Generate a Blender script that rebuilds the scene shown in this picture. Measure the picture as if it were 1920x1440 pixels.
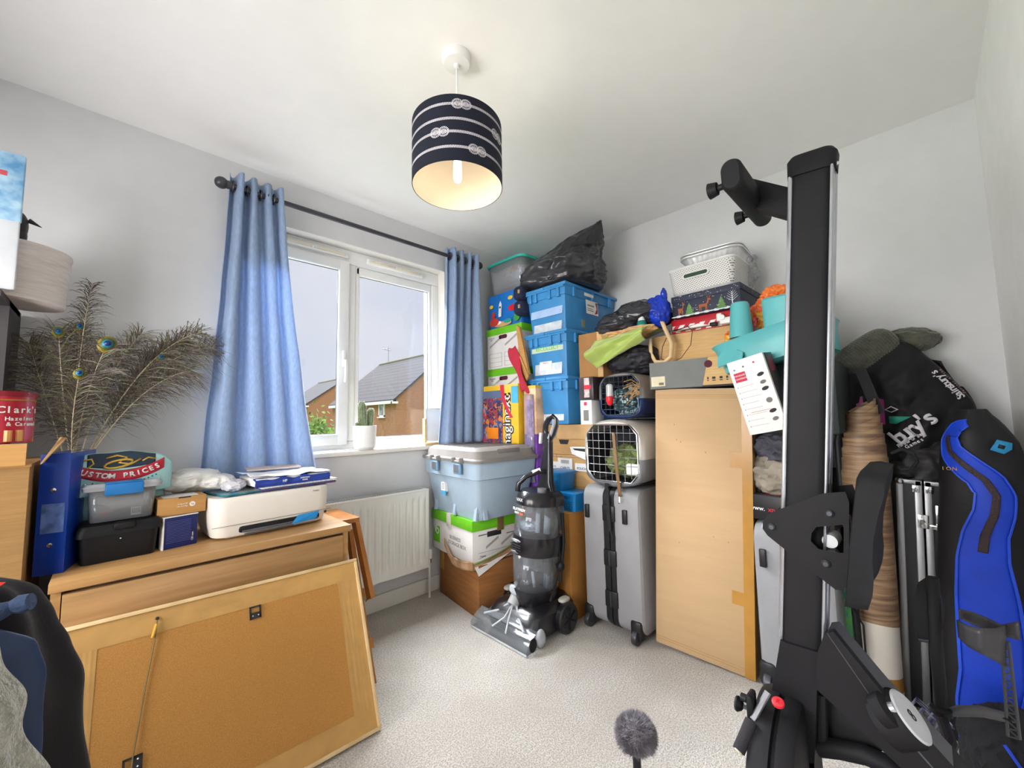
import bpy, bmesh, math, random
from math import sin, cos, pi, radians
from mathutils import Vector, Matrix, noise
from bpy_extras.node_shader_utils import PrincipledBSDFWrapper
random.seed(7)
S = bpy.context.scene
for o in list(bpy.data.objects): bpy.data.objects.remove(o)

# ------------------------------------------------------------------ camera
cd = bpy.data.cameras.new('camera'); cam = bpy.data.objects.new('camera', cd)
S.collection.objects.link(cam); S.camera = cam
cd.sensor_width = 36; cd.lens = 760.29 / 1920 * 36; cd.clip_start = .02; cd.clip_end = 200
r_ = Vector((.71287812, -.70103326, -.01889859)); u_ = Vector((-.04422721, -.07183659, .99643538)); f_ = Vector((.69989195, .70950114, .08221548))
cam.matrix_world = Matrix(((r_.x, u_.x, -f_.x, -2.5108), (r_.y, u_.y, -f_.y, -2.3234), (r_.z, u_.z, -f_.z, 1.10646), (0, 0, 0, 1)))

# ------------------------------------------------------------------ world, sun, exposure
S.view_settings.view_transform = 'Standard'; S.view_settings.look = 'None'
S.view_settings.exposure = 0.4; S.view_settings.gamma = 1
W = bpy.data.worlds.new('world'); S.world = W; W.use_nodes = True
nt = W.node_tree; N = nt.nodes; L = nt.links
bg = N['Background']; tc = N.new('ShaderNodeTexCoord'); sx = N.new('ShaderNodeSeparateXYZ'); L.new(tc.outputs['Generated'], sx.inputs[0])
nz = N.new('ShaderNodeTexNoise'); nz.inputs['Scale'].default_value = 3.0; nz.inputs['Detail'].default_value = 5
L.new(tc.outputs['Generated'], nz.inputs['Vector'])
cr = N.new('ShaderNodeValToRGB'); cr.color_ramp.elements[0].position = .35; cr.color_ramp.elements[1].position = .65
cr.color_ramp.elements[0].color = (.66, .71, .85, 1); cr.color_ramp.elements[1].color = (.78, .80, .88, 1)
L.new(nz.outputs[0], cr.inputs[0]); L.new(cr.outputs[0], bg.inputs['Color'])
mr = N.new('ShaderNodeMapRange'); mr.inputs['From Min'].default_value = .35; mr.inputs['From Max'].default_value = .75
mr.inputs['To Min'].default_value = 0.76; mr.inputs['To Max'].default_value = 5.0
L.new(sx.outputs['Z'], mr.inputs['Value']); L.new(mr.outputs[0], bg.inputs['Strength'])
sd = bpy.data.lights.new('daylight_sun', 'SUN'); sd.energy = 5.5; sd.angle = radians(35); sd.color = (1, .98, .95)
so = bpy.data.objects.new('daylight_sun', sd); S.collection.objects.link(so)
so.rotation_euler = Vector((-.42, -.72, -.55)).to_track_quat('-Z', 'Y').to_euler()

# added fill lamp outside a made-up rear window; area lamp for high sky
def area(name, loc, aim, w, h, e, col=(1, 1, 1)):
    a = bpy.data.lights.new(name, 'AREA'); a.shape = 'RECTANGLE'; a.size = w; a.size_y = h; a.energy = e; a.color = col
    o = bpy.data.objects.new(name, a); S.collection.objects.link(o); o.location = loc; o.rotation_euler = (Vector(aim) - Vector(loc)).to_track_quat('-Z', 'Y').to_euler()
area('added_fill_lamp', (-4.5, -1.2, 1.35), (0, -1.2, 1.35), 3.4, 1.5, 185, (1, .98, .96))
area('sky_daylight', (-1.6, 1.0, 3.1), (-1.6, -1.0, .2), 2.6, 1.1, 2100, (.93, .96, 1))

# ------------------------------------------------------------------ materials
def rgb(h):
    h = h.lstrip('#'); c = [int(h[i:i + 2], 16) / 255 for i in (0, 2, 4)]
    return tuple(x / 12.92 if x <= .04045 else ((x + .055) / 1.055) ** 2.4 for x in c) + (1,)
MC = {}
def mat(name, col, rough=.55, metal=0, var=.06, vs=12, bump=0, bs=60, trans=0, alpha=1, emit=0, coat=0, stretch=None, ior=1.45, spec=.5, col2=None, sheen=0):
    if name in MC: return MC[name]
    m = bpy.data.materials.new(name); m.use_nodes = True; nt = m.node_tree; N = nt.nodes; L = nt.links
    b = N['Principled BSDF']; c = rgb(col) if isinstance(col, str) else tuple(col) + (1,)
    b.inputs['Roughness'].default_value = rough; b.inputs['Metallic'].default_value = metal
    b.inputs['Transmission Weight'].default_value = trans; b.inputs['Alpha'].default_value = alpha
    b.inputs['Coat Weight'].default_value = coat; b.inputs['IOR'].default_value = ior
    b.inputs['Specular IOR Level'].default_value = spec; b.inputs['Sheen Weight'].default_value = sheen
    tc = N.new('ShaderNodeTexCoord'); mp = N.new('ShaderNodeMapping'); L.new(tc.outputs['Object'], mp.inputs[0])
    if stretch: mp.inputs['Scale'].default_value = stretch
    n = N.new('ShaderNodeTexNoise'); n.inputs['Scale'].default_value = vs; n.inputs['Detail'].default_value = 4
    L.new(mp.outputs[0], n.inputs['Vector'])
    mx = N.new('ShaderNodeMix'); mx.data_type = 'RGBA'
    c2 = rgb(col2) if col2 else tuple(max(0, x * (1 - 2.2 * var)) for x in c[:3]) + (1,)
    mx.inputs[6].default_value = c2; mx.inputs[7].default_value = tuple(min(1, x * (1 + var)) for x in c[:3]) + (1,) if not col2 else c
    cr = N.new('ShaderNodeMapRange'); cr.inputs['From Min'].default_value = .35; cr.inputs['From Max'].default_value = .65
    L.new(n.outputs[0], cr.inputs['Value']); L.new(cr.outputs[0], mx.inputs[0]); L.new(mx.outputs[2], b.inputs['Base Color'])
    if emit: b.inputs['Emission Color'].default_value = c; b.inputs['Emission Strength'].default_value = emit
    if bump:
        n2 = N.new('ShaderNodeTexNoise'); n2.inputs['Scale'].default_value = bs; n2.inputs['Detail'].default_value = 3; L.new(mp.outputs[0], n2.inputs['Vector'])
        bn = N.new('ShaderNodeBump'); bn.inputs['Strength'].default_value = bump; bn.inputs['Distance'].default_value = .01
        L.new(n2.outputs[0], bn.inputs['Height']); L.new(bn.outputs[0], b.inputs['Normal'])
    MC[name] = m; return m
def wood(name, c1, c2, sc=(3, 30, 30), rough=.45):
    if name in MC: return MC[name]
    m = mat(name, c1, rough, col2=c2, vs=2.2, stretch=sc, bump=.05, bs=6)
    return m
def brick(name):
    m = bpy.data.materials.new(name); m.use_nodes = True; N = m.node_tree.nodes; L = m.node_tree.links; b = N['Principled BSDF']; b.inputs['Roughness'].default_value = .9
    tc = N.new('ShaderNodeTexCoord'); mp = N.new('ShaderNodeMapping'); L.new(tc.outputs['Object'], mp.inputs[0]); mp.inputs['Rotation'].default_value = (radians(90), 0, 0)
    t = N.new('ShaderNodeTexBrick'); t.inputs['Scale'].default_value = 4.4; t.inputs['Mortar Size'].default_value = .012
    # the same brick on both wall directions: use x+y as the running coordinate
    sp = N.new('ShaderNodeSeparateXYZ'); L.new(tc.outputs['Object'], sp.inputs[0]); ad = N.new('ShaderNodeMath'); L.new(sp.outputs[0], ad.inputs[0]); L.new(sp.outputs[1], ad.inputs[1])
    cb = N.new('ShaderNodeCombineXYZ'); L.new(ad.outputs[0], cb.inputs[0]); L.new(sp.outputs[2], cb.inputs[1]); L.new(cb.outputs[0], t.inputs['Vector'])
    t.inputs['Color1'].default_value = rgb('9a6a46'); t.inputs['Color2'].default_value = rgb('8e5d3c'); t.inputs['Mortar'].default_value = rgb('a08570')
    n = N.new('ShaderNodeTexNoise'); n.inputs['Scale'].default_value = 1.2; L.new(cb.outputs[0], n.inputs['Vector'])
    mx = N.new('ShaderNodeMix'); mx.data_type = 'RGBA'; mx.blend_type = 'MULTIPLY'; mx.inputs[0].default_value = .5
    L.new(t.outputs[0], mx.inputs[6]); L.new(n.outputs[0], mx.inputs[7]); mx.inputs[7].default_value = (1, 1, 1, 1)
    L.new(t.outputs[0], b.inputs['Base Color']); MC[name] = m; return m
def stripes(name, ca, cb, scale, rot=0, rough=.6, axis='X', width=.5, coord='Object', rotv=None):
    m = bpy.data.materials.new(name); m.use_nodes = True; N = m.node_tree.nodes; L = m.node_tree.links; b = N['Principled BSDF']; b.inputs['Roughness'].default_value = rough
    tc = N.new('ShaderNodeTexCoord'); mp = N.new('ShaderNodeMapping'); L.new(tc.outputs[coord], mp.inputs[0])
    mp.inputs['Rotation'].default_value = rotv or (0, 0, rot)
    sp = N.new('ShaderNodeSeparateXYZ'); L.new(mp.outputs[0], sp.inputs[0])
    mu = N.new('ShaderNodeMath'); mu.operation = 'MULTIPLY'; mu.inputs[1].default_value = scale; L.new(sp.outputs[axis], mu.inputs[0])
    fr = N.new('ShaderNodeMath'); fr.operation = 'FRACT'; L.new(mu.outputs[0], fr.inputs[0])
    gt = N.new('ShaderNodeMath'); gt.operation = 'GREATER_THAN'; gt.inputs[1].default_value = width; L.new(fr.outputs[0], gt.inputs[0])
    mx = N.new('ShaderNodeMix'); mx.data_type = 'RGBA'; mx.inputs[6].default_value = rgb(ca); mx.inputs[7].default_value = rgb(cb); L.new(gt.outputs[0], mx.inputs[0])
    L.new(mx.outputs[2], b.inputs['Base Color']); MC[name] = m; return m
def glass(name, tint='ffffff', fac=.12, rough=.03):
    "clear plastic or window pane: mostly transparent with a glossy skin"
    if name in MC: return MC[name]
    m = bpy.data.materials.new(name); m.use_nodes = True; N = m.node_tree.nodes; L = m.node_tree.links; N.remove(N['Principled BSDF'])
    t = N.new('ShaderNodeBsdfTransparent'); t.inputs[0].default_value = rgb(tint); g = N.new('ShaderNodeBsdfGlossy'); g.inputs['Roughness'].default_value = rough
    fz = N.new('ShaderNodeFresnel'); fz.inputs[0].default_value = 1.4
    mu = N.new('ShaderNodeMath'); mu.operation = 'MULTIPLY_ADD'; mu.inputs[1].default_value = .8; mu.inputs[2].default_value = fac * .3; L.new(fz.outputs[0], mu.inputs[0])
    ms = N.new('ShaderNodeMixShader'); L.new(mu.outputs[0], ms.inputs[0]); L.new(t.outputs[0], ms.inputs[1]); L.new(g.outputs[0], ms.inputs[2])
    d = N.new('ShaderNodeBsdfDiffuse'); d.inputs[0].default_value = rgb(tint); m2 = N.new('ShaderNodeMixShader'); m2.inputs[0].default_value = fac
    L.new(ms.outputs[0], m2.inputs[1]); L.new(d.outputs[0], m2.inputs[2]); L.new(m2.outputs[0], N['Material Output'].inputs[0])
    MC[name] = m; return m

# ------------------------------------------------------------------ mesh builder
C = S.collection; WM = {}
TXT = {}
def textmesh(s, bold):
    k = (s, bold)
    if k in TXT: return TXT[k]
    cu = bpy.data.curves.new('t', 'FONT'); cu.body = s; cu.align_x = 'CENTER'; cu.align_y = 'CENTER'; cu.extrude = .02; cu.offset = bold
    cu.resolution_u = 3
    o = bpy.data.objects.new('t', cu); C.objects.link(o); dg = bpy.context.evaluated_depsgraph_get()
    me = bpy.data.meshes.new_from_object(o.evaluated_get(dg)); bpy.data.objects.remove(o); TXT[k] = me; return me
def FX(x, y, z, rot=0):   # frame on a face that looks toward -x: local X runs to -y, local Y up, local Z out
    return Matrix.Translation((x, y, z)) @ Matrix(((0, 0, -1, 0), (-1, 0, 0, 0), (0, 1, 0, 0), (0, 0, 0, 1))) @ Matrix.Rotation(radians(rot), 4, 'Z')
def FY(x, y, z, rot=0):   # frame on a face that looks toward -y
    return Matrix.Translation((x, y, z)) @ Matrix(((1, 0, 0, 0), (0, 0, -1, 0), (0, 1, 0, 0), (0, 0, 0, 1))) @ Matrix.Rotation(radians(rot), 4, 'Z')
def TR(x, y, z, rz=0, rx=0, ry=0):
    return Matrix.Translation((x, y, z)) @ Matrix.Rotation(radians(rz), 4, 'Z') @ Matrix.Rotation(radians(ry), 4, 'Y') @ Matrix.Rotation(radians(rx), 4, 'X')
I4 = Matrix.Identity(4)
def rrect(w, d, r, z=0, n=4, cx=0, cy=0):
    r = min(r, w / 2 - 1e-4, d / 2 - 1e-4); p = []
    for (sx_, sy_, a0) in ((1, 1, 0), (-1, 1, 90), (-1, -1, 180), (1, -1, 270)):
        for i in range(n + 1):
            a = radians(a0 + 90 * i / n); p.append((cx + sx_ * (w / 2 - r) + r * cos(a), cy + sy_ * (d / 2 - r) + r * sin(a), z))
    return p
def ell(a, b, z=0, n=24, cx=0, cy=0): return [(cx + a * cos(2 * pi * i / n), cy + b * sin(2 * pi * i / n), z) for i in range(n)]
class MB:
    def __init__(s, T=None): s.bm = bmesh.new(); s.mats = []; s.mi = 0; s.T = T or I4
    def m(s, mt):
        if mt not in s.mats: s.mats.append(mt)
        s.mi = s.mats.index(mt); return s
    def face(s, vs):
        try: f = s.bm.faces.new(vs); f.material_index = s.mi; f.smooth = True; return f
        except ValueError: return None
    def v(s, p, M=None): return s.bm.verts.new(s.T @ ((M @ Vector(p)) if M is not None else Vector(p)))
    def box(s, x0, x1, y0, y1, z0, z1, bev=0, M=None, seg=2):
        a = (x0 + x1) / 2, (y0 + y1) / 2, (z0 + z1) / 2; d = abs(x1 - x0), abs(y1 - y0), abs(z1 - z0)
        if bev <= 0:
            c = [s.v((x, y, z), M) for z in (min(z0, z1), max(z0, z1)) for x, y in ((min(x0, x1), min(y0, y1)), (max(x0, x1), min(y0, y1)), (max(x0, x1), max(y0, y1)), (min(x0, x1), max(y0, y1)))]
            for q in ((3, 2, 1, 0), (4, 5, 6, 7), (0, 1, 5, 4), (1, 2, 6, 5), (2, 3, 7, 6), (3, 0, 4, 7)): s.face([c[i] for i in q])
            return s
        b = bmesh.new(); bmesh.ops.create_cube(b, size=1)
        for v in b.verts: v.co = Vector((v.co.x * d[0] + a[0], v.co.y * d[1] + a[1], v.co.z * d[2] + a[2]))
        bmesh.ops.bevel(b, geom=b.edges[:] + b.verts[:], offset=min(bev, min(d) * .45), segments=seg, profile=.5, affect='EDGES', clamp_overlap=True)
        return s.add(b, M)
    def add(s, b, M=None):
        mp = {}
        for v in b.verts: mp[v] = s.v(v.co, M)
        for f in b.faces: s.face([mp[v] for v in f.verts])
        b.free(); return s
    def mesh(s, me, M=None):
        vs = [s.v(v.co, M) for v in me.vertices]
        for p in me.polygons: s.face([vs[i] for i in p.vertices])
        return s
    def loft(s, rings, cap=True, closed=True, M=None):
        R = [[s.v(p, M) for p in r] for r in rings]; n = len(R[0])
        for a, b in zip(R, R[1:]):
            for i in range(n if closed else n - 1): s.face([a[i], a[(i + 1) % n], b[(i + 1) % n], b[i]])
        if cap: s.face(R[0][::-1]); s.face(R[-1])
        return s
    def prism(s, pts, d, M=None, bev=0):   # polygon in local XY, thickness from 0 to d along Z
        if bev:
            b = bmesh.new(); lo = [b.verts.new((x, y, 0)) for x, y in pts]; hi = [b.verts.new((x, y, d)) for x, y in pts]; n = len(pts)
            b.faces.new(lo[::-1]); b.faces.new(hi)
            for i in range(n): b.faces.new([lo[i], lo[(i + 1) % n], hi[(i + 1) % n], hi[i]])
            bmesh.ops.bevel(b, geom=[e for e in b.edges if abs(e.verts[0].co.z - e.verts[1].co.z) < 1e-6], offset=bev, segments=2, affect='EDGES')
            bmesh.ops.triangulate(b, faces=[f for f in b.faces if len(f.verts) > 4]); return s.add(b, M)
        lo = [s.v((x, y, 0), M) for x, y in pts]; hi = [s.v((x, y, d), M) for x, y in pts]; n = len(pts)
        s.face(lo[::-1]); s.face(hi)
        for i in range(n): s.face([lo[i], lo[(i + 1) % n], hi[(i + 1) % n], hi[i]])
        return s
    def px(s, pts3, dx, dy=0, dz=0):   # polygon given as world points, pushed by a vector
        lo = [s.v(p) for p in pts3]; hi = [s.v((p[0] + dx, p[1] + dy, p[2] + dz)) for p in pts3]; n = len(lo)
        s.face(lo); s.face(hi[::-1])
        for i in range(n): s.face([lo[(i + 1) % n], lo[i], hi[i], hi[(i + 1) % n]])
        return s
    def tube(s, path, r, n=10, cap=True, M=None, flat=1):
        P = [Vector(p) for p in path]; rings = []; up = None
        for i, p in enumerate(P):
            t = (P[min(i + 1, len(P) - 1)] - P[max(i - 1, 0)]).normalized()
            if up is None: up = t.orthogonal().normalized()
            up = (up - t * up.dot(t)).normalized(); w = t.cross(up); rr = r[i] if isinstance(r, (list, tuple)) else r
            rings.append([p + up * rr * cos(2 * pi * k / n) + w * rr * flat * sin(2 * pi * k / n) for k in range(n)])
        return s.loft(rings, cap, M=M)
    def lathe(s, prof, n=28, M=None, cap=True): return s.loft([[(r * cos(2 * pi * k / n), r * sin(2 * pi * k / n), z) for k in range(n)] for r, z in prof], cap, M=M)
    def grid(s, fn, nu, nv, M=None, closed=False):
        R = [[s.v(fn(i / nu, j / nv), M) for i in range(nu if closed else nu + 1)] for j in range(nv + 1)]
        for a, b in zip(R, R[1:]):
            n = len(a)
            for i in range(n if closed else n - 1): s.face([a[i], a[(i + 1) % n], b[(i + 1) % n], b[i]])
        return s
    def text(s, t, size, M, bold=0, sx=1):
        return s.mesh(textmesh(t, bold), M @ Matrix.Diagonal((size * sx, size, .02, 1)))
    def blob(s, c, rad, amp=.15, fr=3, seed=0, e=1.0, sub=5, flat=None, ridge=1, M=None):
        "crumpled bag or cloth lump"
        b = bmesh.new(); bmesh.ops.create_icosphere(b, subdivisions=sub, radius=1); rad = Vector(rad)
        for v in b.verts:
            n = v.co.normalized(); q = n * fr + Vector((seed * 7.1, seed * 3.3, seed * 5.7))
            nn = noise.fractal(q, .9, 2.2, 3) * .7 + ridge * (.35 - abs(noise.noise(q * 1.7)) * 1.6) * .6
            p = Vector([math.copysign(abs(k) ** e, k) for k in n]); p = p * (1 + amp * nn)
            v.co = Vector((p.x * rad.x + c[0], p.y * rad.y + c[1], p.z * rad.z + c[2]))
            if flat is not None and v.co.z < flat: v.co.z = flat + (v.co.z - flat) * .02
        return s.add(b, M)
    def build(s, name, parent=None, loc=None, solid=0, sub=0, sharp=35):
        P = WM[parent] if parent is not None else Matrix.Translation(loc or (0, 0, 0))
        inv = P.inverted()
        if s.T.determinant() < 0: bmesh.ops.reverse_faces(s.bm, faces=s.bm.faces[:])
        bmesh.ops.transform(s.bm, matrix=inv, verts=s.bm.verts[:])
        if sharp and len(s.bm.faces) < 60000 and not getattr(s, 'open', False): bmesh.ops.recalc_face_normals(s.bm, faces=s.bm.faces[:])
        me = bpy.data.meshes.new(name); s.bm.to_mesh(me); s.bm.free()
        for mt in s.mats or [mat('plain_grey', '808080')]: me.materials.append(mt)
        if sharp: me.set_sharp_from_angle(angle=radians(sharp))
        o = bpy.data.objects.new(name, me); C.objects.link(o)
        if parent is not None: o.parent = parent
        else: o.matrix_world = P
        WM[o] = P
        if solid: md = o.modifiers.new('thickness', 'SOLIDIFY'); md.thickness = solid; md.offset = 0
        if sub: md = o.modifiers.new('smooth', 'SUBSURF'); md.levels = sub; md.render_levels = sub
        return o
def tag(o, label=None, cat=None, group=None, kind=None):
    if label: o['label'] = label
    if cat: o['category'] = cat
    if group: o['group'] = group
    if kind: o['kind'] = kind
    return o
def thing(name, label, cat, loc=(0, 0, 0), rz=0, group=None):
    o = bpy.data.objects.new(name, None); C.objects.link(o); o.empty_display_size = .05
    M = TR(loc[0], loc[1], loc[2], rz); o.matrix_world = M; WM[o] = M
    return tag(o, label, cat, group)
def struct(mb, name): return tag(mb.build(name), kind='structure')
def copy_tree(o, parent=None):
    c = o.copy(); C.objects.link(c); c.parent = parent
    for ch in [x for x in bpy.data.objects if x.parent == o]: copy_tree(ch, c)
    return c
black = mat('black_plastic', '18181b', .5, spec=.3, bump=.03, bs=300); dark = mat('dark_fabric', '151417', .9, bump=.2, bs=90)
white = mat('white_plastic', 'e8e8e6', .35, var=.02); kraft = mat('kraft_cardboard', 'b98a50', .85, var=.04, bump=.06, bs=40, stretch=(1, 1, 12))
kraft2 = mat('pale_cardboard', 'd3ad78', .85, var=.05, bump=.08, bs=40, stretch=(1, 1, 14)); paper = mat('white_paper', 'ecebe8', .8, var=.02)
tape = mat('brown_packing_tape', 'b0803a', .25, var=.05); chrome = mat('chrome', 'd0d0d2', .18, 1, var=.02); silver = mat('brushed_aluminium', 'a9aaad', .42, .7, var=.03, stretch=(1, 1, .1))
inkg = mat('grey_ink', '77736e', .8); inkd = mat('dark_ink', '2c2a2e', .7); inkr = mat('red_ink', 'c8203a', .6)
# ================================================================== the room
RX = -3.5; RY = -2.56; H = 2.4
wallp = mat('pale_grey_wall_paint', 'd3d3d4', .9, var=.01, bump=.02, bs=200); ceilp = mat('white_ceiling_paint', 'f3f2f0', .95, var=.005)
gloss = mat('white_gloss_paint', 'e6e3dc', .35, var=.01); upvc = mat('white_window_plastic', 'ececea', .3, var=.01)
def carpet():
    m = mat('beige_carpet', 'dcd7cf', .98, var=.06, vs=5, bump=.9, bs=260, col2='ccc5bb', sheen=.3)
    nt = m.node_tree; N = nt.nodes; L = nt.links; b = N['Principled BSDF']
    t = [n for n in N if n.type == 'TEX_NOISE'][0]; n2 = N.new('ShaderNodeTexNoise'); n2.inputs['Scale'].default_value = 170; n2.inputs['Detail'].default_value = 6
    tc = [n for n in N if n.type == 'TEX_COORD'][0]; L.new(tc.outputs['Object'], n2.inputs['Vector'])
    mx = N.new('ShaderNodeMix'); mx.data_type = 'RGBA'; old = b.inputs['Base Color'].links[0].from_socket
    cr = N.new('ShaderNodeMapRange'); cr.inputs['From Min'].default_value = .38; cr.inputs['From Max'].default_value = .6; L.new(n2.outputs[0], cr.inputs['Value']); L.new(cr.outputs[0], mx.inputs[0])
    mx.inputs[6].default_value = rgb('a89f96'); L.new(old, mx.inputs[7]); L.new(mx.outputs[2], b.inputs['Base Color']); return m
struct(MB().m(carpet()).box(RX, .1, RY - .1, .1, -.1, 0), 'floor')
struct(MB().m(ceilp).box(RX - .1, .1, RY - .1, .1, H, H + .1), 'ceiling')
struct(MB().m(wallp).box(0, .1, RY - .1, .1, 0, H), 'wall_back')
struct(MB().m(mat('lit_side_wall_paint', 'f6f5f3', .9, var=.01, bump=.02, bs=200)).box(RX, 0, RY - .1, RY, 0, H), 'wall_right')  # paler than the other walls: window light put into its colour
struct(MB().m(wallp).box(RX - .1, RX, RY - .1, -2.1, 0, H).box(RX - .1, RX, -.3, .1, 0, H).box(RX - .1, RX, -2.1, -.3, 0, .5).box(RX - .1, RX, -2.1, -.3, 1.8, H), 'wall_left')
added_win = thing('added_light_opening', None, None, (RX - .05, -1.2, .5)); added_win['kind'] = 'structure'  # invented window, out of view, opened so the fill lamp reaches the room
MB().m(upvc).box(RX - .05, RX - .01, -2.1, -2.04, .5, 1.8).box(RX - .05, RX - .01, -.36, -.3, .5, 1.8).box(RX - .05, RX - .01, -1.23, -1.17, .5, 1.8).box(RX - .05, RX - .01, -2.1, -.3, .5, .56).box(RX - .05, RX - .01, -2.1, -.3, 1.74, 1.8).build('window_frame', added_win)
wx0, wx1, wz0, wz1, WD = -2.13, -.868, .935, 2.15, .27
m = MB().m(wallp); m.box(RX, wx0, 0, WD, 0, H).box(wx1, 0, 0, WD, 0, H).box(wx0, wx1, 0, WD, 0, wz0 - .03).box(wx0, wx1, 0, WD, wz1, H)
m.m(gloss); m.box(wx0, wx0 + .004, 0.001, .09, wz0, wz1).box(wx1 - .004, wx1, .001, .09, wz0, wz1).box(wx0, wx1, .001, .09, wz1 - .004, wz1)
struct(m, 'wall_window')
for nm, a in (('baseboard_window', (RX, -.0, -.016, 0)), ('baseboard_back', (-.016, 0, RY, -.016)), ('baseboard_right', (RX, -.016, RY, RY + .016)), ('baseboard_left', (RX, RX + .016, RY + .016, -.016))):
    struct(MB().m(gloss).box(a[0], a[1], a[2], a[3], 0, .09, .005), nm)
# window: outer frame, mullion, opening sash on the left, fixed pane on the right
fy0, fy1 = .08, .14
W1 = thing('window_1', None, None, (wx0, fy0, wz0)); W1['kind'] = 'structure'
m = MB().m(upvc)
m.box(wx0, wx1, fy0, fy1, 2.06, wz1 - .004, .006).box(wx0, wx1, fy0, fy1, wz0, .985, .006).box(wx0, wx0 + .055, fy0, fy1, .985, 2.06, .006).box(wx1 - .055, wx1, fy0, fy1, .985, 2.06, .006).box(-1.535, -1.475, fy0, fy1, .985, 2.06, .006)
for a in ((-1.475, -1.445, .985, 2.06), (-.945, -.923, .985, 2.06)): m.box(a[0], a[1], fy0 + .008, fy1 - .01, a[2], a[3], .008)
m.box(-1.475, -.93, fy0 + .008, fy1 - .01, 2.005, 2.06, .01).box(-1.475, -.93, fy0 + .008, fy1 - .01, .985, 1.0, .004)
m.build('window_frame', W1)
m = MB().m(upvc); x0, x1 = wx0 + .04, -1.52
m.box(x0, x0 + .062, .062, fy0 + .01, .965, 2.07, .008).box(x1 - .062, x1, .062, fy0 + .01, .965, 2.07, .008).box(x0 + .05, x1 - .05, .0625, fy0 + .009, 2.0055, 2.069, .008).box(x0 + .05, x1 - .05, .0625, fy0 + .009, .966, 1.0295, .008)
sash = m.build('window_sash', W1)
m = MB().m(upvc); m.box(-1.562, -1.54, .045, .064, 1.42, 1.52, .006).box(-1.558, -1.544, .022, .05, 1.44, 1.462, .004).tube([(-1.551, .028, 1.46), (-1.551, .024, 1.40), (-1.551, .03, 1.33)], .008)
m.build('window_handle', sash)
gl = glass('window_glass', 'ffffff', .0, .0); sealm = mat('grey_glazing_seal', '6d6f74', .6)
m = MB().m(gl).box(-1.447, -.943, .108, .112, .998, 2.008); m.build('pane', W1)
m = MB().m(gl).box(x0 + .058, x1 - .058, .083, .087, 1.026, 2.01); m.build('pane', sash)
m = MB().m(sealm)
for (a, b_, c, d, y) in ((-1.446, -.944, 1.0, 2.006, .1045), (x0 + .06, x1 - .06, 1.028, 2.007, .0815)):
    t_ = .005; m.box(a, b_, y, y + .003, d - t_, d).box(a, b_, y, y + .003, c, c + t_).box(a, a + t_, y, y + .003, c, d).box(b_ - t_, b_, y, y + .003, c, d)
m.build('glazing_seal', W1)
cream = mat('cream_vent_plastic', 'dcd4bd', .5)
for a in (-1.93, -1.41):
    m = MB().m(upvc).box(a, a + .40, .058, .08, 2.085, 2.118, .006); v_ = m.build('trickle_vent', W1)
    m = MB().m(cream)
    for k in range(2): m.box(a + .012 + k * .19, a + .19 + k * .19, .052, .06, 2.094, 2.109, .002)
    m.build('vent_flap', v_)
struct(MB().m(gloss).box(wx0 - .05, wx1 + .04, -.035, .085, .908, .935, .008), 'trim_1')

# ------------------------------------------------------------------ outside: two brick houses, hedge, ground
bk = brick('orange_brick'); slate = mat('grey_roof_tiles', '5d5b5c', .85, var=.08, vs=1.5)
def tiles():
    m = stripes('roof_tile_courses', '2f2e30', '434143', 3.2, axis='Z', width=.22, rough=.85); return m
tl = tiles(); fascia = mat('white_fascia', 'e4e2dd', .5)
def house(x, y, g, label, wid=8.6, ln=10.5, eav=2.5, pitch=.86, wz_=None):
    T = thing('brick_house', label, 'house', (x, y, g), 0, None)
    rz_ = eav + pitch * wid / 2
    m = MB().m(bk); m.prism([(0, 0), (wid, 0), (wid, eav - g), (wid / 2, rz_ - g), (0, eav - g)], -ln, FY(x, y, g)); w = m.build('brick_walls', T)
    m = MB().m(tl)
    for s in (0, 1):
        e = x - .25 if s == 0 else x + wid + .25; ez = eav - .25 * pitch
        m.px([(e, y - .12, ez), (x + wid / 2, y - .12, rz_), (x + wid / 2, y - .12, rz_ + .14), (e, y - .12, ez + .14)], 0, ln + .3, 0)
    m.m(mat('ridge_tiles', '7a7550', .9)).tube([(x + wid / 2, y - .15, rz_ + .12), (x + wid / 2, y + ln, rz_ + .12)], .1)
    m.build('tiled_roof', T)
    m = MB().m(fascia).box(x - .32, x - .16, y - .05, y + ln, eav - .34, eav - .14).box(x - .32, x + .1, y - .1, y + .1, eav - .34, eav - .2); m.build('gutter', T)
    m = MB().m(fascia); wy, wz = y + 1.5, eav - 1.18
    m.box(x - .06, x + .02, wy, wy + .1, wz, wz + 1.15).box(x - .06, x + .02, wy + .75, wy + .85, wz, wz + 1.15).box(x - .06, x + .02, wy, wy + .85, wz + 1.05, wz + 1.15).box(x - .06, x + .02, wy, wy + .85, wz, wz + .1).box(x - .12, x + .02, wy - .08, wy + .93, wz - .08, wz)
    f = m.build('upstairs_window', T); MB().m(mat('net_curtained_glass', '8e9499', .15, var=.2, vs=3)).box(x - .03, x + .02, wy + .1, wy + .75, wz + .1, wz + 1.05).build('pane', f)
    return T
house(10.75, 22.0, -2.6, 'brick house with white framed upstairs window seen through the right pane', 8.5, 10.8, 2.5, .84, 1.0)
house(11.7, 41.9, -2.6, 'farther brick house seen through the left pane', 8.0, 8.5, 2.9, .70)
A = thing('television_aerial', 'thin television aerial rising from the nearer house roof', 'aerial', (15, 31.2, 6.4))
MB().m(silver).tube([(15, 31.2, 6.25), (15, 31.2, 7.6)], .03).build('mast', A)
m = MB().m(silver).tube([(15, 32.3, 7.68), (15, 30.8, 7.32)], .03)
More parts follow.
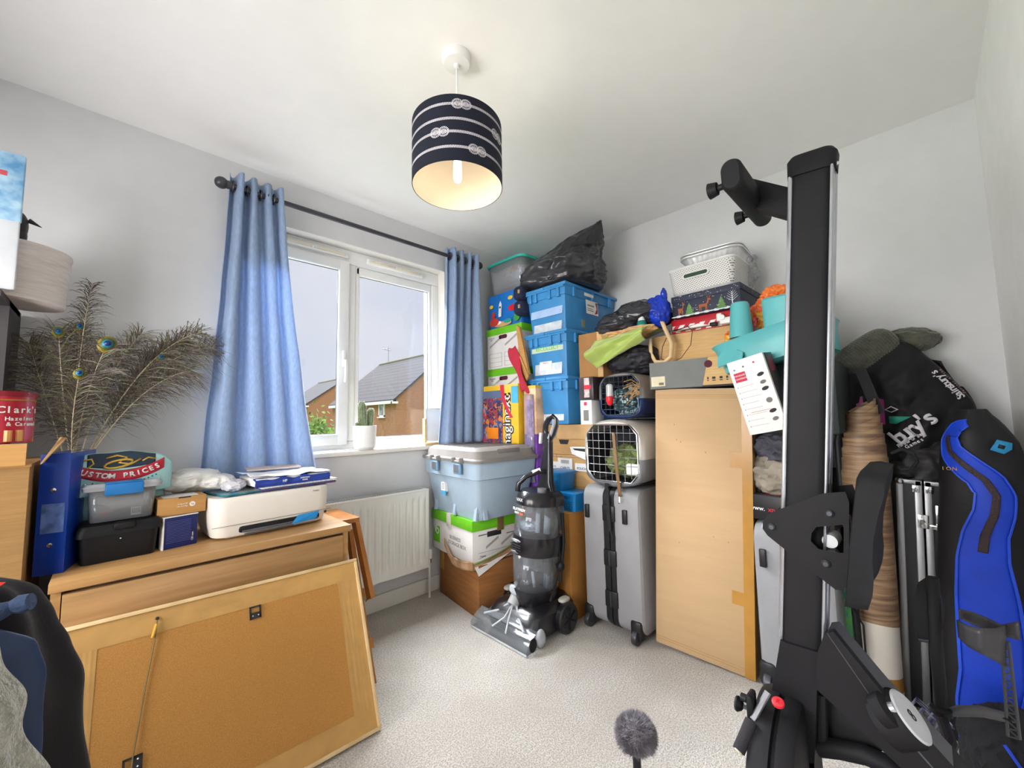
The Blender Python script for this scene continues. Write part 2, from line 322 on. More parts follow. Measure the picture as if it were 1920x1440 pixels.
for k in range(7): q = k / 6; c = Vector((15, 32.3 - 1.5 * q, 7.68 - .36 * q)); m.tube([c + Vector((0, 0, -.14)), c + Vector((0, 0, .14))], .015, 6)
m.build('antenna_array', A)
leafm = mat('hedge_leaves', '6f8f2e', .8, col2='3c5a1c', vs=3)
m = MB().m(leafm)
for k in range(1500):
    a, b_ = random.gauss(0, .45), random.gauss(0, .45); c = Vector((2.85 + a * .8, 13.2 + b_, .55 + random.gauss(0, .4) - abs(a) * .7)); d = Vector([random.gauss(0, 1) for _ in range(3)]).normalized(); e = d.orthogonal().normalized()
    s_ = .09; m.face([m.v(c + d * s_), m.v(c + e * s_ * .6), m.v(c - d * s_), m.v(c - e * s_ * .6)])
m.open = True
T = thing('garden_shrub', 'bright green leafy shrub below the farther brick house', 'shrub', (2.85, 13.2, -2.6))
m.build('foliage', T, sharp=0); MB().m(mat('bark', '5a4636', .9)).tube([(2.85, 13.2, -2.6), (2.9, 13.2, -.8), (2.85, 13.2, .6)], [.12, .09, .04]).build('stem', T)
o = MB().m(mat('lawn_grass', '6f8a46', .95, var=.15, vs=.6, bump=.3, bs=30)).box(-30, 60, .6, 80, -2.8, -2.6); struct(o, 'ground')

# ------------------------------------------------------------------ radiator
T = thing('panel_radiator', 'white ribbed panel radiator on the wall below the window', 'radiator', (-1.4, -.03, .19))
rx0, rx1, z0, z1 = -1.72, -1.078, .197, .672
m = MB().m(gloss); fy = -.115; n = 11; prof = []; st = .0425; x = rx1 - .03
pts = [(rx1, 0), (rx1 - .02, 0)]
def rib(u, v):  # pressed channels
    xx = rx0 + .02 + (rx1 - rx0 - .04) * u; zz = z0 + (z1 - z0) * v
    k = ((rx1 - .02 - xx) / st) % 1; w = max(0, min(1, (.5 - abs(k - .5)) * 5 - .6)) ; e = min(1, max(0, min(v, 1 - v) * 16 - 1.3))
    return (xx, fy + .009 * (1 - w) * e, zz)
m.grid(rib, 200, 40); m.open = True
m.build('front_panel', T, sharp=0)
m = MB().m(gloss).box(rx0, rx0 + .021, fy - .001, -.03, z0, z1, .003).box(rx1 - .021, rx1, fy - .001, -.03, z0, z1, .003).box(rx0, rx1, fy - .002, -.03, z1 - .01, z1 + .002, .003).box(rx0, rx1, -.045, -.03, z0, z1)
for k in range(40): m.m(mat('radiator_grille_slot', '9b9a97', .6)).box(rx0 + .03 + k * .0148, rx0 + .038 + k * .0148, fy + .02, -.05, z1 + .0015, z1 + .003)
m.build('casing', T)
m = MB().m(white).tube([(rx1 + .0, -.075, z0 + .03), (rx1 + .028, -.075, z0 + .03)], .009).tube([(rx1 + .028, -.075, z0 + .01), (rx1 + .028, -.075, .09)], .0075).m(white).lathe([(.012, 0), (.018, .005), (.02, .05), (.015, .062)], M=TR(rx1 + .028, -.075, z0 + .035)); m.m(chrome).lathe([(.013, 0), (.013, .025)], M=TR(rx1 + .028, -.075, z0 + .012)).build('valve', T)
MB().m(gloss).tube([(rx1 + .028, -.075, .0), (rx1 + .028, -.075, .1)], .0075).build('pipe', T)

# ------------------------------------------------------------------ curtain rail and curtains
T = thing('curtain_pole', 'dark grey metal curtain pole with ball finials above the window', 'curtain pole', (-1.4, -.1, 2.22))
gun = mat('gunmetal', '4b4b52', .4, .6)
MB().m(gun).tube([(-2.175, -.1, 2.223), (-.655, -.1, 2.223)], .0125, 14).build('pole', T)
for x in (-2.195, -.635): m = MB().m(gun).blob((x, -.1, 2.223), (.028, .027, .027), 0, sub=3); m.tube([(x + (.02 if x < -1 else -.02), -.1, 2.223), (x + (.045 if x < -1 else -.045), -.1, 2.223)], .019, 14); m.build('finial', T)
for x in (-2.12, -.69): MB().m(gun).tube([(x, -.1, 2.21), (x, -.1, 2.19), (x, -.04, 2.18), (x, -.002, 2.18)], .006).lathe([(.02, 0), (.02, .005)], M=TR(x, -.006, 2.18, rx=90) ).build('bracket', T)
cloth = mat('blue_curtain_linen', 'a2b8d8', .85, var=.05, vs=40, bump=.25, bs=400, sheen=.3, stretch=(3, 3, 1))
def add_trans(m, f):
    N = m.node_tree.nodes; L = m.node_tree.links; b = N['Principled BSDF']; t = N.new('ShaderNodeBsdfTranslucent'); s = b.inputs['Base Color'].links[0].from_socket; L.new(s, t.inputs[0])
    x = N.new('ShaderNodeMixShader'); x.inputs[0].default_value = f; L.new(b.outputs[0], x.inputs[1]); L.new(t.outputs[0], x.inputs[2]); L.new(x.outputs[0], N['Material Output'].inputs[0])
add_trans(cloth, .3)
def curtain(label, xa, xb, xa2, xb2, zt, zb, folds, seed, bow=0, wav=None):
    T = thing('curtain', label, 'curtain', ((xa + xb) / 2, -.1, zb))
    m = MB().m(cloth); nf = folds; ph = seed
    def f(u, v):
        w = v ** 1.25; x0 = xa + (xa2 - xa) * w; x1 = xb + (xb2 - xb) * w; uu = u + .012 * sin(9 * u + seed + 3 * v)
        x = x0 + (x1 - x0) * uu; amp = .036 * (1 - .25 * v) + .01 * sin(5 * u + seed)
        a = 2 * pi * nf * (u + .02 * v * sin(7 * u + seed)); y = -.1 + amp * math.tanh(1.6 * sin(a)) * (1 + .12 * noise.noise((u * 5, v * 3, seed))) 
        if wav: y += wav(u, v); 
        x += bow * sin(pi * v) * (1 - u) + .008 * cos(a) * v + .006 * noise.noise((u * 8, v * 6, seed + 4))
        return (x, y - .02 * v, zt - (zt - zb) * v)
    m.grid(f, int(nf * 24), 60); m.open = True
    c = m.build('curtain_fabric', T, solid=.003, sharp=0)
    for k in range(int(nf * 2)):
        u = (k + .5) / (nf * 2) ; x = xa + (xb - xa) * u
        M = TR(x, -.1, 2.223, 0, 0, 90); mm = MB().m(gun); mm.loft([[((.024 + .004 * cos(q)) * cos(a), (.024 + .004 * cos(q)) * sin(a), .004 * sin(q)) for a in [2 * pi * i / 20 for i in range(20)]] for q in [2 * pi * j / 6 for j in range(7)]], cap=False, M=M); mm.build('eyelet', T)
    return T
curtain('long blue curtain hanging on the left of the window behind the printer', -2.165, -1.935, -2.24, -1.745, 2.285, .76, 4, 1.0)
curtain('blue curtain at the right of the window with its hem on the grey trunk', -.915, -.655, -1.0, -.655, 2.285, .945, 4, 2.4, wav=lambda u, v: -.02 * sin(pi * v) * sin(6 * u + 3 * v))

# ------------------------------------------------------------------ pendant lamp
LX, LY, LB, LT, LR = -1.685, -1.235, 1.908, 2.128, .156
T = thing('pendant_lamp', 'navy drum pendant lampshade with white knotted rope pattern hanging from the ceiling', 'lamp', (LX, LY, H))
MB().m(white).lathe([(.052, H), (.052, H - .018), (.045, H - .03), (.012, H - .033), (.008, H - .045)], M=TR(LX, LY, 0)).build('ceiling_rose', T)
MB().m(white).tube([(LX, LY, H - .03), (LX, LY, LT - .03)], .0035, 8).build('flex', T)
MB().m(white).lathe([(.018, LT - .02), (.02, LT - .06), (.02, LT - .1), (.016, LT - .105)], M=TR(LX, LY, 0)).m(chrome).tube([(LX - LR + .004, LY, LT - .012), (LX, LY, LT - .04), (LX + LR - .004, LY, LT - .012)], .002, 6).tube([(LX, LY - LR + .004, LT - .012), (LX, LY, LT - .04), (LX, LY + LR - .004, LT - .012)], .002, 6).build('lamp_holder', T)
navy = mat('navy_shade_cotton', '0f1326', .85, var=.04); inner = mat('cream_shade_lining', 'd2c4ae', .7, var=.01)
n = 64
m = MB().m(navy).lathe([(LR, LB), (LR, LT)], n, TR(LX, LY, 0), cap=False); m.m(inner).lathe([(LR - .0025, LT), (LR - .0025, LB)], n, TR(LX, LY, 0), cap=False)
m.m(navy).lathe([(LR, LT), (LR - .0025, LT)], n, TR(LX, LY, 0), cap=False).lathe([(LR - .0025, LB), (LR, LB)], n, TR(LX, LY, 0), cap=False)
rope = mat('white_rope_print', 'd9d5db', .8)
m.m(rope)
def cyl(a, z, dr=.0006): return Vector((LX + (LR + dr) * cos(a), LY + (LR + dr) * sin(a), z))
kn = [(0, radians(238)), (2, radians(212)), (3, radians(257)), (1, radians(290)), (0, radians(120)), (2, radians(80))]
for k, z in enumerate((LT - .033, LT - .082, LT - .125, LT - .175)):
    ns = 230
    for i in range(ns):
        a = 2 * pi * i / ns; d = 2 * pi / ns
        m.face([m.v(cyl(a, z - .0045)), m.v(cyl(a + d * .62, z - .0045)), m.v(cyl(a + d * 1.25, z + .0045)), m.v(cyl(a + d * .63, z + .0045))])
    for (kk, a0) in kn:
        if kk != k: continue
        for s in (-1, 1):
            for ring in (.010, .0035):
                for i in range(22 if ring > .005 else 12):
                    t = 2 * pi * i / (22 if ring > .005 else 12); q = (22 if ring > .005 else 12)
                    ca, cz = a0 + s * .085, z; e = .005
                    p = [(t, ring), (t + 3.6 / q, ring), (t + 5.2 / q, ring + e), (t + 1.6 / q, ring + e)]
                    m.face([m.v(cyl(ca + rr * 1.25 * cos(tt) / LR, cz + rr * 1.15 * sin(tt), .0011)) for tt, rr in p])
m.open = True; m.build('lamp_shade', T, sharp=0)
MB().m(mat('lit_bulb', 'fff0d8', .3, emit=6)).lathe([(.012, LB + .10), (.014, LB + .09), (.0145, LB + .035), (.011, LB + .024), (.003, LB + .02)], M=TR(LX, LY, 0)).build('bulb', T)
pl = bpy.data.lights.new('bulb_light', 'POINT'); pl.energy = 1.2; pl.color = (1, .9, .76); pl.shadow_soft_size = .03
po = bpy.data.objects.new('bulb_light', pl); C.objects.link(po); po.location = (LX, LY, LB + .055)

# ------------------------------------------------------------------ things on the sill
T = thing('potted_cactus', 'three stemmed fuzzy green cactus in a white pot on the window sill', 'cactus', (-1.445, .0, .935))
m = MB().m(white).lathe([(.05, .936), (.062, .95), (.066, 1.06), (.067, 1.075), (.06, 1.075), (.058, 1.055), (.001, 1.053)], 32, TR(-1.445, 0, 0)); m.build('pot', T)
cg = mat('cactus_green', '7f8c68', .8, col2='5d6b4c', vs=30, bump=.5, bs=150); cf = mat('cactus_spines', 'd9dbd3', .9)
for (dx, dy, h, r, ln) in ((-.01, 0, .175, .021, -.01), (.03, .01, .135, .018, .012), (-.04, .0, .05, .011, -.006)):
    m = MB().m(cg); rings = []
    for j in range(14):
        t = j / 13; rr = r * (1 if t < .7 else math.sqrt(max(0, 1 - ((t - .7) / .3) ** 2)) + .02) * (.88 + .12 * min(1, t * 3))
        rings.append([(-1.445 + dx + ln * t + rr * (1 + .13 * cos(a * 9)) * cos(a), dy + rr * (1 + .13 * cos(a * 9)) * sin(a), 1.045 + h * t) for a in [2 * pi * i / 54 for i in range(54)]])
    m.loft(rings); m.m(cf)
    for k in range(int(900 * h / .17)):
        a = random.random() * 2 * pi; t = random.random(); rr = r * (1.05 if t < .75 else 1.05 * math.sqrt(max(.02, 1 - ((t - .75) / .27) ** 2))); p = Vector((-1.445 + dx + ln * t + rr * cos(a), dy + rr * sin(a), 1.045 + h * t)); d = Vector((cos(a), sin(a), random.uniform(-.3, .9))).normalized() * .007; e = d.orthogonal().normalized() * .0005
        m.face([m.v(p + e), m.v(p - e), m.v(p + d)])
    m.open = True; m.build('cactus_stem', T, sharp=0)
pine = wood('pine', 'd9b98d', 'c9a273')
T = thing('tabletop_easel', 'small pale wooden easel with a white card on the sill by the right curtain', 'easel', (-.98, .0, .935))
MB().m(pine).box(-1.05, -.9, -.03, .05, .935, .95, .003).build('base', T)
MB().m(pine).box(-1.035, -1.02, .0, .03, .95, 1.11, .002).build('upright', T); MB().m(pine).box(-.915, -.9, .0, .03, .95, 1.11, .002).build('upright', T)
m = MB().m(paper).box(-1.018, -.905, .008, .014, .96, 1.175).m(mat('easel_wire', '8e7f6e', .5)).tube([(-1.022, .005, .96), (-1.022, .005, 1.175), (-.9, .005, 1.175)], .002, 6); m.build('card', T)
# ================================================================== left: chest of drawers and what stands on it
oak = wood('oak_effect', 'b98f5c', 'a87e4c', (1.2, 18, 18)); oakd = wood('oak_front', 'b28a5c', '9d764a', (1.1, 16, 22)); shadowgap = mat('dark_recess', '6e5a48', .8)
T = thing('chest_of_drawers', 'oak effect chest of drawers under the printer at the left', 'chest of drawers', (-2.2, -.3, 0))
cx0, cx1, cy0, CT = -2.615, -1.775, -.60, .672
MB().m(oak).box(cx0, cx1, cy0, -.02, CT - .027, CT, .002).build('top', T)
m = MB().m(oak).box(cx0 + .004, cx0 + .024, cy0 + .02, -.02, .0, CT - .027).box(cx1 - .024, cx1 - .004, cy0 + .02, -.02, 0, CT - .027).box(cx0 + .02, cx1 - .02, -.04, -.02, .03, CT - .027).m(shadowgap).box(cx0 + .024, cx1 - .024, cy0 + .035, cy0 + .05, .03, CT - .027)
m.build('carcass', T)
for k in range(3): MB().m(oakd).box(cx0 + .027, cx1 - .027, cy0 + .012, cy0 + .034, .04 + k * .2, .232 + k * .2, .0015).build('drawer', T)
# the picture leaning back to front
TRc, BR = Vector((-1.765, -.622, .535)), Vector((-1.805, -.872, .004)); uu = Vector((-1, .0, .02)).normalized(); vv = (BR - TRc); vv = (vv - uu * vv.dot(uu)).normalized(); ww = uu.cross(vv)
if ww.y > 0: ww = -ww
PW, PH = .83, .588
F = Matrix((tuple([uu.x, vv.x, ww.x, TRc.x]), tuple([uu.y, vv.y, ww.y, TRc.y]), tuple([uu.z, vv.z, ww.z, TRc.z]), (0, 0, 0, 1)))
T = thing('picture_frame', 'large picture frame turned back to front and leaning on the chest of drawers', 'picture frame', (-2.2, -.8, 0))
pw = wood('pale_frame_wood', 'e3c798', 'd3b280', (5, 5, 5)); b = .011
MB(F).m(pw).box(0, PW, 0, b, -.012, .012, .001).box(0, PW, PH - b, PH, -.012, .012, .001).box(0, b, b, PH - b, -.012, .012, .001).box(PW - b, PW, b, PH - b, -.012, .012, .001).build('frame', T)
hb = mat('hardboard', 'bf8a48', .85, var=.10, vs=420, col2='ae7938', bump=.08, bs=400)
MB(F).m(hb).box(b, PW - b, b, PH - b, 0, .006).build('backing_board', T)
tp = mat('gummed_paper_tape', 'c39758', .8, var=.05, vs=15); k = .075
m = MB(F).m(tp)
def tq(x0, x1, y0, y1, s):
    def f(u, v):
        x = x0 + (x1 - x0) * u; y = y0 + (y1 - y0) * v; return (x, y, .0068 + .0012 * noise.noise((x * 16 * (1 if s else 7), y * 16 * (7 if s else 1), 3)))
    m.grid(f, 40, 12)
tq(b, PW - b, b, k, 1); tq(b, PW - b, PH - k, PH - b, 1); tq(b, k + .01, k, PH - k, 0); tq(PW - k - .01, PW - b, k, PH - k, 0); m.open = True
m.build('tape', T, sharp=0)
for (x, y, r) in ((.365, .095, 0), (.66, .375, 90)):
    M = F @ TR(x, y, .007, r); MB(M).m(inkd).box(-.017, -.012, -.02, .02, 0, .003).box(.012, .017, -.02, .02, 0, .003).box(-.017, .017, -.02, -.015, 0, .003).box(-.017, .017, .0, .02, 0, .003).m(chrome).lathe([(.003, .003), (.002, .0045)], 8, TR(-.008, .01, 0)).lathe([(.003, .003), (.002, .0045)], 8, TR(.008, .01, 0)).build('hanger', T)
m = MB(F).m(mat('old_cord', '7a6a45', .9)).tube([(.62, .04, .012), (.625, .1, .011), (.64, .2, .01), (.65, .28, .01), (.66, .36, .011), (.665, .45, .01), (.66, .57, .01)], .0018, 6).m(mat('gold_tag', 'd2a640', .5)).tube([(.622, .05, .014), (.63, .085, .012)], .004, 6); m.m(inkd).lathe([(.005, .008), (.003, .014)], 8, TR(.62, .035, 0)); m.build('hanging_cord', T)
# folded wooden chair
teak = wood('varnished_teak', 'b7783a', '9a6026', (6, 6, 2), .35)
T = thing('folding_chair', 'folded varnished wooden chair standing between the chest and the radiator', 'chair', (-1.69, -.35, 0))
def bar(m, a, b_, w, t):   # flat bar in the plane x=const from a to b (y,z), width w, x range t
    d = Vector((0, b_[0] - a[0], b_[1] - a[1])).normalized(); nrm = Vector((0, -d.z, d.y)) * w / 2; A_ = Vector((t[0], a[0], a[1])); B_ = Vector((t[0], b_[0], b_[1]))
    m.px([A_ - nrm, A_ + nrm, B_ + nrm, B_ - nrm], t[1] - t[0])
for t in ((-1.668, -1.648), (-1.765, -1.745)): bar(m := MB().m(teak), (-.375, .625), (-.545, .32), .045, t); m.build('seat_rail', T)
for t in ((-1.692, -1.672), (-1.741, -1.721)): bar(m := MB().m(teak), (-.36, .585), (-.615, .003), .042, t); m.build('leg', T)
MB().m(teak).box(-1.765, -1.648, -.40, -.13, .625, .648, .004).build('top_rail', T)
m = MB().m(teak)
for k in range(2): bar(m, (-.60 + k * .09, .14 + k * .18), (-.585 + k * .09, .175 + k * .18), .02, (-1.745, -1.672))
m.build('stretcher', T)
m = MB().m(chrome)
for (y, z) in ((-.375, .575), (-.525, .31)): m.lathe([(.006, 0), (.004, .003)], 10, TR(-1.672, y, z, 0, 0, 90))
m.build('bolt', T)
# printer
T = thing('printer', 'white inkjet printer on the chest of drawers with a blue sheet in its tray', 'printer', (-2.0, -.36, CT), 5)
PM = TR(-2.025, -.42, 0, 4)
offw = mat('printer_white', 'e3ddd4', .4, var=.01)
m = MB(PM).m(offw); w, d = .425, .27
m.loft([rrect(w * s, d * s2, .05, z, 5, .0, d / 2 - .05) for z, s, s2 in ((CT + .002, .88, .86), (CT + .01, .96, .94), (CT + .05, 1.0, 1), (CT + .09, 1.015, 1.01), (CT + .13, 1.02, 1.015), (CT + .152, 1.02, 1.015), (CT + .155, 1.005, 1.0))]); m.m(inkg).box(-.215, .215, -.0535, -.0525, CT + .052, CT + .0535)
m.build('body', T)
m = MB(PM).m(black).box(-.13, .17, -.054, -.03, CT + .018, CT + .045, .01).m(mat('tray_grey', '55565c', .4)).box(-.12, .16, -.06, -.05, CT + .02, CT + .028, .003).box(-.115, .06, -.064, -.06, CT + .012, CT + .018, .002); tr = m.build('output_tray', T)
MB(PM).m(mat('blue_sheet', '1f86c9', .5)).px([(.05, -.066, CT + .018), (.15, -.06, CT + .022), (.165, -.055, CT + .052), (.08, -.055, CT + .047)], 0, .002, 0).build('paper_guide', tr)
m = MB(PM).m(inkd).box(.19, .2, -.0465, -.044, CT + .036, CT + .046).m(inkg).text('DeskJet', .008, FY(.15, -.0548, CT + .138)); m.build('badge', T)
# papers on the printer
magm = mat('purple_magazine', '5c3d63', .4, var=.2, vs=20, col2='3a4a86'); teal = mat('teal_magazine', '2f8fa0', .35, var=.3, vs=18, col2='1c5e78')
z = CT + .158
def sheetstack(name, label, cat, M, w, d, h, mt, mtop=None, grp=None):
    m = MB(M).m(mt).box(-w / 2, w / 2, -d / 2, d / 2, 0, h, .001)
    if mtop: m.m(mtop).box(-w / 2 + .002, w / 2 - .002, -d / 2 + .002, d / 2 - .002, h, h + .0006)
    o = m.build(name, None, loc=tuple(M.translation)); return tag(o, label, cat, grp)
sheetstack('magazine', 'teal covered magazine at the left end of the printer top', 'magazine', TR(-2.14, -.36, z, 14), .16, .19, .006, teal, mat('magazine_print', 'b4a98a', .4, var=.4, vs=25, col2='2a86a4'))
sheetstack('magazine', 'purple edged magazine on the right of the printer under a spiral notebook', 'magazine', TR(-1.93, -.34, z + .0005, 3), .3, .2, .009, magm)
T = thing('spiral_notebook', 'spiral bound white notebook between the purple magazine and the blue paper packet', 'notebook', (-1.95, -.34, z + .01))
NM = TR(-1.93, -.34, z + .010, 5)
MB(NM).m(paper).box(-.15, .15, -.1, .1, 0, .008).m(mat('notebook_cover', 'c9bfb4', .6)).box(-.152, .152, -.102, .102, .008, .0095).build('pages', T)
m = MB(NM).m(chrome)
for k in range(32): M = TR(-.14 + k * .009, -.1, .005, 0, 0, 90); m.loft([[((.005 + .0007 * cos(q)) * cos(a), (.005 + .0007 * cos(q)) * sin(a), .0007 * sin(q)) for a in [2 * pi * i / 10 for i in range(10)]] for q in [2 * pi * j / 4 for j in range(5)]], cap=False, M=M)
m.build('wire_spiral', T)
z2 = z + .021
T = thing('paper_ream', 'torn open blue and white packet of printer paper on top of the printer', 'paper packet', (-1.95, -.34, z2))
RM = TR(-1.965, -.36, z2, 6)
MB(RM).m(paper).box(-.14, .145, -.09, .105, 0, .03, .002).build('sheets', T)
bl = mat('blue_wrapper', '2743a0', .35, var=.1, vs=25)
m = MB(RM).m(bl); m.grid(lambda u, v: (-.148 + .298 * u, -.096 - .006 * noise.noise((u * 9, v * 4, 1)) - .004 * sin(v * 3.1) + (.02 if v > .85 else 0) * 1.0, -.002 + v * (.034 + .008 * noise.noise((u * 7, 2, 5)))), 50, 10)
m.open = True; m.m(white).text('HP', .014, FY(-.04, -.1035, .015, 0)).text('EVERYDAY', .008, FY(.04, -.1035, .019)).text('PAPER', .008, FY(.04, -.1035, .010))
m.build('wrapper', T, solid=.0008, sharp=0)
m = MB(RM).m(mat('white_wrapper', 'e9e9ee', .5)); m.grid(lambda u, v: (-.158 + .31 * u, -.1 + .2 * v, .036 + .012 * noise.noise((u * 5, v * 4, 2)) * (1 - v * .4) + (.012 * (1 - u * 3) if u < .33 else 0)), 50, 24); m.open = True
m.build('torn_wrapper_top', T, solid=.0008, sharp=0)
o = MB(TR(-1.96, -.22, z2 + .037, -8)).m(mat('grey_folder', 'c9b9b0', .7)).box(-.12, .09, -.06, .07, .008, .014, .001).build('folder', None, loc=(-1.96, -.22, z2 + .04)); tag(o, 'thin pinkish grey folder behind the blue paper packet', 'folder')
# crumpled white papers left of the printer top
o = MB().m(mat('crumpled_tissue', 'd6d3da', .9)).blob((-2.155, -.38, z + .03), (.04, .045, .024), .25, 1.8, 3, sub=4).build('crumpled_paper', None, loc=(-2.15, -.38, z)); tag(o, 'crumpled pale lilac paper beside the blue paper packet', 'paper')
# binder
T = thing('ring_binder', 'tall blue lever arch ring binder standing on the left end of the chest', 'binder', (-2.61, -.49, CT))
bb = mat('blue_binder_vinyl', '0f3a9c', .3, var=.04, bump=.02, bs=300)
BM = TR(-2.622, -.475, CT, -12)
m = MB(BM).m(bb).box(-.032, .032, -.012, -.009, 0, .352, .001).box(-.032, -.0295, -.01, .22, 0, .352).box(.0295, .032, -.01, .22, 0, .352, .001); m.build('cover', T)
MB(BM).m(paper).box(-.024, .0, .0, .21, .012, .31).build('pages', T)
m = MB(BM).m(mat('spine_pocket_film', '5f79b8', .2, var=.2, vs=30)).box(-.022, .026, -.0135, -.012, .12, .205); m.build('label_pocket', T)
m = MB(BM).m(chrome)
for zz in (.085, .245): m.lathe([(.0065, 0), (.006, .003), (.002, .004)], 14, TR(0, -.0118, zz, rx=90))
m.build('rivet', T)
# black toolbox, clear box, small boxes
T = thing('plastic_box', 'black plastic lidded box under the clear box on the chest', 'storage box', (-2.48, -.4, CT))
KM = TR(-2.478, -.385, CT, 3)
m = MB(KM).m(black); m.loft([rrect(.175, .15, .02, 0, 3), rrect(.18, .155, .02, .01, 3), rrect(.19, .165, .02, .085, 3)]); m.build('body', T)
m = MB(KM).m(black); m.loft([rrect(.205, .18, .02, .085, 3), rrect(.205, .18, .02, .1, 3), rrect(.19, .165, .02, .118, 3), rrect(.15, .13, .02, .122, 3)]).box(-.02, .035, -.1, -.07, .098, .122, .008).m(chrome).lathe([(.003, 0), (.002, .002)], 8, TR(0, -.085, .07, rx=90)); m.build('lid', T)
T = thing('clear_storage_box', 'clear plastic box with a blue clip on the black lidded box', 'storage box', (-2.48, -.4, CT + .125))
KM = TR(-2.475, -.385, CT + .125, 3); cl = glass('clear_plastic', 'f2f4f6', .14)
m = MB(KM).m(cl); m.loft([rrect(.15, .13, .02, .001, 3), rrect(.165, .145, .02, .105, 3)], cap=False); m.face([m.v(p) for p in rrect(.15, .13, .02, .001, 3)]); m.open = True
m.build('body', T, solid=.002)
m = MB(KM).m(glass('milky_lid', 'f0f0f4', .35)); m.loft([rrect(.19, .165, .02, .1, 3), rrect(.195, .17, .02, .112, 3), rrect(.18, .155, .02, .122, 3), rrect(.17, .15, .02, .118, 3)]); m.build('lid', T)
MB(KM).m(mat('blue_clip', '1a72b8', .4)).box(-.046, .046, -.098, -.086, .085, .122, .004).box(-.046, .046, -.09, -.05, .12, .126, .003).build('clip', T)
m = MB(KM).m(mat('grey_leaflet', '5d6068', .5)).box(-.06, .05, -.061, -.059, .006, .092).m(inkg)
for k in range(12): m.box(-.052, .04 - .02 * (k % 3), -.0618, -.061, .084 - k * .006, .0855 - k * .006)
m.m(paper).box(.02, .045, -.0622, -.061, .01, .035); m.m(inkd)
for k in range(9): m.box(.022 + k * .0025, .0232 + k * .0025, -.0626, -.0622, .015, .033)
m.m(inkr).prism([(-.05, .025), (-.036, .025), (-.043, .036)], .0006, FY(0, -.0612, 0)); m.build('leaflet', T)
m = MB(KM).m(mat('dark_gadget', '33343c', .4)).lathe([(.02, 0), (.02, .03)], 20, TR(.058, -.02, .035, rx=90)).box(-.03, .06, -.03, .05, .004, .05, .01).m(white).box(.03, .07, .0, .02, .03, .08, .005); m.build('gadgets', T)
T = thing('navy_carton', 'small dark navy carton standing on the chest beside the black box', 'carton', (-2.33, -.42, CT))
m = MB(TR(-2.325, -.41, CT, 12)).m(mat('navy_card', '14205f', .5, var=.1, vs=30)).box(-.05, .05, -.03, .045, 0, .108, .002).m(paper).box(-.051, .051, -.031, .046, .107, .1095).box(-.0508, -.047, -.0312, .0, 0, .109).m(mat('faint_print', '4a5590', .6))
for k in range(14): m.box(-.04, .03, -.0308, -.03, .02 + k * .0055, .0215 + k * .0055)
m.m(white).text('130 mm', .009, FY(.035, -.0312, .03, 90)); m.build('box', T)
T = thing('cardboard_carton', 'flat brown cardboard carton with a white label lying on the navy carton', 'carton', (-2.32, -.38, CT + .11))
m = MB(TR(-2.315, -.385, CT + .112, 3)).m(kraft).box(-.072, .065, -.045, .065, 0, .06, .001).m(paper).box(-.055, .045, -.03, .05, .06, .0605).m(white).lathe([(.0085, 0), (.0085, .0006), (.007, .0008)], 20, TR(.025, -.045, .032, rx=90)).m(kraft).text('hp', .011, FY(.025, -.0462, .0325)).m(white).text('Original HP', .006, FY(-.003, -.0456, .036)).text('ink cartridge', .006, FY(-.003, -.0456, .028)).m(inkd).box(-.015, .02, -.0456, -.044, .056, .0605); m.build('box', T)
# teal shopping bag with the red banner
def cloth_bag(M, w, h, d, seed):
    pass
T = thing('shopping_bag', 'pale teal shopping bag with navy panel, gold script and red banner behind the clear box', 'bag', (-2.5, -.3, .9))
tb = mat('teal_bag', '9fcbcd', .4, var=.05, bump=.15, bs=25); BMx = TR(-2.49, -.30, .945, 2)
def bagsurf(x, z, o=0): return (x, -.05 - .055 * math.sqrt(max(0, 1 - (x / .145) ** 2)) * (1 - .55 * max(0, (z + .02) / .1)) - .004 * noise.noise((x * 22, z * 22, 1)) - o, z)
def topz(x): return .07 * math.sqrt(max(0, 1 - (abs(x) / .15) ** 2.6)) + .004 * noise.noise((x * 20, 0, 0))
m = MB(BMx).m(tb); m.grid(lambda u, v: bagsurf(-.145 + .29 * u, -.07 + (topz(-.145 + .29 * u) + .07) * v), 60, 20); m.grid(lambda u, v: (-.145 + .29 * u, -.05 + .1 * v - .055 * math.sqrt(max(0, 1 - ((-.145 + .29 * u) / .145) ** 2)) * (1 - v) * (1 - .55 * max(0, (topz(-.145 + .29 * u) + .02) / .1)), topz(-.145 + .29 * u) - .05 * v * v), 60, 12)
m.m(mat('navy_print', '1d3145', .45)); m.grid(lambda u, v: bagsurf((-.075 + .17 * u), .015 + .01 * (2 * u - 1) ** 2 + (topz(-.075 + .17 * u) - .016 - .01 * (2 * u - 1) ** 2) * v, .001), 30, 8)
m.m(mat('red_banner', 'b01f33', .45)); m.grid(lambda u, v: bagsurf(-.115 + .235 * u, -.028 + .034 * (2 * u - 1) ** 2 + .036 * v, .002), 40, 4)
m.m(mat('gold_foil', 'd1a84e', .3, .5)); m.tube([bagsurf(x, z, .003) for x, z in [(.0 + .022 * cos(a) * 1.6, .03 + .012 * sin(a) + .006 * cos(a)) for a in [k * .5 for k in range(13)]]], .0035, 6); m.tube([bagsurf(x, z, .003) for x, z in ((-.03, .05), (-.005, .058), (.02, .05), (.0, .034), (.03, .026), (.055, .042))], .003, 6); m.tube([bagsurf(x, z, .003) for x, z in ((.06, .035), (.075, .045), (.095, .04))], .0025, 6); m.tube([bagsurf(x, z, .003) for x, z in ((-.075, .02), (-.06, .035), (-.065, .05), (-.09, .045))], .0025, 6)
m.m(white)
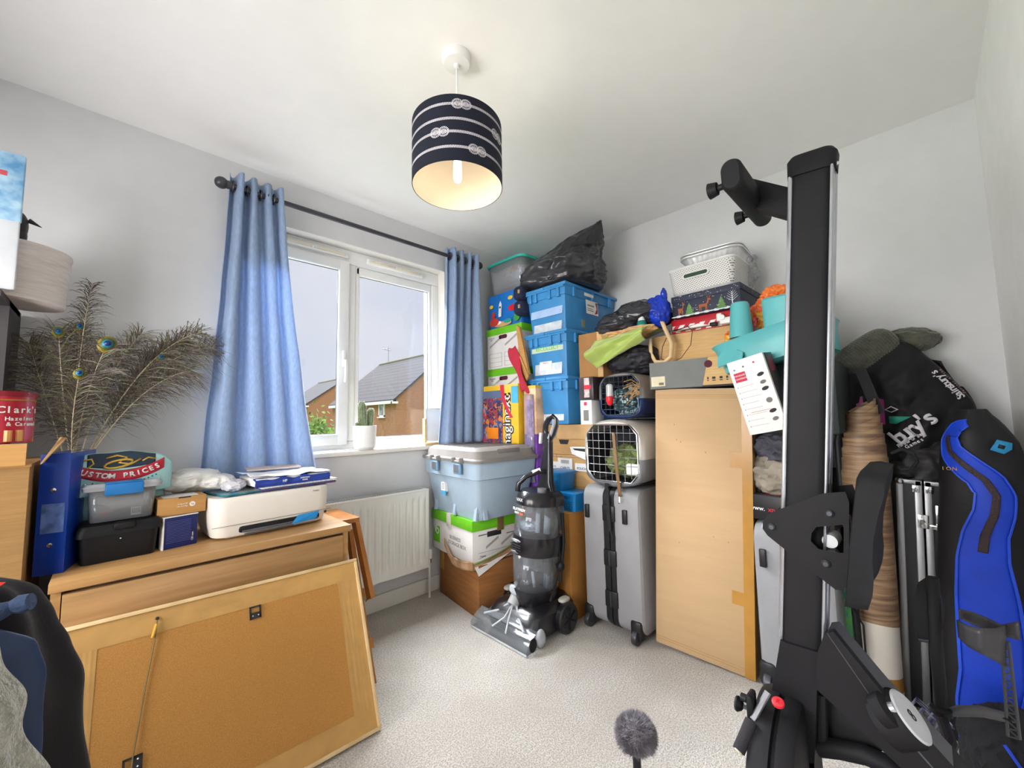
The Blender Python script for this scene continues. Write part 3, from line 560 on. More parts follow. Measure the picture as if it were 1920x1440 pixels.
for i, ch in enumerate('CUSTOM PRICES'):
    if ch == ' ': continue
    x = -.098 + i * .0165; uu_ = (x + .115) / .235; zc = -.028 + .034 * (2 * uu_ - 1) ** 2 + .018; sl = math.degrees(math.atan((4 * .034 * (2 * uu_ - 1)) / .235))
    p = bagsurf(x, zc, .004); m.text(ch, .023, FY(p[0], p[1], p[2], sl), .01)
m.m(mat('dark_dots', '25616b', .6))
for i in range(16): x = -.06 + i * .0105; uu_ = (x + .115) / .235; p = bagsurf(x, -.038 + .034 * (2 * uu_ - 1) ** 2, .001); m.lathe([(.002, 0), (.002, .0008)], 6, TR(p[0], p[1], p[2], rx=90))
m.open = True; m.build('bag_body', T, solid=.0015, sharp=0)
MB(BMx).m(tb).blob((.0, .0, -.1), (.13, .07, .1), .12, 2.5, 5, sub=4).build('bag_folds', T)
o = MB().m(mat('thin_white_bag', 'dedcd8', .35, var=.06, bump=.2, bs=12)).blob((-2.275, -.27, .885), (.1, .09, .045), .22, 1.5, 11, sub=5).blob((-2.2, -.33, .875), (.06, .06, .03), .2, 1.5, 4, sub=4).build('plastic_bag', None, loc=(-2.27, -.27, .84)); tag(o, 'crumpled white carrier bag behind the brown carton and left of the printer', 'bag')
# cardboard box with open flap at far left, tin on it
T = thing('cardboard_box', 'open brown cardboard box under the red tin at the far left', 'box', (-2.8, -.35, 0))
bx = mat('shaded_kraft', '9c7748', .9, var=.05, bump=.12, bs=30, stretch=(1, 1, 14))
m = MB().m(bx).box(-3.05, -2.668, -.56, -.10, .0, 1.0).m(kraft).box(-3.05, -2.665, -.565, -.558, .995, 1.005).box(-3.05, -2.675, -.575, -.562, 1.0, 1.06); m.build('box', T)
MB().m(kraft2).px([(-2.65, -.56, 1.0), (-2.61, -.45, 1.07), (-2.63, -.3, 1.07), (-2.65, -.3, 1.0)], .003).build('flap', T)
T = thing('biscuit_tin', 'red round biscuit tin with white lettering on the open cardboard box', 'tin', (-2.76, -.47, 1.06))
tx, ty, tr_, tz = -2.752, -.46, .078, 1.062
red = mat('red_tin_print', 'b3142d', .25, var=.05, coat=.5)
m = MB().m(red).lathe([(tr_, 0), (tr_, .13)], 40, TR(tx, ty, tz), cap=True).m(mat('gold_rim', 'b98a3c', .3, .7)).lathe([(tr_ + .001, 0), (tr_ + .002, .002), (tr_ + .001, .004)], 40, TR(tx, ty, tz + .118)); 
m.m(mat('biscuit_print', 'c98f52', .5))
for a in (-62, -45): m.tube([(tx + (tr_ + .0) * cos(radians(a)), ty + tr_ * sin(radians(a)), tz + .004), (tx + tr_ * cos(radians(a)), ty + tr_ * sin(radians(a)), tz + .035)], .008, 8)
m.m(white)
def wrap(txt, a0, z, sz, st, al):
    for i, ch in enumerate(txt):
        if ch == ' ': continue
        a = radians(a0 + i * st); p = (tx + (tr_ + .0005) * cos(a), ty + (tr_ + .0005) * sin(a), z)
        m.text(ch, sz, Matrix.Translation(p) @ Matrix.Rotation(a + pi / 2, 4, 'Z') @ Matrix.Rotation(pi / 2, 4, 'X'), .015)
wrap('Clark\'s', -74, tz + .092, .026, 11, 0); wrap('Hazelnut', -64, tz + .067, .015, 6.5, 0); wrap('& Caramel', -62, tz + .052, .015, 6.5, 0)
for k in range(9): wrap('------', -112, tz + .1 - k * .008, .008, 4, 0)
m.build('tin_body', T); MB().m(mat('tin_lid_red', '8d1026', .3)).lathe([(tr_ + .002, tz + .13), (tr_ + .002, tz + .143), (tr_ - .01, tz + .146)], 40, TR(tx, ty, 0)).build('lid', T)
# dark tall unit with things on top
T = thing('bookcase', 'dark brown upright bookcase edge at the far left wall', 'bookcase', (-2.95, -.2, 0))
dkw = mat('dark_wood', '3f3a3d', .6, var=.1, vs=6)
m = MB().m(dkw).box(-3.3, -2.765, -.045, -.02, 0, 1.52).box(-2.785, -2.765, -.25, -.045, 1.0, 1.52).box(-3.3, -2.765, -.40, -.045, 1.5, 1.52).box(-3.3, -3.28, -.25, -.045, 0, 1.5)
m.build('carcass', T)
for z in (.5, 1.25): MB().m(dkw).box(-3.28, -2.785, -.07, -.045, z, z + .02).build('shelf', T)
T = thing('drum_lampshade', 'cream pleated drum lampshade lying on top of the dark bookcase', 'lampshade', (-2.79, -.22, 1.52))
m = MB().m(mat('cream_pleated_fabric', 'd9cfc9', .8, var=.04, bump=.3, bs=25, stretch=(1, 1, 9)))
pr = [(.03, 1.528), (.105, 1.522), (.118, 1.525), (.12, 1.54)] + [(.118 + .0015 * sin(k * 1.7), 1.545 + k * .0105) for k in range(15)] + [(.12, 1.705), (.118, 1.715), (.1, 1.72), (.03, 1.715)]
m.lathe([(r_q, z_q - 1.52) for r_q, z_q in pr], 40, TR(-2.765, -.19, 1.52, 0, 0, 3)).build('shade', T)
T = thing('plastic_packet', 'blue and white glossy packet standing tallest at the far left edge', 'packet', (-2.86, -.3, 1.53))
m = MB().m(mat('white_glossy_packet', 'dfe2e8', .25, var=.03)).box(-2.95, -2.742, -.385, -.37, 1.525, 1.76, .006).m(mat('blue_packet_print', '5d9bd0', .3, var=.3, vs=22, col2='b9dcf0')).box(-2.95, -2.740, -.387, -.369, 1.74, 1.96, .006).m(mat('red_dot_print', 'c8505a', .4)).box(-2.79, -2.775, -.3885, -.387, 1.88, 1.895); m.build('front', T)
m = MB().m(mat('white_glossy_packet', '', 0)).blob((-2.84, -.34, 1.62), (.085, .03, .09), .15, 2, 3, sub=4, M=None); m.build('bulge', T)
T = thing('black_bird_ornament', 'small black bird ornament peeping from behind the blue packet', 'ornament', (-2.78, -.26, 1.72))
MB().m(mat('black_gloss', '17161a', .4)).blob((-2.766, -.2, 1.79), (.022, .03, .05), 0, sub=3).blob((-2.775, -.2, 1.755), (.03, .03, .06), .05, sub=3).build('body', T); MB().m(mat('black_gloss', '', 0)).tube([(-2.745, -.2, 1.815), (-2.715, -.2, 1.8)], [.009, .001], 8).build('beak', T)
# peacock feathers in a vase
T = thing('vase', 'dark vase holding the peacock feathers behind the red tin', 'vase', (-2.62, -.16, CT))
MB().m(mat('dark_glaze', '3b2a26', .35)).lathe([(.04, CT), (.055, CT + .03), (.055, CT + .12), (.035, CT + .2), (.035, CT + .26), (.04, CT + .27)], M=TR(-2.60, -.13, 0)).build('body', T)
stemm = mat('feather_shaft', 'c9b99c', .6); brb = mat('feather_barb', '5d5046', .6, col2='40362e', vs=20); brb2 = mat('feather_olive', '6a6a48', .45)
eyes = [mat('eye_gold', '8a7a2c', .4), mat('eye_bronze', '5b5a24', .4), mat('eye_teal', '1f7f94', .35), mat('eye_navy', '1b2a6b', .35)]
def feather(tip, ctrl, label, eye=True, seed=0, dens=150, ln=.085):
    rnd = random.Random(seed); B = Vector((-2.60, -.13, CT + .22)); Cc = Vector(ctrl); E = Vector(tip)
    P = lambda t: B * (1 - t) ** 2 + Cc * 2 * t * (1 - t) + E * t * t
    T = thing('peacock_feather', label, 'feather', tuple(B), 0, 'peacock feathers in the vase')
    MB().m(stemm).tube([P(k / 14) for k in range(15)], [.003 - .0021 * k / 14 for k in range(15)], 6).build('shaft', T)
    m = MB(); side = Vector((0, -1, 0))
    for i in range(dens):
        t = .3 + .7 * (i / dens) ** .8; p = P(t); tg = (P(min(1, t + .01)) - P(t - .01)).normalized(); w = tg.cross(side).normalized()
        for s in (-1, 1):
            m.m(brb2 if rnd.random() < .22 else brb)
            l = ln * (.55 + .6 * sin(pi * min(1, (t - .25) * 1.2))) * rnd.uniform(.6, 1.5); d = (w * s * rnd.uniform(.25, 1) + tg * rnd.uniform(.3, 1.2) + Vector((0, rnd.uniform(-.5, .5), rnd.uniform(-.35, .25)))).normalized()
            if p.x + d.x * l > -1.8: continue
            q = [p, p + d * l * .4, p + d * l * .75 + Vector((0, 0, -l * .14)), p + d * l + Vector((rnd.uniform(-.2, .2) * l, 0, -l * rnd.uniform(.2, .6)))]; wd = .0009
            for a in q:
                if a.y > -.03: a.y = -.03
            e = Vector((0, 0, wd)) if abs(d.z) < .7 else Vector((wd, 0, 0)); V = [(m.v(a - e), m.v(a + e)) for a in q[:-1]]; tp_ = m.v(q[-1])
            for a, b_ in zip(V, V[1:]): m.face([a[0], b_[0], b_[1], a[1]])
            m.face([V[-1][0], tp_, V[-1][1]])
    m.open = True; m.build('barbs', T, sharp=0)
    if eye:
        tg = (E - Cc).normalized(); ang = math.atan2(tg.z, tg.x); m = MB()
        for k, (a, b_, o_) in enumerate(((.032, .027, 0), (.024, .020, .002), (.016, .0155, .003), (.010, .010, .004)) if seed == 2 else ((.02, .016, 0), (.015, .012, .002), (.011, .009, .003), (.007, .006, .004))):
            m.m(eyes[k]); m.face([m.v(p, Matrix.Translation(E + Vector((0, -.004 * (k + 1), 0)) ) @ Matrix.Rotation(-ang, 4, 'Y')) for p in [(x + o_, 0, y) for x, y, _ in ell(a, b_, 0, 22)]])
        m.open = True; m.build('eye', T, solid=.0008, sharp=0)
FE = [((-2.585, -.16, 1.64), (-2.62, -.16, 1.3), 'peacock feather standing tallest with its stripped dark tip', 0, .05), ((-2.535, -.20, 1.405), (-2.6, -.2, 1.2), 'peacock feather with the large blue and gold eye facing the room', 1, .08),
      ((-2.66, -.17, 1.44), (-2.64, -.17, 1.2), 'peacock feather with a green eye above the red tin', 1, .09), ((-2.61, -.15, 1.47), (-2.61, -.15, 1.2), 'peacock feather with a brownish eye just below the tallest tip', 1, .08),
      ((-2.6, -.22, 1.29), (-2.62, -.2, 1.1), 'peacock feather with the lowest dark blue eye near the tin', 1, .07), ((-2.38, -.14, 1.38), (-2.5, -.14, 1.25), 'peacock feather leaning right with a small blue eye in the middle of the fan', 1, .09),
      ((-2.20, -.13, 1.44), (-2.42, -.14, 1.42), 'peacock feather arching farthest right towards the blue curtain', 0, .09), ((-2.25, -.15, 1.50), (-2.45, -.15, 1.42), 'peacock feather arching right at the top of the fan', 0, .08),
      ((-2.30, -.12, 1.46), (-2.47, -.12, 1.36), 'peacock feather curving right with a bare pale shaft', 1, .085), ((-2.28, -.16, 1.33), (-2.46, -.16, 1.28), 'peacock feather drooping right below the others', 0, .08),
      ((-2.73, -.14, 1.40), (-2.68, -.14, 1.2), 'peacock feather leaning left over the red tin', 0, .09), ((-2.44, -.13, 1.47), (-2.55, -.13, 1.3), 'peacock feather rising centrally in the fan to the right of the tallest', 0, .07)]
for i, (e, c, l, ey, ln) in enumerate(FE): feather(e, c, l, ey, i + 1, 130, ln * 1.15)
# clothes hanging at the left, near the camera
def hung(name, label, cat, mt, secs, mx=None, amp=.012, fr=14, seed=0, n=48, extra=None):
    "secs: (z, cx, cy, rx, ry) from floor up"
    zs = [s[0] for s in secs]; rings = []
    def ip(z):
        for a, b_ in zip(secs, secs[1:]):
            if z <= b_[0]: t = (z - a[0]) / (b_[0] - a[0]); t = t * t * (3 - 2 * t); return [a[k] + (b_[k] - a[k]) * t for k in range(1, 5)]
        return list(secs[-1][1:])
    K = 46
    for j in range(K + 1):
        z = zs[0] + (zs[-1] - zs[0]) * j / K; cx, cy, rx, ry = ip(z); top = min(1, (K - j) / 5) ** .5 if j > K - 5 else 1
        r = []
        for i in range(n):
            a = 2 * pi * i / n; f = 1 + (amp / .1) * (.6 * sin(a * 7 + seed + 1.2 * sin(z * 6)) + .8 * noise.noise((cos(a) * 2, sin(a) * 2, z * 5 + seed)))
            r.append((cx + rx * max(.05, top) * f * cos(a), cy + ry * max(.05, top) * f * sin(a), z + .02 * noise.noise((a, z * 4, seed))))
        rings.append(r)
    T = thing(name, label, cat, (secs[0][1], secs[0][2], 0)); MB().m(mt).loft(rings).build('body', T, sub=1, sharp=0); return T
dk = mat('black_coat_cloth', '161317', .9, var=.06, bump=.1, bs=200, sheen=.1); nv = mat('navy_quilted_nylon', '1c3256', .5, var=.08, bump=.4, bs=12); fl = mat('grey_green_fleece', '9b9a8c', 1, var=.14, vs=60, bump=1, bs=160, sheen=.6)
T = hung('coat', 'black coat hanging at the far left in front of the chest of drawers', 'coat', dk, [(0, -2.8, -1.0, .27, .09), (.35, -2.8, -1.0, .275, .09), (.55, -2.8, -1.0, .262, .09), (.64, -2.8, -1.0, .24, .09), (.70, -2.8, -1.0, .222, .09), (.79, -2.81, -1.0, .2, .085), (.83, -2.82, -1.0, .18, .08), (.87, -2.84, -1.0, .16, .07)], seed=1, amp=.009)
MB().m(mat('red_hanger_loop', 'd42a1e', .4)).tube([(-2.78, -1.09, .815), (-2.68, -1.10, .82), (-2.645, -1.10, .815), (-2.67, -1.10, .80), (-2.78, -1.10, .79)], .008, 10).build('red_collar_loop', T)
T = hung('padded_jacket', 'navy padded jacket between the grey fleece and the black coat', 'jacket', nv, [(0, -2.74, -1.135, .14, .045), (.35, -2.74, -1.135, .14, .045), (.50, -2.74, -1.135, .155, .045), (.64, -2.74, -1.135, .15, .045), (.71, -2.74, -1.135, .132, .045), (.74, -2.74, -1.135, .12, .045), (.80, -2.75, -1.135, .09, .04)], seed=3, amp=.02)
m = MB().m(mat('blue_knit', '3a4a68', .95, bump=.8, bs=50)); m.tube([(-2.73 + .125 * k / 10, -1.10 + .006 * sin(k), .745 + .03 * k / 10) for k in range(11)], [.015 + .003 * sin(k * 2.2) for k in range(11)], 12); m.build('knitted_cuff', T)
T = hung('fleece_jacket', 'pale grey green fleece nearest the camera at the left', 'jacket', fl, [(0, -2.74, -1.26, .21, .06), (.35, -2.74, -1.26, .205, .06), (.51, -2.74, -1.26, .18, .06), (.61, -2.74, -1.26, .145, .055), (.65, -2.74, -1.26, .152, .055), (.73, -2.75, -1.26, .13, .055), (.86, -2.77, -1.26, .12, .05)], seed=6, amp=.008)
# ================================================================== middle stack under and beside the window corner
brown = mat('brown_cardboard', '9a6536', .85, var=.07, vs=6, bump=.06, bs=30, stretch=(1, 1, 10))
lime = mat('lime_green_lid', '6bbf1e', .5, var=.03); wcard = mat('white_cardboard', 'e3dfdc', .75, var=.02)
SM = TR(-1.03, -.50, 0, -8)   # corner nearest the camera; local +y to the window, +x away
T = thing('cardboard_box', 'brown cardboard box on the floor under the green lidded carton', 'box', (-.8, -.25, 0))
m = MB(SM).m(brown).box(.012, .47, -.02, .455, 0, .285, .003).m(tape).box(.0105, .013, .40, .44, .15, .285).m(mat('box_seam', '6d4522', .9)).box(.0105, .0125, -.02, .455, .0, .002); m.build('box', T)
T = thing('storage_carton', 'white cardboard storage carton with a lime green lid under the grey lidded trunk', 'storage box', (-.8, -.25, .285))
SM2 = TR(-1.045, -.50, 0, -6)
m = MB(SM2).m(wcard).box(.0, .39, 0, .47, .287, .50, .002)
m.m(inkd).box(.10, .20, -.0015, .0, .425, .455, .006)
m.m(lime).prism([(-.10, -.055), (-.02, -.055), (-.02, .045), (-.055, .045), (-.055, .01), (-.08, -.0), (-.10, .04)], .001, FX(-.0002, .385 - .03, .385)).m(white).lathe([(.02, 0), (.02, .0006)], 16, TR(-.001, .405, .40, 0, 0, -90)).m(lime).lathe([(.011, 0), (.011, .0009)], 16, TR(-.0014, .405, .40, 0, 0, -90))
m.m(inkg).text('BUSINESS', .03, FX(-.0005, .19, .395)).text('STORAGE BOX', .03, FX(-.0005, .17, .363))
for k in range(3): m.m(inkg).box(.04 + k * .1, .1 + k * .1, -.001, .0, .44 - k * .01, .446 - k * .01)
m.m(mat('grey_print_bar', 'a9a5a2', .8)).prism([(0, 0), (.09, .045), (.09, .06), (0, .015)], .001, FY(.09, .0005, .36)).prism([(0, 0), (.09, .045), (.09, .06), (0, .015)], .001, FY(.2, .0005, .36)).m(inkd).text('Name', .016, FY(.07, -.0005, .325)).m(inkg).box(.04, .38, -.001, 0, .315, .3165).box(.04, .38, -.001, 0, .345, .3465)
m.build('carton', T)
m = MB(SM2).m(lime).box(-.006, .396, -.006, .476, .47, .53, .003).m(mat('clear_tape', 'd8cfc4', .25)).box(-.0075, .397, .23, .28, .455, .532, .001).m(mat('olive_tape', '7c6a44', .3)).box(.17, .215, -.0075, .1, .45, .532, .001); m.build('lid', T)
m = MB(SM2).m(mat('peeling_tape', 'c39b7c', .3, var=.3, vs=12, col2='8d6a45')); m.grid(lambda u, v: ((-.012 - .012 * sin(pi * u) if True else 0), .30 - .32 * u, .295 + .09 * max(0, .35 - u) * 2 - .02 * sin(3 * u) + (v - .5) * .05 + .006 * noise.noise((u * 9, v * 5, 0))), 40, 6).grid(lambda u, v: (-.012 + .36 * u, -.012 - .008 * sin(pi * u), .285 + .07 * u ** 1.5 + (v - .5) * .04), 30, 6).m(mat('green_tape', '7f9450', .5)).grid(lambda u, v: (-.0 + .34 * u, -.016 - .008 * sin(pi * u), .30 + .08 * u ** 1.4 + (v - .5) * .012), 30, 2)
m.open = True; m.build('peeling_tape', T, solid=.0008, sharp=0)
MB(SM2).m(wcard).px([(-.004, -.004, .31), (.33, -.006, .345), (.2, -.025, .30), (.02, -.03, .235)], .0, .002, .0).build('torn_flap', T)
# trunk
T = thing('storage_box', 'pale blue plastic trunk with a grey latched lid on the green lidded carton', 'storage box', (-.8, -.3, .53))
G = TR(-1.095, -.585, 0, -4); pb = mat('pale_blue_plastic', 'a8bccd', .4, var=.02); gl_ = mat('warm_grey_plastic', '8b8682', .45, var=.03)
cx, cy = .24, .29
m = MB(G).m(pb); m.loft([rrect(.36, .47, .03, .532, 3, cx, cy), rrect(.375, .49, .03, .56, 3, cx, cy), rrect(.43, .555, .03, .76, 3, cx, cy), rrect(.45, .58, .03, .765, 3, cx, cy), rrect(.465, .595, .03, .86, 3, cx, cy)])
for y in (.06, .275, .49): m.prism([(-.012, .0), (.012, .0), (.014, .24), (-.014, .24)], .012, FX(cx - .19, y, .535) @ Matrix.Rotation(radians(-8.5), 4, 'X'))
for x in (.1, .38): m.prism([(-.012, .0), (.012, .0), (.014, .235), (-.014, .235)], .012, FY(x, cy - .248, .535) @ Matrix.Rotation(radians(-10), 4, 'X'))
m.m(paper).box(cx - .2225, cx - .2, .335, .38, .665, .72).m(mat('blue_label', '4fa3cf', .4)).box(cx - .2235, cx - .22, .327, .38, .645, .672); m.m(inkg)
for k in range(4): m.box(cx - .2232, cx - .2226, .342, .372, .683 + k * .009, .686 + k * .009)
m.build('body', T)
m = MB(G).m(gl_); m.loft([rrect(.485, .62, .035, .856, 3, cx, cy), rrect(.49, .625, .035, .872, 3, cx, cy), rrect(.455, .59, .04, .88, 3, cx, cy), rrect(.44, .57, .05, .92, 3, cx, cy), rrect(.40, .52, .05, .937, 3, cx, cy), rrect(.36, .47, .05, .939, 3, cx, cy)])
m.m(mat('dark_groove', '55524f', .6))
for k in range(8): m.box(.065, .43, .075 + k * .056, .096 + k * .056, .9385, .9405)
m.m(mat('handle_recess', '7a7571', .5)).box(.16, .34, .0, .03, .892, .93, .012); m.build('lid', T)
ltm = mat('latch_blue', '7ea3c4', .4)
for y in (.40, .15):
    m = MB(G).m(ltm).box(-.022, -.004, y - .035, y + .035, .79, .852, .008).m(inkg)
    for k in range(6): m.box(-.024, -.02, y - .026 + k * .009, y - .022 + k * .009, .80, .845)
    m.m(gl_).tube([(-.012, y - .05, .862), (-.012, y + .05, .862)], .008).box(-.03, .0, y - .046, y - .032, .855, .885, .006).box(-.03, .0, y + .032, y + .046, .855, .885, .006); m.build('latch', T)

# boxes in the corner column
def archive(name, label, z0, z1, xf=-.55, y0=-.44, y1=-.085, dep=.38, lidm=lime, lidh=.05):
    T = thing(name, label, 'storage box', (xf + dep / 2, (y0 + y1) / 2, z0))
    m = MB().m(wcard).box(xf, xf + dep, y0, y1, z0, z1 - .01, .002).m(mat('hole_plum', '55202c', .8)); yc = (y0 + y1) / 2
    m.prism([(p[0], p[1]) for p in rrect(.085, .028, .013)], .001, FX(xf - .0005, yc + .01, z1 - lidh - .02)); m.m(mat('grey_print_bar', '', 0))
    for s in (.09, -.07): m.prism([(-.06, -.02), (.06, .04), (.06, .055), (-.06, -.005)], .001, FX(xf - .0005, yc + s, z1 - .12))
    m.m(inkg)
    for s in (.09, -.07):
        for k in range(4): m.box(xf - .001, xf, yc + s - .065, yc + s + .065, z0 + .015 + k * .032, z0 + .0165 + k * .032)
        m.box(xf - .001, xf, yc + s - .066, yc + s - .064, z0 + .015, z0 + .113).box(xf - .001, xf, yc + s + .064, yc + s + .066, z0 + .015, z0 + .113)
    m.text('STORAGE', .014, FX(xf - .001, y1 - .05, z1 - .07)).text('BOX', .012, FX(xf - .001, y1 - .05, z1 - .083)); m.build('carton', T)
    MB().m(lidm).box(xf - .006, xf + dep + .004, y0 - .006, y1 + .006, z1 - lidh, z1, .003).build('lid', T); return T
o = MB().m(brown).box(-.50, -.1, -.46, -.04, 0, .90, .003).build('cardboard_box', None, loc=(-.3, -.25, 0)); tag(o, 'plain brown box in the window corner behind the trunk holding up the toy box', 'box')
archive('storage_carton', 'white green lidded storage carton, lower one of two in the window corner', .90, 1.455)
archive('storage_carton', 'white green lidded storage carton in the window corner under the toy rocket bin', 1.457, 1.752)
# imaginext toy box in front of lower carton
T = thing('toy_box', 'boxed toy set with yellow side and colourful robot picture beside the right curtain', 'toy box', (-.6, -.25, .90))
def pict(name, cols, sc, rough=.45):
    m = bpy.data.materials.new(name); m.use_nodes = True; N = m.node_tree.nodes; L = m.node_tree.links; b = N['Principled BSDF']; b.inputs['Roughness'].default_value = rough
    tc = N.new('ShaderNodeTexCoord'); n = N.new('ShaderNodeTexVoronoi'); n.inputs['Scale'].default_value = sc; n.distance = 'CHEBYCHEV'; n2 = N.new('ShaderNodeTexNoise'); n2.inputs['Scale'].default_value = sc * .6; mxv = N.new('ShaderNodeMix'); mxv.data_type = 'VECTOR'; mxv.inputs[0].default_value = .25
    L.new(tc.outputs['Object'], mxv.inputs[4]); L.new(tc.outputs['Object'], n2.inputs['Vector']); L.new(n2.outputs['Color'], mxv.inputs[5]); L.new(mxv.outputs[1], n.inputs['Vector'])
    s = N.new('ShaderNodeSeparateXYZ'); L.new(n.outputs['Color'], s.inputs[0]); cr = N.new('ShaderNodeValToRGB'); cr.color_ramp.interpolation = 'CONSTANT'
    for i, c in enumerate(cols):
        e = cr.color_ramp.elements[i] if i < 2 else cr.color_ramp.elements.new(i / len(cols)); e.position = i / len(cols); e.color = rgb(c)
    L.new(s.outputs[0], cr.inputs[0]); L.new(cr.outputs[0], b.inputs['Base Color']); MC[name] = m; return m
yel = mat('yellow_box_side', 'e0b32a', .4, var=.03); pic = pict('robot_picture', ['3a2f58', 'a8432f', '35507c', 'd07a32', '5d3a63', '2a2a3c', '7c8aa8', 'b03a4a'], 28)
m = MB().m(yel).box(-.66, -.54, -.50, -.10, .90, 1.325, .002).m(pic).box(-.6615, -.66, -.355, -.102, .902, 1.285).m(mat('grey_blue_print', '5d6f8a', .4)).box(-.662, -.66, -.355, -.102, 1.24, 1.29)
m.m(mat('imx_red', 'c92a44', .4)).grid(lambda u, v: (-.6625, -.335 - .09 * u ** 2 - .035 * v * (1 - .2 * u) , 1.325 - .22 * u), 16, 2).m(mat('imx_orange', 'f08a1c', .4)).box(-.6622, -.66, -.31, -.2, .965, 1.04).m(mat('imx_cyan', '4aa3c4', .4)).box(-.6622, -.66, -.5, -.44, 1.2, 1.31)
m.m(mat('imx_blackoutline', '1e1c1e', .5)).text('imaginext', .105, FX(-.6606, -.395, 1.06, 90) , .06).m(white).text('imaginext', .1, FX(-.6618, -.395, 1.06, 90), .0)
m.build('box', T)
T = thing('toy_box', 'tall clear fronted toy pack with purple lower half beside the yellow toy box', 'toy box', (-.55, -.6, .62))
m = MB().m(mat('peach_card', 'e0b690', .5, var=.15, vs=12)).box(-.63, -.55, -.625, -.525, 1.0, 1.30, .002).m(mat('purple_card', '6d3ea0', .35, var=.15, vs=20)).box(-.63, -.55, -.625, -.525, .60, 1.0, .002).m(yel).box(-.632, -.548, -.627, -.523, 1.29, 1.305).m(mat('lilac_card', 'b9a0c9', .4, var=.2, vs=25)).box(-.631, -.63, -.605, -.545, .98, 1.22).m(paper).box(-.631, -.63, -.58, -.558, .78, .93); m.build('card', T)
m = MB().m(glass('blister_plastic', 'f0eef4', .08)).box(-.65, -.631, -.615, -.535, .7, 1.25, .01); m.build('blister', T)
o = MB().m(brown).box(-.62, -.51, -.63, -.52, 0, .598, .002).build('cardboard_box', None, loc=(-.45, -.6, 0)); tag(o, 'narrow brown box hidden behind the trunk below the purple toy pack', 'box')
# toy bin and clear tub
T = thing('toy_bin', 'blue picture bin with a toy rocket print under the clear tub in the window corner', 'toy box', (-.35, -.25, 1.755))
m = MB().m(mat('bright_blue_card', '1c6fc0', .35, var=.05)); m.loft([rrect(.34, .34, .03, 1.755, 3, -.365, -.255), rrect(.36, .36, .03, 2.0, 3, -.365, -.255)])
xf = -.546
for (y, z, a, b_, c) in ((-.16, 1.80, .05, .03, 'c73a2e'), (-.36, 1.875, .055, .022, 'd5252f'), (-.25, 1.775, .09, .02, 'c9a06a'), (-.2, 1.79, .035, .012, 'ffffff'), (-.13, 1.92, .02, .014, 'f2c12e'), (-.33, 1.95, .025, .014, 'f2c12e'), (-.39, 1.80, .03, .03, '3e9a3c'), (-.15, 1.85, .02, .03, 'b8342c'), (-.30, 1.79, .04, .016, '2f9a8c')):
    m.m(mat('toyprint_' + c, c, .4)).prism([(p[0], p[1]) for p in ell(a, b_, 0, 16)], .0012, FX(xf - .0, y, z) @ Matrix.Rotation(radians(-4), 4, 'X'))
m.m(white).prism([(-.014, -.06), (.014, -.06), (.014, .03), (0, .06), (-.014, .03)], .002, FX(xf, -.225, 1.89) @ Matrix.Rotation(radians(-4), 4, 'X')).m(inkd).prism([(p[0], p[1]) for p in ell(.008, .008, 0, 12)], .003, FX(xf, -.225, 1.9) @ Matrix.Rotation(radians(-4), 4, 'X')); m.build('bin', T)
T = thing('clear_tub', 'clear plastic tub with a teal lid on top of the window corner stack', 'storage box', (-.33, -.22, 2.0))
m = MB().m(glass('cloudy_tub', 'e6e8ea', .2)); m.loft([rrect(.33, .33, .05, 2.005, 4, -.33, -.24), rrect(.38, .38, .06, 2.235, 4, -.33, -.24)], cap=False); m.face([m.v(p) for p in rrect(.33, .33, .05, 2.005, 4, -.33, -.24)]); m.open = True; m.build('body', T, solid=.003)
m = MB().m(mat('teal_lid', '35b3a3', .4)); m.loft([rrect(.40, .40, .06, 2.235, 4, -.33, -.24), rrect(.405, .405, .06, 2.25, 4, -.33, -.24), rrect(.37, .37, .06, 2.262, 4, -.33, -.24)]); m.build('lid', T)
m = MB().m(pict('toy_bits', ['c8beb4', 'c9946c', '97a2b4', 'd9d9d9', 'a89888', 'b7c7d6', 'cf6f66'], 14)).blob((-.33, -.24, 2.115), (.165, .165, .11), .1, 3, 2, e=.5, sub=5); m.build('contents', T)
# navy shoes/slippers beside the toy bin
for i, (z, l) in enumerate(((1.935, 'upper navy soft case pushed between the toy bin and the top blue crate'), (1.835, 'lower navy soft case pushed between the toy bin and the top blue crate'))):
    T = thing('soft_case', l, 'case', (-.55, -.49, z - .045), 0, 'navy soft cases beside the toy bin'); MB().m(mat('navy_felt', '1b2440', .9, bump=.1, bs=200)).blob((-.57, -.475, z), (.06, .052, .052), .06, 2, i, e=.7, sub=4).build('body', T)
    MB().m(mat('tan_tab', 'b59a72', .6)).box(-.634, -.626, -.505, -.49, z - .012, z + .012).build('tab', T)
# brown envelopes and red cloth between cartons and crates
o = MB().m(kraft).px([(-.62, -.485, 1.70), (-.62, -.455, 1.72), (-.62, -.50, 1.32), (-.62, -.56, 1.38)], .02).px([(-.63, -.455, 1.52), (-.63, -.50, 1.5), (-.63, -.565, 1.37), (-.63, -.55, 1.34)], .01).build('brown_envelope', None, loc=(-.6, -.5, 1.32)); tag(o, 'crumpled brown paper bag hanging between the green lidded cartons and the blue crates', 'paper bag')
rc = mat('red_cloth', 'b01432', .7, bump=.1, bs=60)
m = MB().m(rc); m.grid(lambda u, v: (-.64 - .012 * sin(v * 8 + u * 3), -.395 - .07 * u - .13 * v + .02 * u * v, 1.545 - .28 * v + .035 * u * (1 - v) + .01 * sin(u * 6)), 16, 24); m.open = True
o = m.build('red_cloth', None, loc=(-.64, -.46, 1.3), solid=.004, sharp=0); tag(o, 'crimson cloth hanging over the corner of the green lidded cartons', 'cloth')

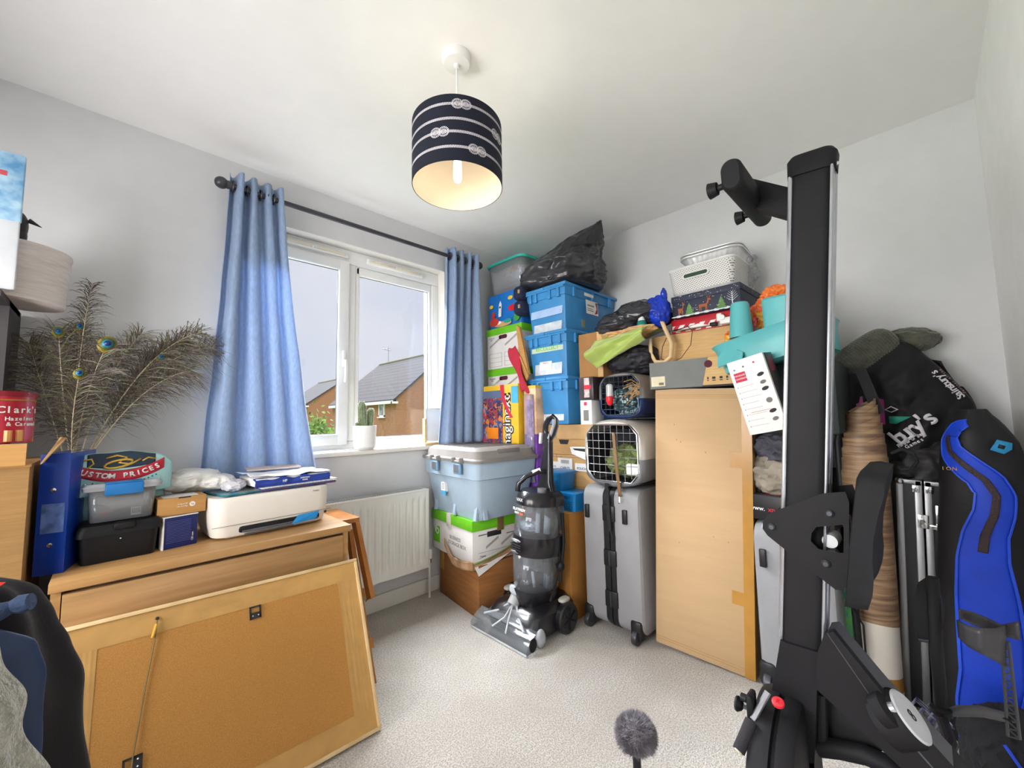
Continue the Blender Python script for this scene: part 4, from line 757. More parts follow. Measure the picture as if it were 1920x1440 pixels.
# blue attached-lid crates
ta = mat('blue_crate', '3a88c2', .45, var=.04); tb_ = mat('blue_crate_side', '2c8ad0', .4)
def crate(z0, label, marks, rz=0):
    xf, yr, yl = -.575, -.835, -.515; T = thing('plastic_crate', label, 'crate', (-.29, -.68, z0), 0, 'stack of blue lidded crates'); h = .289; xc = -.29; yc = (yr + yl) / 2; w, d = .52, .28
    m = MB(TR(xc, yc, z0, rz)).m(ta); m.loft([rrect(w, d, .012, 0, 2), rrect(w + .04, d + .03, .012, h - .075, 2), rrect(w + .05, d + .04, .012, h - .074, 2), rrect(w + .055, d + .045, .012, h - .02, 2)])
    fx = -(w + .052) / 2
    for y in (-.11, -.04, .075, .12): m.box(fx - .012, fx + .01, y - .012, y + .012, h - .085, h - .02, .003)
    m.box(fx - .014, fx + .01, -.16, .16, h - .03, h - .02)
    for x in (-.2, 0, .2): m.box(x - .012, x + .012, -(d + .045) / 2 - .012, -(d + .04) / 2, h - .08, h - .02, .003)
    m.build('body', T)
    m = MB(TR(xc, yc, z0, rz)).m(ta).box(-(w + .085) / 2, (w + .085) / 2, -(d + .075) / 2, 0.0, h - .02, h, .006).box(-(w + .085) / 2, (w + .085) / 2, 0, (d + .075) / 2, h - .02, h, .006); m.build('lid', T)
    m = MB(TR(xc, yc, z0, rz)); sl = Matrix.Rotation(radians(-4), 4, 'X')
    for (mt, y, z, a, b_, txt, ts, tm) in marks:
        M = FX(-(w) / 2 - .02 * z / (h - .075) - .0005, y, z) @ sl
        m.m(mt).prism([(-a, -b_), (a, -b_), (a, b_), (-a, b_)], .0012, M)
        if txt: m.m(tm).text(txt, ts, M @ Matrix.Translation((0, 0, .0014)), .01)
    m.build('labels', T); return T
film = mat('worn_label', 'cfd6dc', .4, var=.08, vs=20); lilac = mat('pale_label', 'a9c3e8', .4, var=.05, vs=10); gtxt = mat('green_text', '6fbf3a', .6)
c3 = crate(1.641, 'topmost blue lidded crate with a worn white label, under the black bin bag', [(paper, .03, .238, .05, .012, '2 3 4 5 6', .012, inkr), (film, .0, .05, .115, .045, '', 0, None), (lilac, .0, .14, .13, .04, '', 0, None)])
sgn = MB(); M = FY(-.34, -.865, 1.80) @ Matrix.Rotation(radians(-3), 4, 'X')
sgn.m(paper).prism([(-.06, -.045), (.07, -.045), (.07, .045), (-.06, .045)], .0012, M).m(inkd).text('removals', .02, M @ TR(-.01, .012, .0014), .01).m(mat('maroon', '9c2338', .5)).prism([(.03, -.04), (.065, -.03), (.065, .04), (.045, .04), (.055, .0)], .0016, M).m(inkg).box(-.05, .02, -.025, -.02, .001, .0018, M=M).box(-.05, .01, -.012, -.008, .001, .0018, M=M)
sgn.m(paper).prism([(-.05, -.01), (.05, -.01), (.05, .01), (-.05, .01)], .001, FY(-.37, -.868, 1.875)).m(inkd).text('4512', .014, FY(-.37, -.8685, 1.875)).m(mat('olive_label', '8b8d6a', .5)).prism([(-.016, -.02), (.016, -.02), (.016, .03), (-.016, .03)], .001, FY(-.43, -.86, 1.68)); sgn.build('side_labels', c3)
crate(1.351, 'middle blue lidded crate with the green lettered RECOLLECT strip', [(mat('pale_green_strip', 'c2d3bc', .5), .0, .185, .13, .021, 'RECOLLECT', .035, gtxt), (paper, .03, .232, .042, .012, 'BOX', .014, inkr), (film, .0, .08, .11, .06, '', 0, None), (paper, .02, .095, .05, .045, 'PARTS', .016, inkr)])
crate(1.061, 'lowest blue lidded crate with a torn white label near its bottom', [(film, .0, .05, .11, .028, '', 0, None), (paper, .02, .232, .045, .012, '1 2 5', .012, inkr)])
# bin bag on the crates
binm = mat('black_bin_liner', '303036', .24, var=.12, bump=.3, bs=7, spec=.6)
T = thing('bin_bag', 'large grey black bin bag with a peaked top on the topmost blue crate', 'bag', (-.3, -.72, 1.937))
KB = [(0, -.37, -.69, .24, .25), (.04, -.38, -.685, .275, .275), (.10, -.38, -.69, .275, .27), (.16, -.375, -.715, .25, .245), (.22, -.365, -.755, .205, .205), (.28, -.36, -.81, .15, .15), (.33, -.355, -.862, .10, .10), (.37, -.35, -.912, .055, .055), (.405, -.35, -.955, .012, .012)]
R_ = []
for j in range(60):
    z = .405 * j / 59
    for p_, q_2 in zip(KB, KB[1:]):
        if z <= q_2[0] + 1e-9: t = (z - p_[0]) / (q_2[0] - p_[0]); k = [p_[i] + (q_2[i] - p_[i]) * t for i in range(1, 5)]; break
    r = []
    for i in range(90):
        a = 2 * pi * i / 90; d = Vector((cos(a) * 1.1, sin(a) * 1.1, z * 5)); f = 1 + .20 * (.3 - abs(noise.noise(d * 1.3 + Vector((4, 1, 2)))) * 1.7) + .10 * (.3 - abs(noise.noise(d * 3.1)) * 1.5) + .04 * (.3 - abs(noise.noise(d * 7)) * 1.5) + .05 * sin(3 * a + 9 * z)
        if z < .02: f = 1 - (.02 - z) * 6
        r.append((k[0] + k[2] * f * cos(a), k[1] + k[3] * f * sin(a), 1.938 + z + .02 * noise.noise(d * 1.8) * min(1, z * 8)))
    R_.append(r)
m = MB().m(binm).loft(R_); m.build('body', T, sharp=0)
m = MB().m(binm).blob((-.50, -.53, 1.985), (.10, .07, .045), .35, 3, 8, sub=5).blob((-.53, -.72, 1.975), (.07, .08, .035), .35, 3, 9, sub=5); m.build('gathered_neck', T, sharp=60)
# tan archive boxes under the crates
tan = mat('tan_archive_card', 'c9a06a', .85, var=.04, bump=.05, bs=30, stretch=(1, 1, 12)); tan2 = mat('tan_lid', 'd2aa78', .85, var=.04)
def tanbox(z0, z1, label, hole=True, xf=-.5, lid=.05):
    T = thing('archive_box', label, 'storage box', (-.3, -.75, z0), 0, None); m = MB().m(tan).box(xf, -.08, -.97, -.50, z0, z1 - .003, .002)
    if hole: m.m(inkd).prism([(-.04, .014), (.04, .014), (.028, -.014), (-.028, -.014)], .001, FX(xf - .0004, -.735, z1 - lid - .02))
    m.build('carton', T); MB().m(tan2).box(xf - .006, -.076, -.974, -.494, z1 - lid, z1, .002).m(inkg).box(xf - .0065, xf - .006, -.68, -.675, z1 - lid, z1).build('lid', T); return T
a = tanbox(.872, 1.057, 'tan archive box with a dark hand hole directly under the blue crates', lid=.088)
b_ = tanbox(.685, .87, 'tan archive box with white address labels, second below the blue crates', False, lid=.01)
m = MB().m(paper).box(-.508, -.5, -.70, -.58, .78, .825).box(-.509, -.5, -.80, -.69, .775, .85).box(-.508, -.5, -.965, -.82, .78, .825); m.m(mat('blue_ink', '39508c', .6)).text('CABLES', .022, FX(-.5095, -.745, .79)).text('POUCH LTD', .02, FX(-.509, -.89, .795)).text('STORAGE', .018, FX(-.509, -.635, .795)).m(inkg)
for k in range(14): m.box(-.5098, -.5095, -.715 - k * .0045, -.717 - k * .0045, .818, .84)
m.m(inkg).text('Files & Storage', .02, FX(-.5005, -.66, .86)); m.build('labels', b_)
o = MB().m(tan).box(-.5, -.08, -.97, -.5, .35, .683, .002).m(inkg).text('A2N', .03, FX(-.501, -.88, .60)).build('archive_box', None, loc=(-.3, -.75, .35)); tag(o, 'tan box with A2N lettering behind the small blue baskets', 'storage box')
o = MB().m(tan).box(-.49, -.08, -.97, -.7, 0, .348, .002).build('archive_box', None, loc=(-.3, -.85, 0)); tag(o, 'lowest tan box standing on the floor behind the tall brown box', 'storage box')
o = MB().m(paper).px([(-.56, -.825, .925), (-.56, -1.0, .93), (-.56, -1.0, .835), (-.56, -.84, .885)], .04).m(inkd).px([(-.5605, -.845, .918), (-.5605, -.98, .92), (-.5605, -.99, .895), (-.5605, -.86, .908)], .001).build('leaflet_bundle', None, loc=(-.55, -.9, .85)); tag(o, 'white folded leaflet bundle poking out beside the grey pet carrier', 'leaflet')
# tall brown box, small blue baskets
T = thing('cardboard_box', 'tall narrow brown cardboard box standing on the floor between vacuum and suitcase', 'box', (-.62, -.8, 0))
MB().m(mat('golden_cardboard', 'b27a38', .8, var=.05, bump=.05, bs=30)).box(-.70, -.5, -.915, -.64, 0, .575, .003).build('box', T)
bb_ = mat('blue_basket', '1878b8', .35, var=.04)
def basket(x, y, z, label):
    T = thing('plastic_basket', label, 'basket', (x, y, z), 0, 'small blue lidded baskets'); m = MB(TR(x, y, z)).m(bb_); m.loft([rrect(.13, .135, .015, 0, 3), rrect(.145, .15, .015, .085, 3)])
    m.m(mat('basket_slot', '0d4d7c', .5)).prism([(p[0], p[1]) for p in rrect(.05, .014, .006)], .001, FX(-.0725, 0, .075))
    for i in range(7):
        for j in range(4): m.prism([(p[0], p[1]) for p in rrect(.009, .007, .002, 0, 1)], .0008, FX(-.0665 - .0011 * j * 1.5 - .0006, -.048 + i * .016, .014 + j * .013))
    m.build('body', T); MB(TR(x, y, z)).m(bb_).loft([rrect(.155, .16, .015, .085, 3), rrect(.158, .163, .015, .1, 3), rrect(.14, .145, .015, .105, 3)]).build('lid', T)
basket(-.60, -.86, .577, 'small blue lidded basket standing on the tall brown box'); basket(-.60, -.765, .684, 'small blue lidded basket balanced on top of the other blue baskets'); basket(-.60, -.69, .577, 'small blue lidded basket mostly hidden behind the vacuum')
# small boxes right of the crates
o = MB().m(paper).box(-.62, -.5, -1.03, -.955, 1.06, 1.195, .002).m(inkr).box(-.6208, -.62, -1.0, -.98, 1.165, 1.185).m(inkg).box(-.6205, -.62, -1.01, -.975, 1.08, 1.14).build('small_carton', None, loc=(-.56, -.99, 1.06)); tag(o, 'small white carton with a red square beside the lowest blue crate', 'carton')
m = MB().m(mat('black_glossy_card', '3b3236', .3)).box(-.62, -.5, -1.045, -.95, 1.197, 1.325, .002).m(mat('photo_print', 'c8b8b4', .4, var=.3, vs=30)).box(-.6208, -.62, -1.02, -.985, 1.21, 1.32).m(inkr).box(-.6212, -.62, -1.03, -.985, 1.255, 1.28); o = m.build('small_carton', None, loc=(-.56, -.99, 1.2)); tag(o, 'dark glossy carton with a photo print on the small white carton', 'carton')
o = MB().m(mat('brown_card_box', 'a87a4a', .85, var=.05)).box(-.52, -.12, -1.05, -.885, 1.327, 1.595, .002).m(kraft2).box(-.5205, -.52, -1.05, -1.015, 1.33, 1.594).build('cardboard_box', None, loc=(-.3, -.97, 1.33)); tag(o, 'upright brown box wedged between the blue crates and the green cloth', 'box')
# pet carriers
def carrier(name, label, x0, y0, y1, z0, z1, dep, top, base, doorm, cont):
    "front faces -x; octagonal wire door"
    T = thing(name, label, 'pet carrier', (x0 + dep / 2, (y0 + y1) / 2, z0)); yc = (y0 + y1) / 2; w = y1 - y0; h = z1 - z0; zm = z0 + h * .42
    def octa(s, x, k=.28, wz=1.0): 
        W_, H_ = w * s / 2, h * s / 2; zc = z0 + h * .5; c = k * W_; e = k * H_ * 1.2
        return [(x, yc + a, zc + b) for a, b in ((-W_, -H_ + e), (-W_, H_ - e), (-W_ + c, H_), (W_ - c, H_), (W_, H_ - e), (W_, -H_ + e), (W_ - c, -H_), (-W_ + c, -H_))]
    def shell(mt, nm, zlo, zhi):
        m = MB().m(mt); segs = []
        def ring(x, s, t):  # outer body outline clipped to zlo..zhi
            o = []
            for (a, b) in ((-1, zlo), (-1, zhi)) if False else (): pass
            return o
        pts = 14
        def arc(x, s):
            o = []
            for i in range(pts + 1):
                t = i / pts; 
                if nm == 'upper_shell':
                    a = pi * t; o.append((x, yc - cos(a) * 1.0 * (w / 2 * s) if True else 0, zlo + (zhi - zlo) * (sin(a) ** .42) * (1 - (1 - s) * .6)))
                else:
                    a = pi * t; o.append((x, yc - cos(a) * (w / 2 * s) * (1 - .12 * sin(a)), zhi - (zhi - zlo) * (sin(a) ** .3) * 1.0))
            return o
        xs = [(x0 + .006, .93), (x0, .96), (x0 + .03, 1), (x0 + dep * .5, 1), (x0 + dep - .03, 1), (x0 + dep, .93)]
        m.loft([arc(x, s) for x, s in xs], cap=False, closed=False); m.face([m.v(p) for p in arc(x0 + dep, .93)]); m.open = True
        # front face around the door opening
        O = octa(.93 if False else .86, x0 + .002); half = [p for p in O]
        import itertools
        outer = arc(x0 + .004, .95); 
        if nm == 'upper_shell': inn = [p for p in O if p[2] >= zm - 1e-6]; inn = [(x0 + .002, O[0][1], zm)] + sorted([p for p in inn if p[1] < yc], key=lambda p: p[2]) + sorted([p for p in inn if p[1] > yc], key=lambda p: -p[2]) + [(x0 + .002, O[4][1], zm)]
        else: inn = [p for p in O if p[2] < zm - 1e-6]; inn = [(x0 + .002, O[0][1], zm)] + sorted([p for p in inn if p[1] < yc], key=lambda p: -p[2]) + sorted([p for p in inn if p[1] > yc], key=lambda p: p[2]) + [(x0 + .002, O[4][1], zm)]
        def res(pl, n):
            d = [0]
            for a, b in zip(pl, pl[1:]): d.append(d[-1] + (Vector(b) - Vector(a)).length)
            o = []
            for i in range(n + 1):
                t = d[-1] * i / n
                for k in range(len(d) - 1):
                    if t <= d[k + 1] + 1e-9: f = (t - d[k]) / max(1e-9, d[k + 1] - d[k]); o.append(tuple(Vector(pl[k]).lerp(Vector(pl[k + 1]), f))); break
            return o
        m.loft([res(outer, 24), res(inn, 24)], cap=False, closed=False)
        return m.build(nm, T, solid=.003, sharp=40)
    shell(top, 'upper_shell', zm, z1); shell(base, 'lower_shell', z0, zm)
    m = MB().m(doorm); D = octa(.84, x0 - .006); m.tube(D + [D[0]], .0032, 6)
    ny, nzv = 8, 7
    for i in range(1, ny):
        y = yc - w * .42 + w * .84 * i / ny; e = .36 if i in (1, ny - 1) else (.41 if i in (2, ny - 2) else .42); m.tube([(x0 - .006, y, z0 + h * (.5 - e)), (x0 - .006, y, z0 + h * (.5 + e))], .0018, 5)
    for i in range(1, nzv):
        z = z0 + h * (.08 + .84 * i / nzv); e = .38 if i in (1, nzv - 1) else .42; m.tube([(x0 - .009, yc - w * e, z), (x0 - .009, yc + w * e, z)], .0018, 5)
    m.build('wire_door', T); dk_ = mat('carrier_shade_liner', '1d1d22', .9); xa, xb = x0 + .03, x0 + dep - .015; a_, b_ = yc - w * .44, yc + w * .44; c_, d_ = z0 + .02, z1 - .05
    MB().m(dk_).box(xb - .003, xb, a_, b_, c_, d_).box(xa, xb, a_, a_ + .003, c_ + .03, d_ - .02).box(xa, xb, b_ - .003, b_, c_ + .03, d_ - .02).box(xa, xb, a_, b_, c_, c_ + .003).box(xa, xb, a_ + .03, b_ - .03, d_ - .003, d_).build('shade_liner', T)  # added dark liner panels: shade inside the carrier put into colour
    m = MB(); cont(m, yc, T); return T
warmg = mat('carrier_warm_grey', 'c6c1bb', .45, var=.02); midg = mat('carrier_mid_grey', '6f7176', .45, var=.02); navyp = mat('carrier_navy', '1c3160', .4); greyp = mat('carrier_grey_top', '8e8a86', .45)
def c1(m, yc, T):
    m.m(mat('olive_blanket', '6f7d4a', .95, bump=.5, bs=60, var=.15, vs=10)).blob((-.50, yc - .03, .86), (.11, .14, .09), .3, 2.2, 5, sub=5); m.build('blanket', T)
    MB().m(paper).box(-.63, -.6, yc - .155, yc - .06, .80, .86, .01).build('white_tub', T)
    MB().m(mat('shade_backing', '2d2d33', .9)).box(-.43, -.42, yc - .15, yc + .15, .76, 1.05).build('back_shade_panel', T)  # plain dark sheet behind the contents, standing in for shade
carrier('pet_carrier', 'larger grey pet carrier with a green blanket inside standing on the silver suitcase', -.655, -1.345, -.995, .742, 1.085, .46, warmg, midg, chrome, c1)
def c2_(m, yc, T):
    m.m(pict('carrier_contents', ['a9c4c8', '3a5a60', '7fa0a4', '20343c', 'c8d8da', '4b6c70'], 30)).blob((-.47, yc, 1.19), (.09, .11, .085), .3, 3, 6, sub=4); m.build('contents', T)
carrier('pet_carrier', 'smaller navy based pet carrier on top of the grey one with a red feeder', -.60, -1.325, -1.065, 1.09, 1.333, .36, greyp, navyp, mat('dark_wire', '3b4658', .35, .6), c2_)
T = thing('pet_bottle_feeder', 'red and white bottle feeder clipped on the smaller pet carrier door', 'feeder', (-.62, -1.17, 1.18))
m = MB().m(glass('bottle_plastic', 'eef0f0', .4)).lathe([(.018, 0), (.018, .06), (.012, .068), (.001, .07)], 20, TR(-.632, -1.155, 1.205)); m.build('bottle', T)
MB().m(mat('red_plastic', 'd8202a', .35)).lathe([(.008, -.025), (.019, -.005), (.02, .022), (.019, .024)], 20, TR(-.632, -1.155, 1.185)).build('cap', T)
m = MB().m(mat('dry_grass', 'a87f4e', .9)); rnd = random.Random(5)
for k in range(16): a = rnd.uniform(-.9, .5); l = rnd.uniform(.04, .10); p0 = Vector((-.63, -1.325, 1.235 + rnd.uniform(-.03, .03))); m.tube([p0, p0 + Vector((-.01, l * .5 * cos(a), l * .5 * sin(a) + .01)), p0 + Vector((-.012, l * cos(a), l * sin(a) * .8 - .01))], .0018, 5)
o = m.build('dried_grass', None, loc=(-.63, -1.3, 1.23)); tag(o, 'bundle of dried brown grass stalks poking over the smaller pet carrier', 'dried grass')
T = thing('brown_leather_strap', 'brown strap hanging down the door of the grey pet carrier', 'strap', (-.68, -1.22, .6)); m = MB().m(mat('brown_leather', '7c5d3e', .5)).grid(lambda u, v: (-.672 - .006 * sin(v * 3), -1.185 - .018 * u - .025 * v, 1.02 - .32 * v), 3, 16); m.open = True; m.build('strap', T, solid=.004, sharp=0); MB().m(chrome).tube([(-.685, -1.222, .70), (-.688, -1.224, .675), (-.68, -1.215, .668)], .004, 6).build('hook', T)
# suitcases
alu = mat('grey_suitcase_shell', '8f8f92', .4, var=.02, bump=.25, bs=400); blk = mat('suitcase_black', '1c1c1f', .4)
def suitcase(label, xf, y0, y1, z1, dep, shellm, group=None):
    T = thing('suitcase', label, 'suitcase', (xf + dep / 2, (y0 + y1) / 2, 0), 0, group); yc = (y0 + y1) / 2 + .005; z0 = .035; g = .032
    for (a, b_, nm) in ((y0, yc - g, 'right'), (yc + g, y1, 'left')):
        m = MB().m(shellm); w = b_ - a; c = (a + b_) / 2; s = -1 if nm == 'right' else 1
        m.loft([[(x, c + yy, z) for (x, z) in [(q[0], q[1]) for q in rrect(dep * k, (z1 - z0) * k2, .06, 0, 6, xf + dep / 2, (z0 + z1) / 2)]] for yy, k, k2 in ((-s * w / 2, 1, 1), (s * w * .28, 1, 1), (s * w * .44, .975, .99), (s * w * .5, .93, .965))])
        m.m(mat('suitcase_rib', '77777b', .45)); m.build('shell_half', T)
    m = MB().m(blk).loft([[(q[0], yy, q[1]) for q in rrect(dep + .006, z1 - z0 + .006, .06, 0, 6, xf + dep / 2, (z0 + z1) / 2)] for yy in (yc - g - .004, yc - g * .3)]).loft([[(q[0], yy, q[1]) for q in rrect(dep + .006, z1 - z0 + .006, .06, 0, 6, xf + dep / 2, (z0 + z1) / 2)] for yy in (yc - .004, yc + g * .35)]).loft([[(q[0], yy, q[1]) for q in rrect(dep - .01, z1 - z0 - .01, .06, 0, 6, xf + dep / 2, (z0 + z1) / 2)] for yy in (yc - g, yc + g)]); m.build('centre_frame', T)
    for z in (.18, z1 * .52, z1 - .13): MB().m(blk).box(xf - .012, xf + .01, yc - .04, yc + .03, z - .04, z + .04, .004).m(gun).tube([(xf - .013, yc - .005, z - .035), (xf - .013, yc - .005, z + .035)], .004, 6).build('hinge', T)
    for y in (y1 - .035, y0 + .075): MB().m(blk).box(xf - .014, xf + .004, y - .012, y + .012, z1 - .17, z1 - .10, .003).build('clip', T)
    for y in (y1 - .025, y0 + .04):
        m = MB().m(blk).box(xf - .01, xf + .06, y - .03, y + .03, .02, .115, .015); m.build('wheel_housing', T); MB().m(gun).lathe([(.012, -.014), (.034, -.012), (.036, 0), (.034, .012), (.012, .014)], 24, TR(xf + .0, y, .037, 0, 90, 0)).build('wheel', T)
    return T
suitcase('grey hard suitcase with a black centre frame standing under the grey pet carrier', -.66, -1.31, -.975, .735, .48, alu)
o = MB().m(mat('black_webbing', '1c1c20', .8)).px([(-.678, -1.135, .76), (-.678, -1.155, .76), (-.679, -1.165, .52), (-.679, -1.15, .52)], -.003).tube([(-.683, -1.16, .52), (-.683, -1.175, .49), (-.683, -1.165, .46)], .003, 6).build('webbing_strap', None, loc=(-.68, -1.15, .5)); tag(o, 'black webbing strap dangling down the front of the suitcase under the pet carrier', 'strap')
# big cardboard box
BG = Matrix.Translation((-.585, -1.55, 0)) @ Matrix.Rotation(radians(4), 4, 'Z') @ Matrix.Rotation(radians(2.6), 4, 'X')
T = thing('cardboard_box', 'very tall pale cardboard box standing in the middle of the stack', 'box', (-.45, -1.55, 0))
bigc = mat('big_box_cardboard', 'c2a27a', .8, var=.02, vs=3, bump=.05, bs=22, stretch=(1, 1, 8))
m = MB(BG).m(bigc).box(0, .30, -.203, .214, .012, 1.222, .004)
m.m(mat('corrugation_line', 'b58e58', .9))
for z in (1.195, 1.188, 1.18, .045, .035): m.box(-.0006, .0, -.202, .213, z, z + .002)
m.m(mat('tiny_stain', '8a7350', .9))
for (y, z) in ((.12, 1.05), (.11, .98), (.09, .97), (.1, .5), (-.02, .93), (-.05, .56), (-.11, .55)): m.box(-.0006, 0, y, y + .003, z, z + .006)
m.build('box', T)
m = MB(BG).m(tape)
m.box(-.0012, .05, -.2045, -.165, .012, 1.223).box(-.0016, .04, -.205, -.12, .88, .945).box(-.0016, .04, -.205, -.12, .30, .355).box(-.0012, .3, -.18, .213, 1.221, 1.2235); m.build('tape', T)
# ================================================================== on the tall box
gy = mat('grey_shoebox', '6f716e', .6, var=.04); ZB = 1.232
T = thing('shoe_box', 'flat cardboard shoe box with a grey printed front lying on the very tall box', 'box', (-.5, -1.57, ZB), 0)
SB = Matrix.Translation((-.6, -1.565, ZB)) @ Matrix.Rotation(radians(3), 4, 'Z')
m = MB(SB).m(kraft2).box(0, .16, -.185, .19, 0, .13, .002).m(gy).prism([(-.19, .0), (.055, .0), (.085, .13), (-.19, .13)], .001, FX(-.0002, 0, 0)).m(mat('cream_label', 'd8cdb0', .7)).box(-.0022, -.001, .115, .183, .012, .06).m(inkd)
for k in range(12): m.box(-.003, -.0022, .122 + k * .002, .123 + k * .002, .018, .03)
m.m(mat('hole_plum', '', 0)).prism([(p[0], p[1]) for p in ell(.017, .017, 0, 20)], .001, FX(-.0014, -.085, .1)).m(inkd)
for y, w in ((-.08, .006), (-.105, .014), (-.135, .012), (-.16, .008)): m.box(-.001, 0, y - w / 2, y + w / 2, .03, .04).box(-.001, 0, y - w / 2, y + w / 2, .022, .026)
m.m(inkd).box(-.001, .16, -.188, .192, -.004, .004); m.build('box', T)
o = MB().m(kraft2).box(-.41, -.05, -1.735, -1.30, 1.232, 1.53, .004).m(tape).box(-.411, -.40, -1.736, -1.725, 1.25, 1.5).build('cardboard_box', None, loc=(-.25, -1.5, 1.232)); tag(o, 'plain pale box behind the shoe box carrying the red and navy gift boxes', 'box')
# bent wood handle loop and cable in front of it
m = MB().m(mat('pale_bentwood', 'd8bd92', .45)).tube([(-.47, -1.385, 1.60), (-.48, -1.41, 1.54), (-.485, -1.44, 1.47), (-.485, -1.43, 1.40), (-.485, -1.395, 1.375), (-.48, -1.345, 1.385), (-.475, -1.32, 1.43), (-.47, -1.315, 1.51)], .008, 12, flat=1.4).tube([(-.46, -1.375, 1.60), (-.47, -1.40, 1.54), (-.475, -1.43, 1.46), (-.478, -1.42, 1.40)], .005, 8)
o = m.build('bentwood_loop', None, loc=(-.48, -1.38, 1.37)); tag(o, 'pale bent wooden handle loop resting on the shoe box', 'handle')
o = MB().m(inkd).tube([(-.445, -1.50, 1.56), (-.47, -1.54, 1.52), (-.475, -1.53, 1.45), (-.475, -1.48, 1.39), (-.475, -1.42, 1.368), (-.475, -1.375, 1.40), (-.475, -1.385, 1.46), (-.465, -1.425, 1.54)], .0018, 6).build('thin_cable', None, loc=(-.47, -1.45, 1.37)); tag(o, 'thin dark cable looping down over the pale box', 'cable')
# red striped gift box
T = thing('gift_box', 'red gift box with red and white candy stripes under the navy reindeer box', 'gift box', (-.3, -1.55, 1.53))
candy = stripes('candy_stripes', 'f0e9e6', 'c4203a', 24, rot=0, rotv=(radians(-35), 0, 0), axis='Y', width=.5)
m = MB().m(mat('gift_red', 'c01c2c', .45)).box(-.40, -.06, -1.71, -1.405, 1.532, 1.605, .002).m(candy).box(-.4012, -.40, -1.705, -1.41, 1.536, 1.572); m.build('box', T)
# adapter plug
T = thing('plug_adapter', 'white plug adapter lying in front of the red striped gift box', 'plug', (-.43, -1.67, 1.535)); MB().m(white).box(-.45, -.405, -1.715, -1.66, 1.533, 1.565, .008).box(-.445, -.41, -1.67, -1.645, 1.55, 1.59, .006).lathe([(.012, 0), (.012, .02)], 16, TR(-.455, -1.675, 1.565, 0, 0, 90)).build('body', T); MB().m(black).box(-.45, -.42, -1.645, -1.615, 1.533, 1.55, .003).build('pins', T)
o = MB().m(paper).px([(-.445, -1.61, 1.541), (-.445, -1.42, 1.541), (-.445, -1.44, 1.536), (-.445, -1.56, 1.556)], .03).build('folded_paper', None, loc=(-.44, -1.5, 1.535)); tag(o, 'folded white paper sliver on the pale box below the candy stripes', 'paper')
# navy winter box
T = thing('gift_box', 'navy gift box printed with reindeer, trees and snow under the white basket', 'gift box', (-.3, -1.57, 1.606))
nvb = mat('navy_gift_card', '2b3044', .6, var=.04); M0 = Matrix.Translation((-.43, -1.585, 1.607)) @ Matrix.Rotation(radians(-2), 4, 'Z')
m = MB(M0).m(nvb).box(0, .36, -.17, .16, 0, .085, .002)
xf = -.001; orange = mat('deer_orange', 'a8572b', .6); trg = mat('fir_green', '5f8a4a', .6); snow = mat('snow_print', 'e6e9ee', .7)
for y in (.07, -.085): m.m(trg); [m.prism([(-.026 + k * .006, .0 + k * .015), (.026 - k * .006, .0 + k * .015), (0, .03 + k * .015)], .0008 + k * .0002, FX(xf, y, .008)) for k in range(3)]
def deer(y, s):
    M = FX(xf, y, .02); m.m(orange).prism([(-.022 * s, .012), (.018 * s, .012), (.02 * s, .026), (-.022 * s, .027)], .001, M)
    for x in (-.02, -.013, .01, .016): m.prism([(x * s, -.006), (x * s + .003, -.006), (x * s + .004, .014), (x * s - .001, .014)], .001, M)
    m.prism([(.014 * s, .022), (.024 * s, .024), (.03 * s, .045), (.022 * s, .045)], .001, M).prism([(.02 * s, .04), (.038 * s, .04), (.036 * s, .048), (.022 * s, .05)], .001, M)
    for d in (-1, 1): m.prism([(.025 * s, .048), (.027 * s, .048), (.028 * s + d * .012, .066), (.026 * s + d * .012, .066)], .001, M).prism([(.026 * s + d * .006, .056), (.028 * s + d * .006, .056), (.028 * s + d * .002, .066), (.026 * s + d * .002, .066)], .001, M)
deer(.0, 1.0); deer(.115, .6)
m.m(snow)
rnd = random.Random(3)
for k in range(46): y = rnd.uniform(-.165, .155); z = rnd.uniform(.02, .112); m.prism([(p[0], p[1]) for p in ell(.0016, .0016, 0, 7)], .0006, FX(-.0032, y, z))
for k in range(14): y = .15 - k * .0235; m.prism([(p[0], p[1]) for p in ell(.016, .003 + .003 * (k % 2), 0, 10)], .0008, FX(xf, y, .006))
M = FX(xf, -.135, .008)
m.prism([(-.002, 0), (.002, 0), (.001, .07), (-.001, .07)], .001, M)
for k in range(5):
    for d in (-1, 1): z = .025 + k * .01; m.prism([(0, z), (0, z + .002), (d * (.026 - k * .003), z + .02), (d * (.025 - k * .003), z + .018)], .001, M)
m.build('box', T)
m = MB(M0).m(nvb).box(-.003, .363, -.173, .163, .083, .115, .002).m(snow)
for k in range(14): m.prism([(p[0], p[1]) for p in ell(.0014, .0014, 0, 7)], .0006, FX(-.0032, rnd.uniform(-.16, .15), rnd.uniform(.088, .11)))
for k in range(5): m.prism([(p[0], p[1]) for p in ell(.0018, .0018, 0, 7)], .0006, FY(.05 + k * .06, -.1735, .1))
m.build('lid', T)
